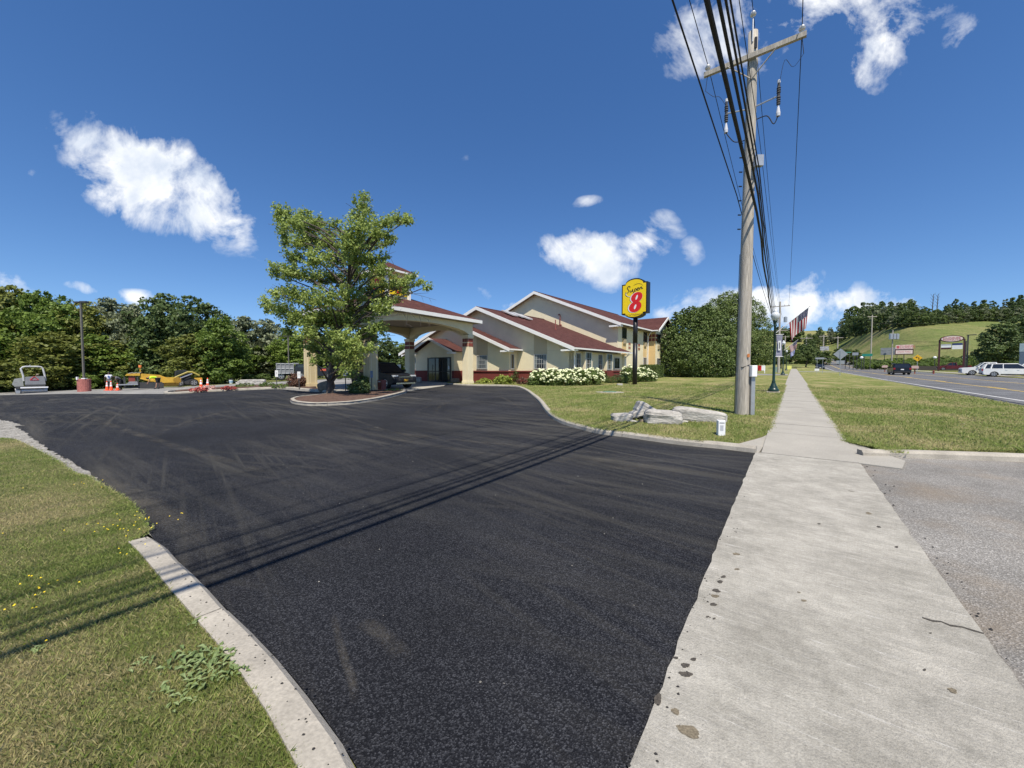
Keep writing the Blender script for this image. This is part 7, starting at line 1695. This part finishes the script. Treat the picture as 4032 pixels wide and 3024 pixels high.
    hb.add(Vv,[(i*n+k,i*n+(k+1)%n,(i+1)*n+(k+1)%n,(i+1)*n+k) for i in range(4) for k in range(n)]+[tuple(range(n))]); hb.build('cap',hat,r,smooth=True)
    return r
M['tee']=mat('white_tshirt',(.68,.68,.70),.85,.03,4.,col2=(.60,.62,.68)); M['hiviz']=mat('yellow_green_shirt',(.55,.85,.03),.8,.05); M['darkcloth']=mat('dark_cloth',(.015,.016,.02),.9,.2); M['greycloth']=mat('grey_cloth',(.12,.12,.13),.9,.2); M['skind']=mat('dark_skin',(.10,.055,.04),.6); M['bluecloth']=mat('blue_cloth',(.03,.12,.5),.8,.1); M['tan']=mat('tan_cap',(.25,.2,.14),.9)
g=gz(G(430,1536,-.02),0); az=-math.atan2(g.x,g.y)
w1=person('person in a white printed T-shirt seen from behind, standing at the cones',g,az,dict(pelvis=(0,0,.95),chest=(0,-.02,1.32),neck=(0,.02,1.5),head=(.02,.08,1.62),face=(0,1,-.3),shl=(-.19,0,1.42),ell=(-.27,.02,1.15),hal=(-.28,.10,.90),shr=(.19,0,1.42),elr=(.27,.04,1.15),har=(.24,.2,.95),hpl=(-.09,0,.9),knl=(-.11,-.02,.5),anl=(-.12,0,.09),tol=(-.13,.16,.04),hpr=(.09,0,.9),knr=(.11,-.02,.5),anr=(.12,0,.09),tor=(.13,.16,.04)),'tee','greycloth',skin='skind')
MB().add([(-.09,-.185,1.16),(.07,-.185,1.12),(.1,-.19,1.3),(0,-.19,1.42),(-.1,-.188,1.34),(-.02,-.187,1.25)],[(0,1,2,3,4,5)]).build('shirt_print',mat('blue_print',(.06,.12,.3),.8),w1)
g=gz(G(470,1536,-.02),0); az=-math.atan2(g.x,g.y)
w2=person('person in dark clothes bending forward beside the white-shirted worker',g,az,dict(pelvis=(.12,.1,.92),chest=(-.12,.02,1.18),neck=(-.28,-.02,1.26),head=(-.38,-.04,1.24),face=(-1,0,-.6),shl=(-.18,-.14,1.2),ell=(-.2,-.2,.92),hal=(-.1,-.24,.68),shr=(-.16,.2,1.2),elr=(-.26,.2,.95),har=(-.3,.1,.7),hpl=(.1,.02,.88),knl=(.02,-.02,.48),anl=(.1,0,.09),tol=(-.04,-.02,.04),hpr=(.14,.2,.88),knr=(.05,.2,.48),anr=(.16,.2,.09),tor=(.02,.18,.04)),'greycloth','darkcloth',skin='skind')
g=gz(G(614,1532,-.02),0); az=-math.atan2(g.x,g.y)
w3=person('person in a fluorescent yellow shirt and black shorts bending over the paving machine',g,az,dict(pelvis=(.14,0,.95),chest=(-.22,0,1.14),neck=(-.42,0,1.1),head=(-.50,0,1.0),face=(-.6,0,-1),shl=(-.32,-.2,1.08),ell=(-.42,-.2,.8),hal=(-.52,-.2,.58),shr=(-.32,.2,1.08),elr=(-.42,.2,.82),har=(-.5,.2,.6),hpl=(.12,-.1,.9),knl=(.06,-.12,.5),anl=(0.,-.14,.09),tol=(-.14,-.14,.04),hpr=(.2,.1,.9),knr=(.24,.1,.5),anr=(.24,.1,.09),tor=(.1,.1,.04)),'hiviz','darkcloth',shorts=True,hat='darkcloth')
# ---------------- roller ----------------
g=gz(G(125,1547,0),0); az=-math.atan2(g.x,g.y); k=g.y/1515; RO=thing('road_roller','grey road roller with a roll bar and red warning triangle before the trees','roller',g,az+.0); X=lambda px:(px-125)*k; Z=lambda py:(1547-py)*k
MB().prism([(X(109),Z(1514)),(X(111),Z(1484)),(X(158),Z(1481)),(X(161),Z(1514))],'y',-.15,.75).build('rear_body','grey',RO)
MB().box(X(110),X(160),-.2,.8,Z(1524),Z(1514)).build('deck','dmetal',RO)
MB().box(X(98),X(167),-.28,-.18,Z(1528),Z(1523)).build('bumper_bar','plainwhite',RO); MB().tube([(X(100),.3,Z(1538)),(X(165),.3,Z(1538))],.29,18).build('drum','metal',RO); MB().tube([(X(84),1.7,Z(1538)),(X(130),1.7,Z(1538))],.3,18).build('drum','metal',RO)
MB().prism([(X(78),Z(1512)),(X(84),Z(1492)),(X(104),Z(1488)),(X(106),Z(1520)),(X(84),Z(1522))],'y',.6,1.7).build('engine_hood',mat('pale_grey_hood',(.3,.31,.3),.5),RO)
MB().box(X(88),X(150),-.1,1.6,Z(1530),Z(1521)).build('frame','dmetal',RO)
P=[(X(106),.2,Z(1480)),(X(101),.2,Z(1452)),(X(106),.2,Z(1445)),(X(113),.2,Z(1443)),(X(145),.2,Z(1443)),(X(152),.2,Z(1445)),(X(156),.2,Z(1452)),(X(160),.2,Z(1480))]; MB().tube([(X(107),.2,Z(1500))]+P+[(X(161),.2,Z(1500))],.07,8).build('roll_bar',mat('pale_steel',(.5,.5,.5),.5),RO)
MB().lathe([(.06,0),(.06,.1),(.02,.13)],8,(X(124),.2,Z(1442))).build('beacon','metal',RO)
tri=[(X(122),Z(1496)),(X(133),Z(1482)),(X(144),Z(1496))]
for a,b in zip(tri,tri[1:]+tri[:1]): MB().tube([(a[0],-.17,a[1]),(b[0],-.17,b[1])],.022,4).build('triangle_bar','red',RO)
MB().prism([(X(92)-.12,Z(1547)),(X(92)+.12,Z(1547)),(X(92)+.15,Z(1536)),(X(92)-.15,Z(1536))],'y',-.3,-.2).build('small_wheel','metal',RO)
q=Matrix.Rotation(az,4,'Z')@Vector((X(134),.3,Z(1510)-.05)); w4=person('person in a blue and yellow shirt sitting on the roller behind its rear body',g+q-Vector((0,0,0)),az,dict(pelvis=(0,0,.12),chest=(-.0,.05,.55),neck=(.08,.08,.72),head=(.16,.08,.86),face=(.8,.8,0),shl=(-.16,0,.62),ell=(-.3,-.1,.40),hal=(-.4,.1,.3),shr=(.2,.05,.64),elr=(.34,.1,.48),har=(.4,.25,.42),hpl=(-.1,.1,.08),knl=(-.12,.5,.1),anl=(-.12,.55,-.3),tol=(-.12,.7,-.34),hpr=(.1,.1,.08),knr=(.12,.5,.1),anr=(.12,.55,-.3),tor=(.12,.7,-.34)),'bluecloth','darkcloth',hat='tan',short_sleeve=False,skin='skind')
MB().lathe([(.165,.3),(.17,.45),(.166,.6)],10,(-.05,.02,0)).build('vest_panel','hiviz',w4)
# ---------------- paver and skid steer ----------------
g=gz(G(585,1532,-.02),.0); az=-math.atan2(g.x,g.y); k=g.y/1515; PV=thing('paving_machine','yellow asphalt paver with an orange beacon and dark screed in front of the trees','paver',g,az); X=lambda px:(px-585)*k; Z=lambda py:(1532-py)*k
MB().prism([(X(521),Z(1479)),(X(526),Z(1472)),(X(562),Z(1470)),(X(562),Z(1480))],'y',.0,1.2).build('canopy_hood','yellowm',PV)
MB().prism([(X(562),Z(1482)),(X(566),Z(1472)),(X(600),Z(1476)),(X(620),Z(1478)),(X(642),Z(1490)),(X(642),Z(1510)),(X(600),Z(1512)),(X(564),Z(1490))],'y',.1,1.2).build('main_body','yellowm',PV)
MB().prism([(X(626),Z(1509)),(X(628),Z(1492)),(X(640),Z(1488)),(X(676),Z(1488)),(X(683),Z(1492)),(X(683),Z(1509))],'y',-.05,1.3).build('hopper','yellowm',PV)
MB().prism([(X(628),Z(1522)),(X(630),Z(1510)),(X(678),Z(1510)),(X(676),Z(1520)),(X(668),Z(1523))],'y',.1,1.1).build('lower_frame',mat('darker_yellow',(.38,.22,.03),.6),PV)
MB().prism([(X(520),Z(1515)),(X(532),Z(1502)),(X(554),Z(1502)),(X(556),Z(1515))],'y',-.2,.9).build('screed_plate','grey',PV); MB().box(X(502),X(556),-.5,-.3,Z(1515),Z(1511)).build('walkway_board','metal',PV)
MB().box(X(556),X(630),.0,1.0,Z(1530),Z(1506)).build('undercarriage','dmetal',PV); MB().box(X(516),X(556),.0,.9,Z(1528),Z(1522)).build('screed','dmetal',PV)
for px in (519,555): MB().box(X(px)-.06,X(px)+.06,-.1,.05,Z(1518),Z(1484)).build('strut','dmetal',PV)
MB().box(X(530),X(548),.1,.8,Z(1502),Z(1482)).build('engine','redtile',PV)
MB().tube([(X(564),.2,Z(1484)),(X(563),.2,Z(1448))],.045,6).build('beacon_pole','yellowm',PV); MB().lathe([(.11,0),(.11,.2),(.08,.22)],12,(X(563),.2,Z(1448))).build('beacon',mat('beacon_orange',(.75,.22,.06),.4),PV)
for i,px in enumerate((530,541,552)): MB().tube([(X(px),.1,Z(1472)),(X(px)+.3,.1,Z(1468))],.06,5).build('lever','dmetal',PV)
MB().tube([(X(562),-.02,Z(1490)),(X(578),-.02,Z(1497)),(X(600),-.02,Z(1500))],.07,6).build('tow_arm','yellowm',PV)
MB().cyl((X(671),Z(1499)),.28,-.07,-.051,'y',20).build('oval_badge',mat('ochre_badge',(.3,.17,.02),.5),PV)
g2_=gz(G(712,1524,-.02),0); g2_.y+=1.2; az=-math.atan2(g2_.x,g2_.y); k=g2_.y/1515; SK=thing('skid_steer_loader','yellow and black skid steer loader parked at the right end of the paver','loader',g2_,az); X=lambda px:(px-700)*k; Z=lambda py:(1522-py)*k
MB().prism([(X(712),Z(1512)),(X(712),Z(1490)),(X(736),Z(1489)),(X(737),Z(1508)),(X(728),Z(1515))],'y',.0,1.5).build('rear_body','yellowm',SK)
MB().box(X(680),X(716),.1,1.4,Z(1514),Z(1494)).build('chassis','dmetal',SK)
MB().prism([(X(652),Z(1496)),(X(654),Z(1460)),(X(684),Z(1456)),(X(692),Z(1460)),(X(704),Z(1492))],'y',.15,1.35).build('cab_frame','clad',SK)
MB().prism([(X(657),Z(1480)),(X(658),Z(1463)),(X(682),Z(1460)),(X(688),Z(1462)),(X(692),Z(1480))],'y',.13,.149).build('cab_window','carglass',SK)
MB().tube([(X(654),0,Z(1487)),(X(692),0,Z(1466)),(X(706),0,Z(1466)),(X(728),0,Z(1480))],.09,6).build('lift_arm',mat('olive_yellow',(.35,.28,.06),.5),SK)
MB().tube([(X(668),-.05,Z(1490)),(X(706),-.05,Z(1472))],.06,6).build('hydraulic_ram','chrome',SK)
for px in (706,664):
    for yy,s in ((-.1,-1),(1.5,1)): wheel(SK,X(px+4),yy,.38,.3,s,m='grey')
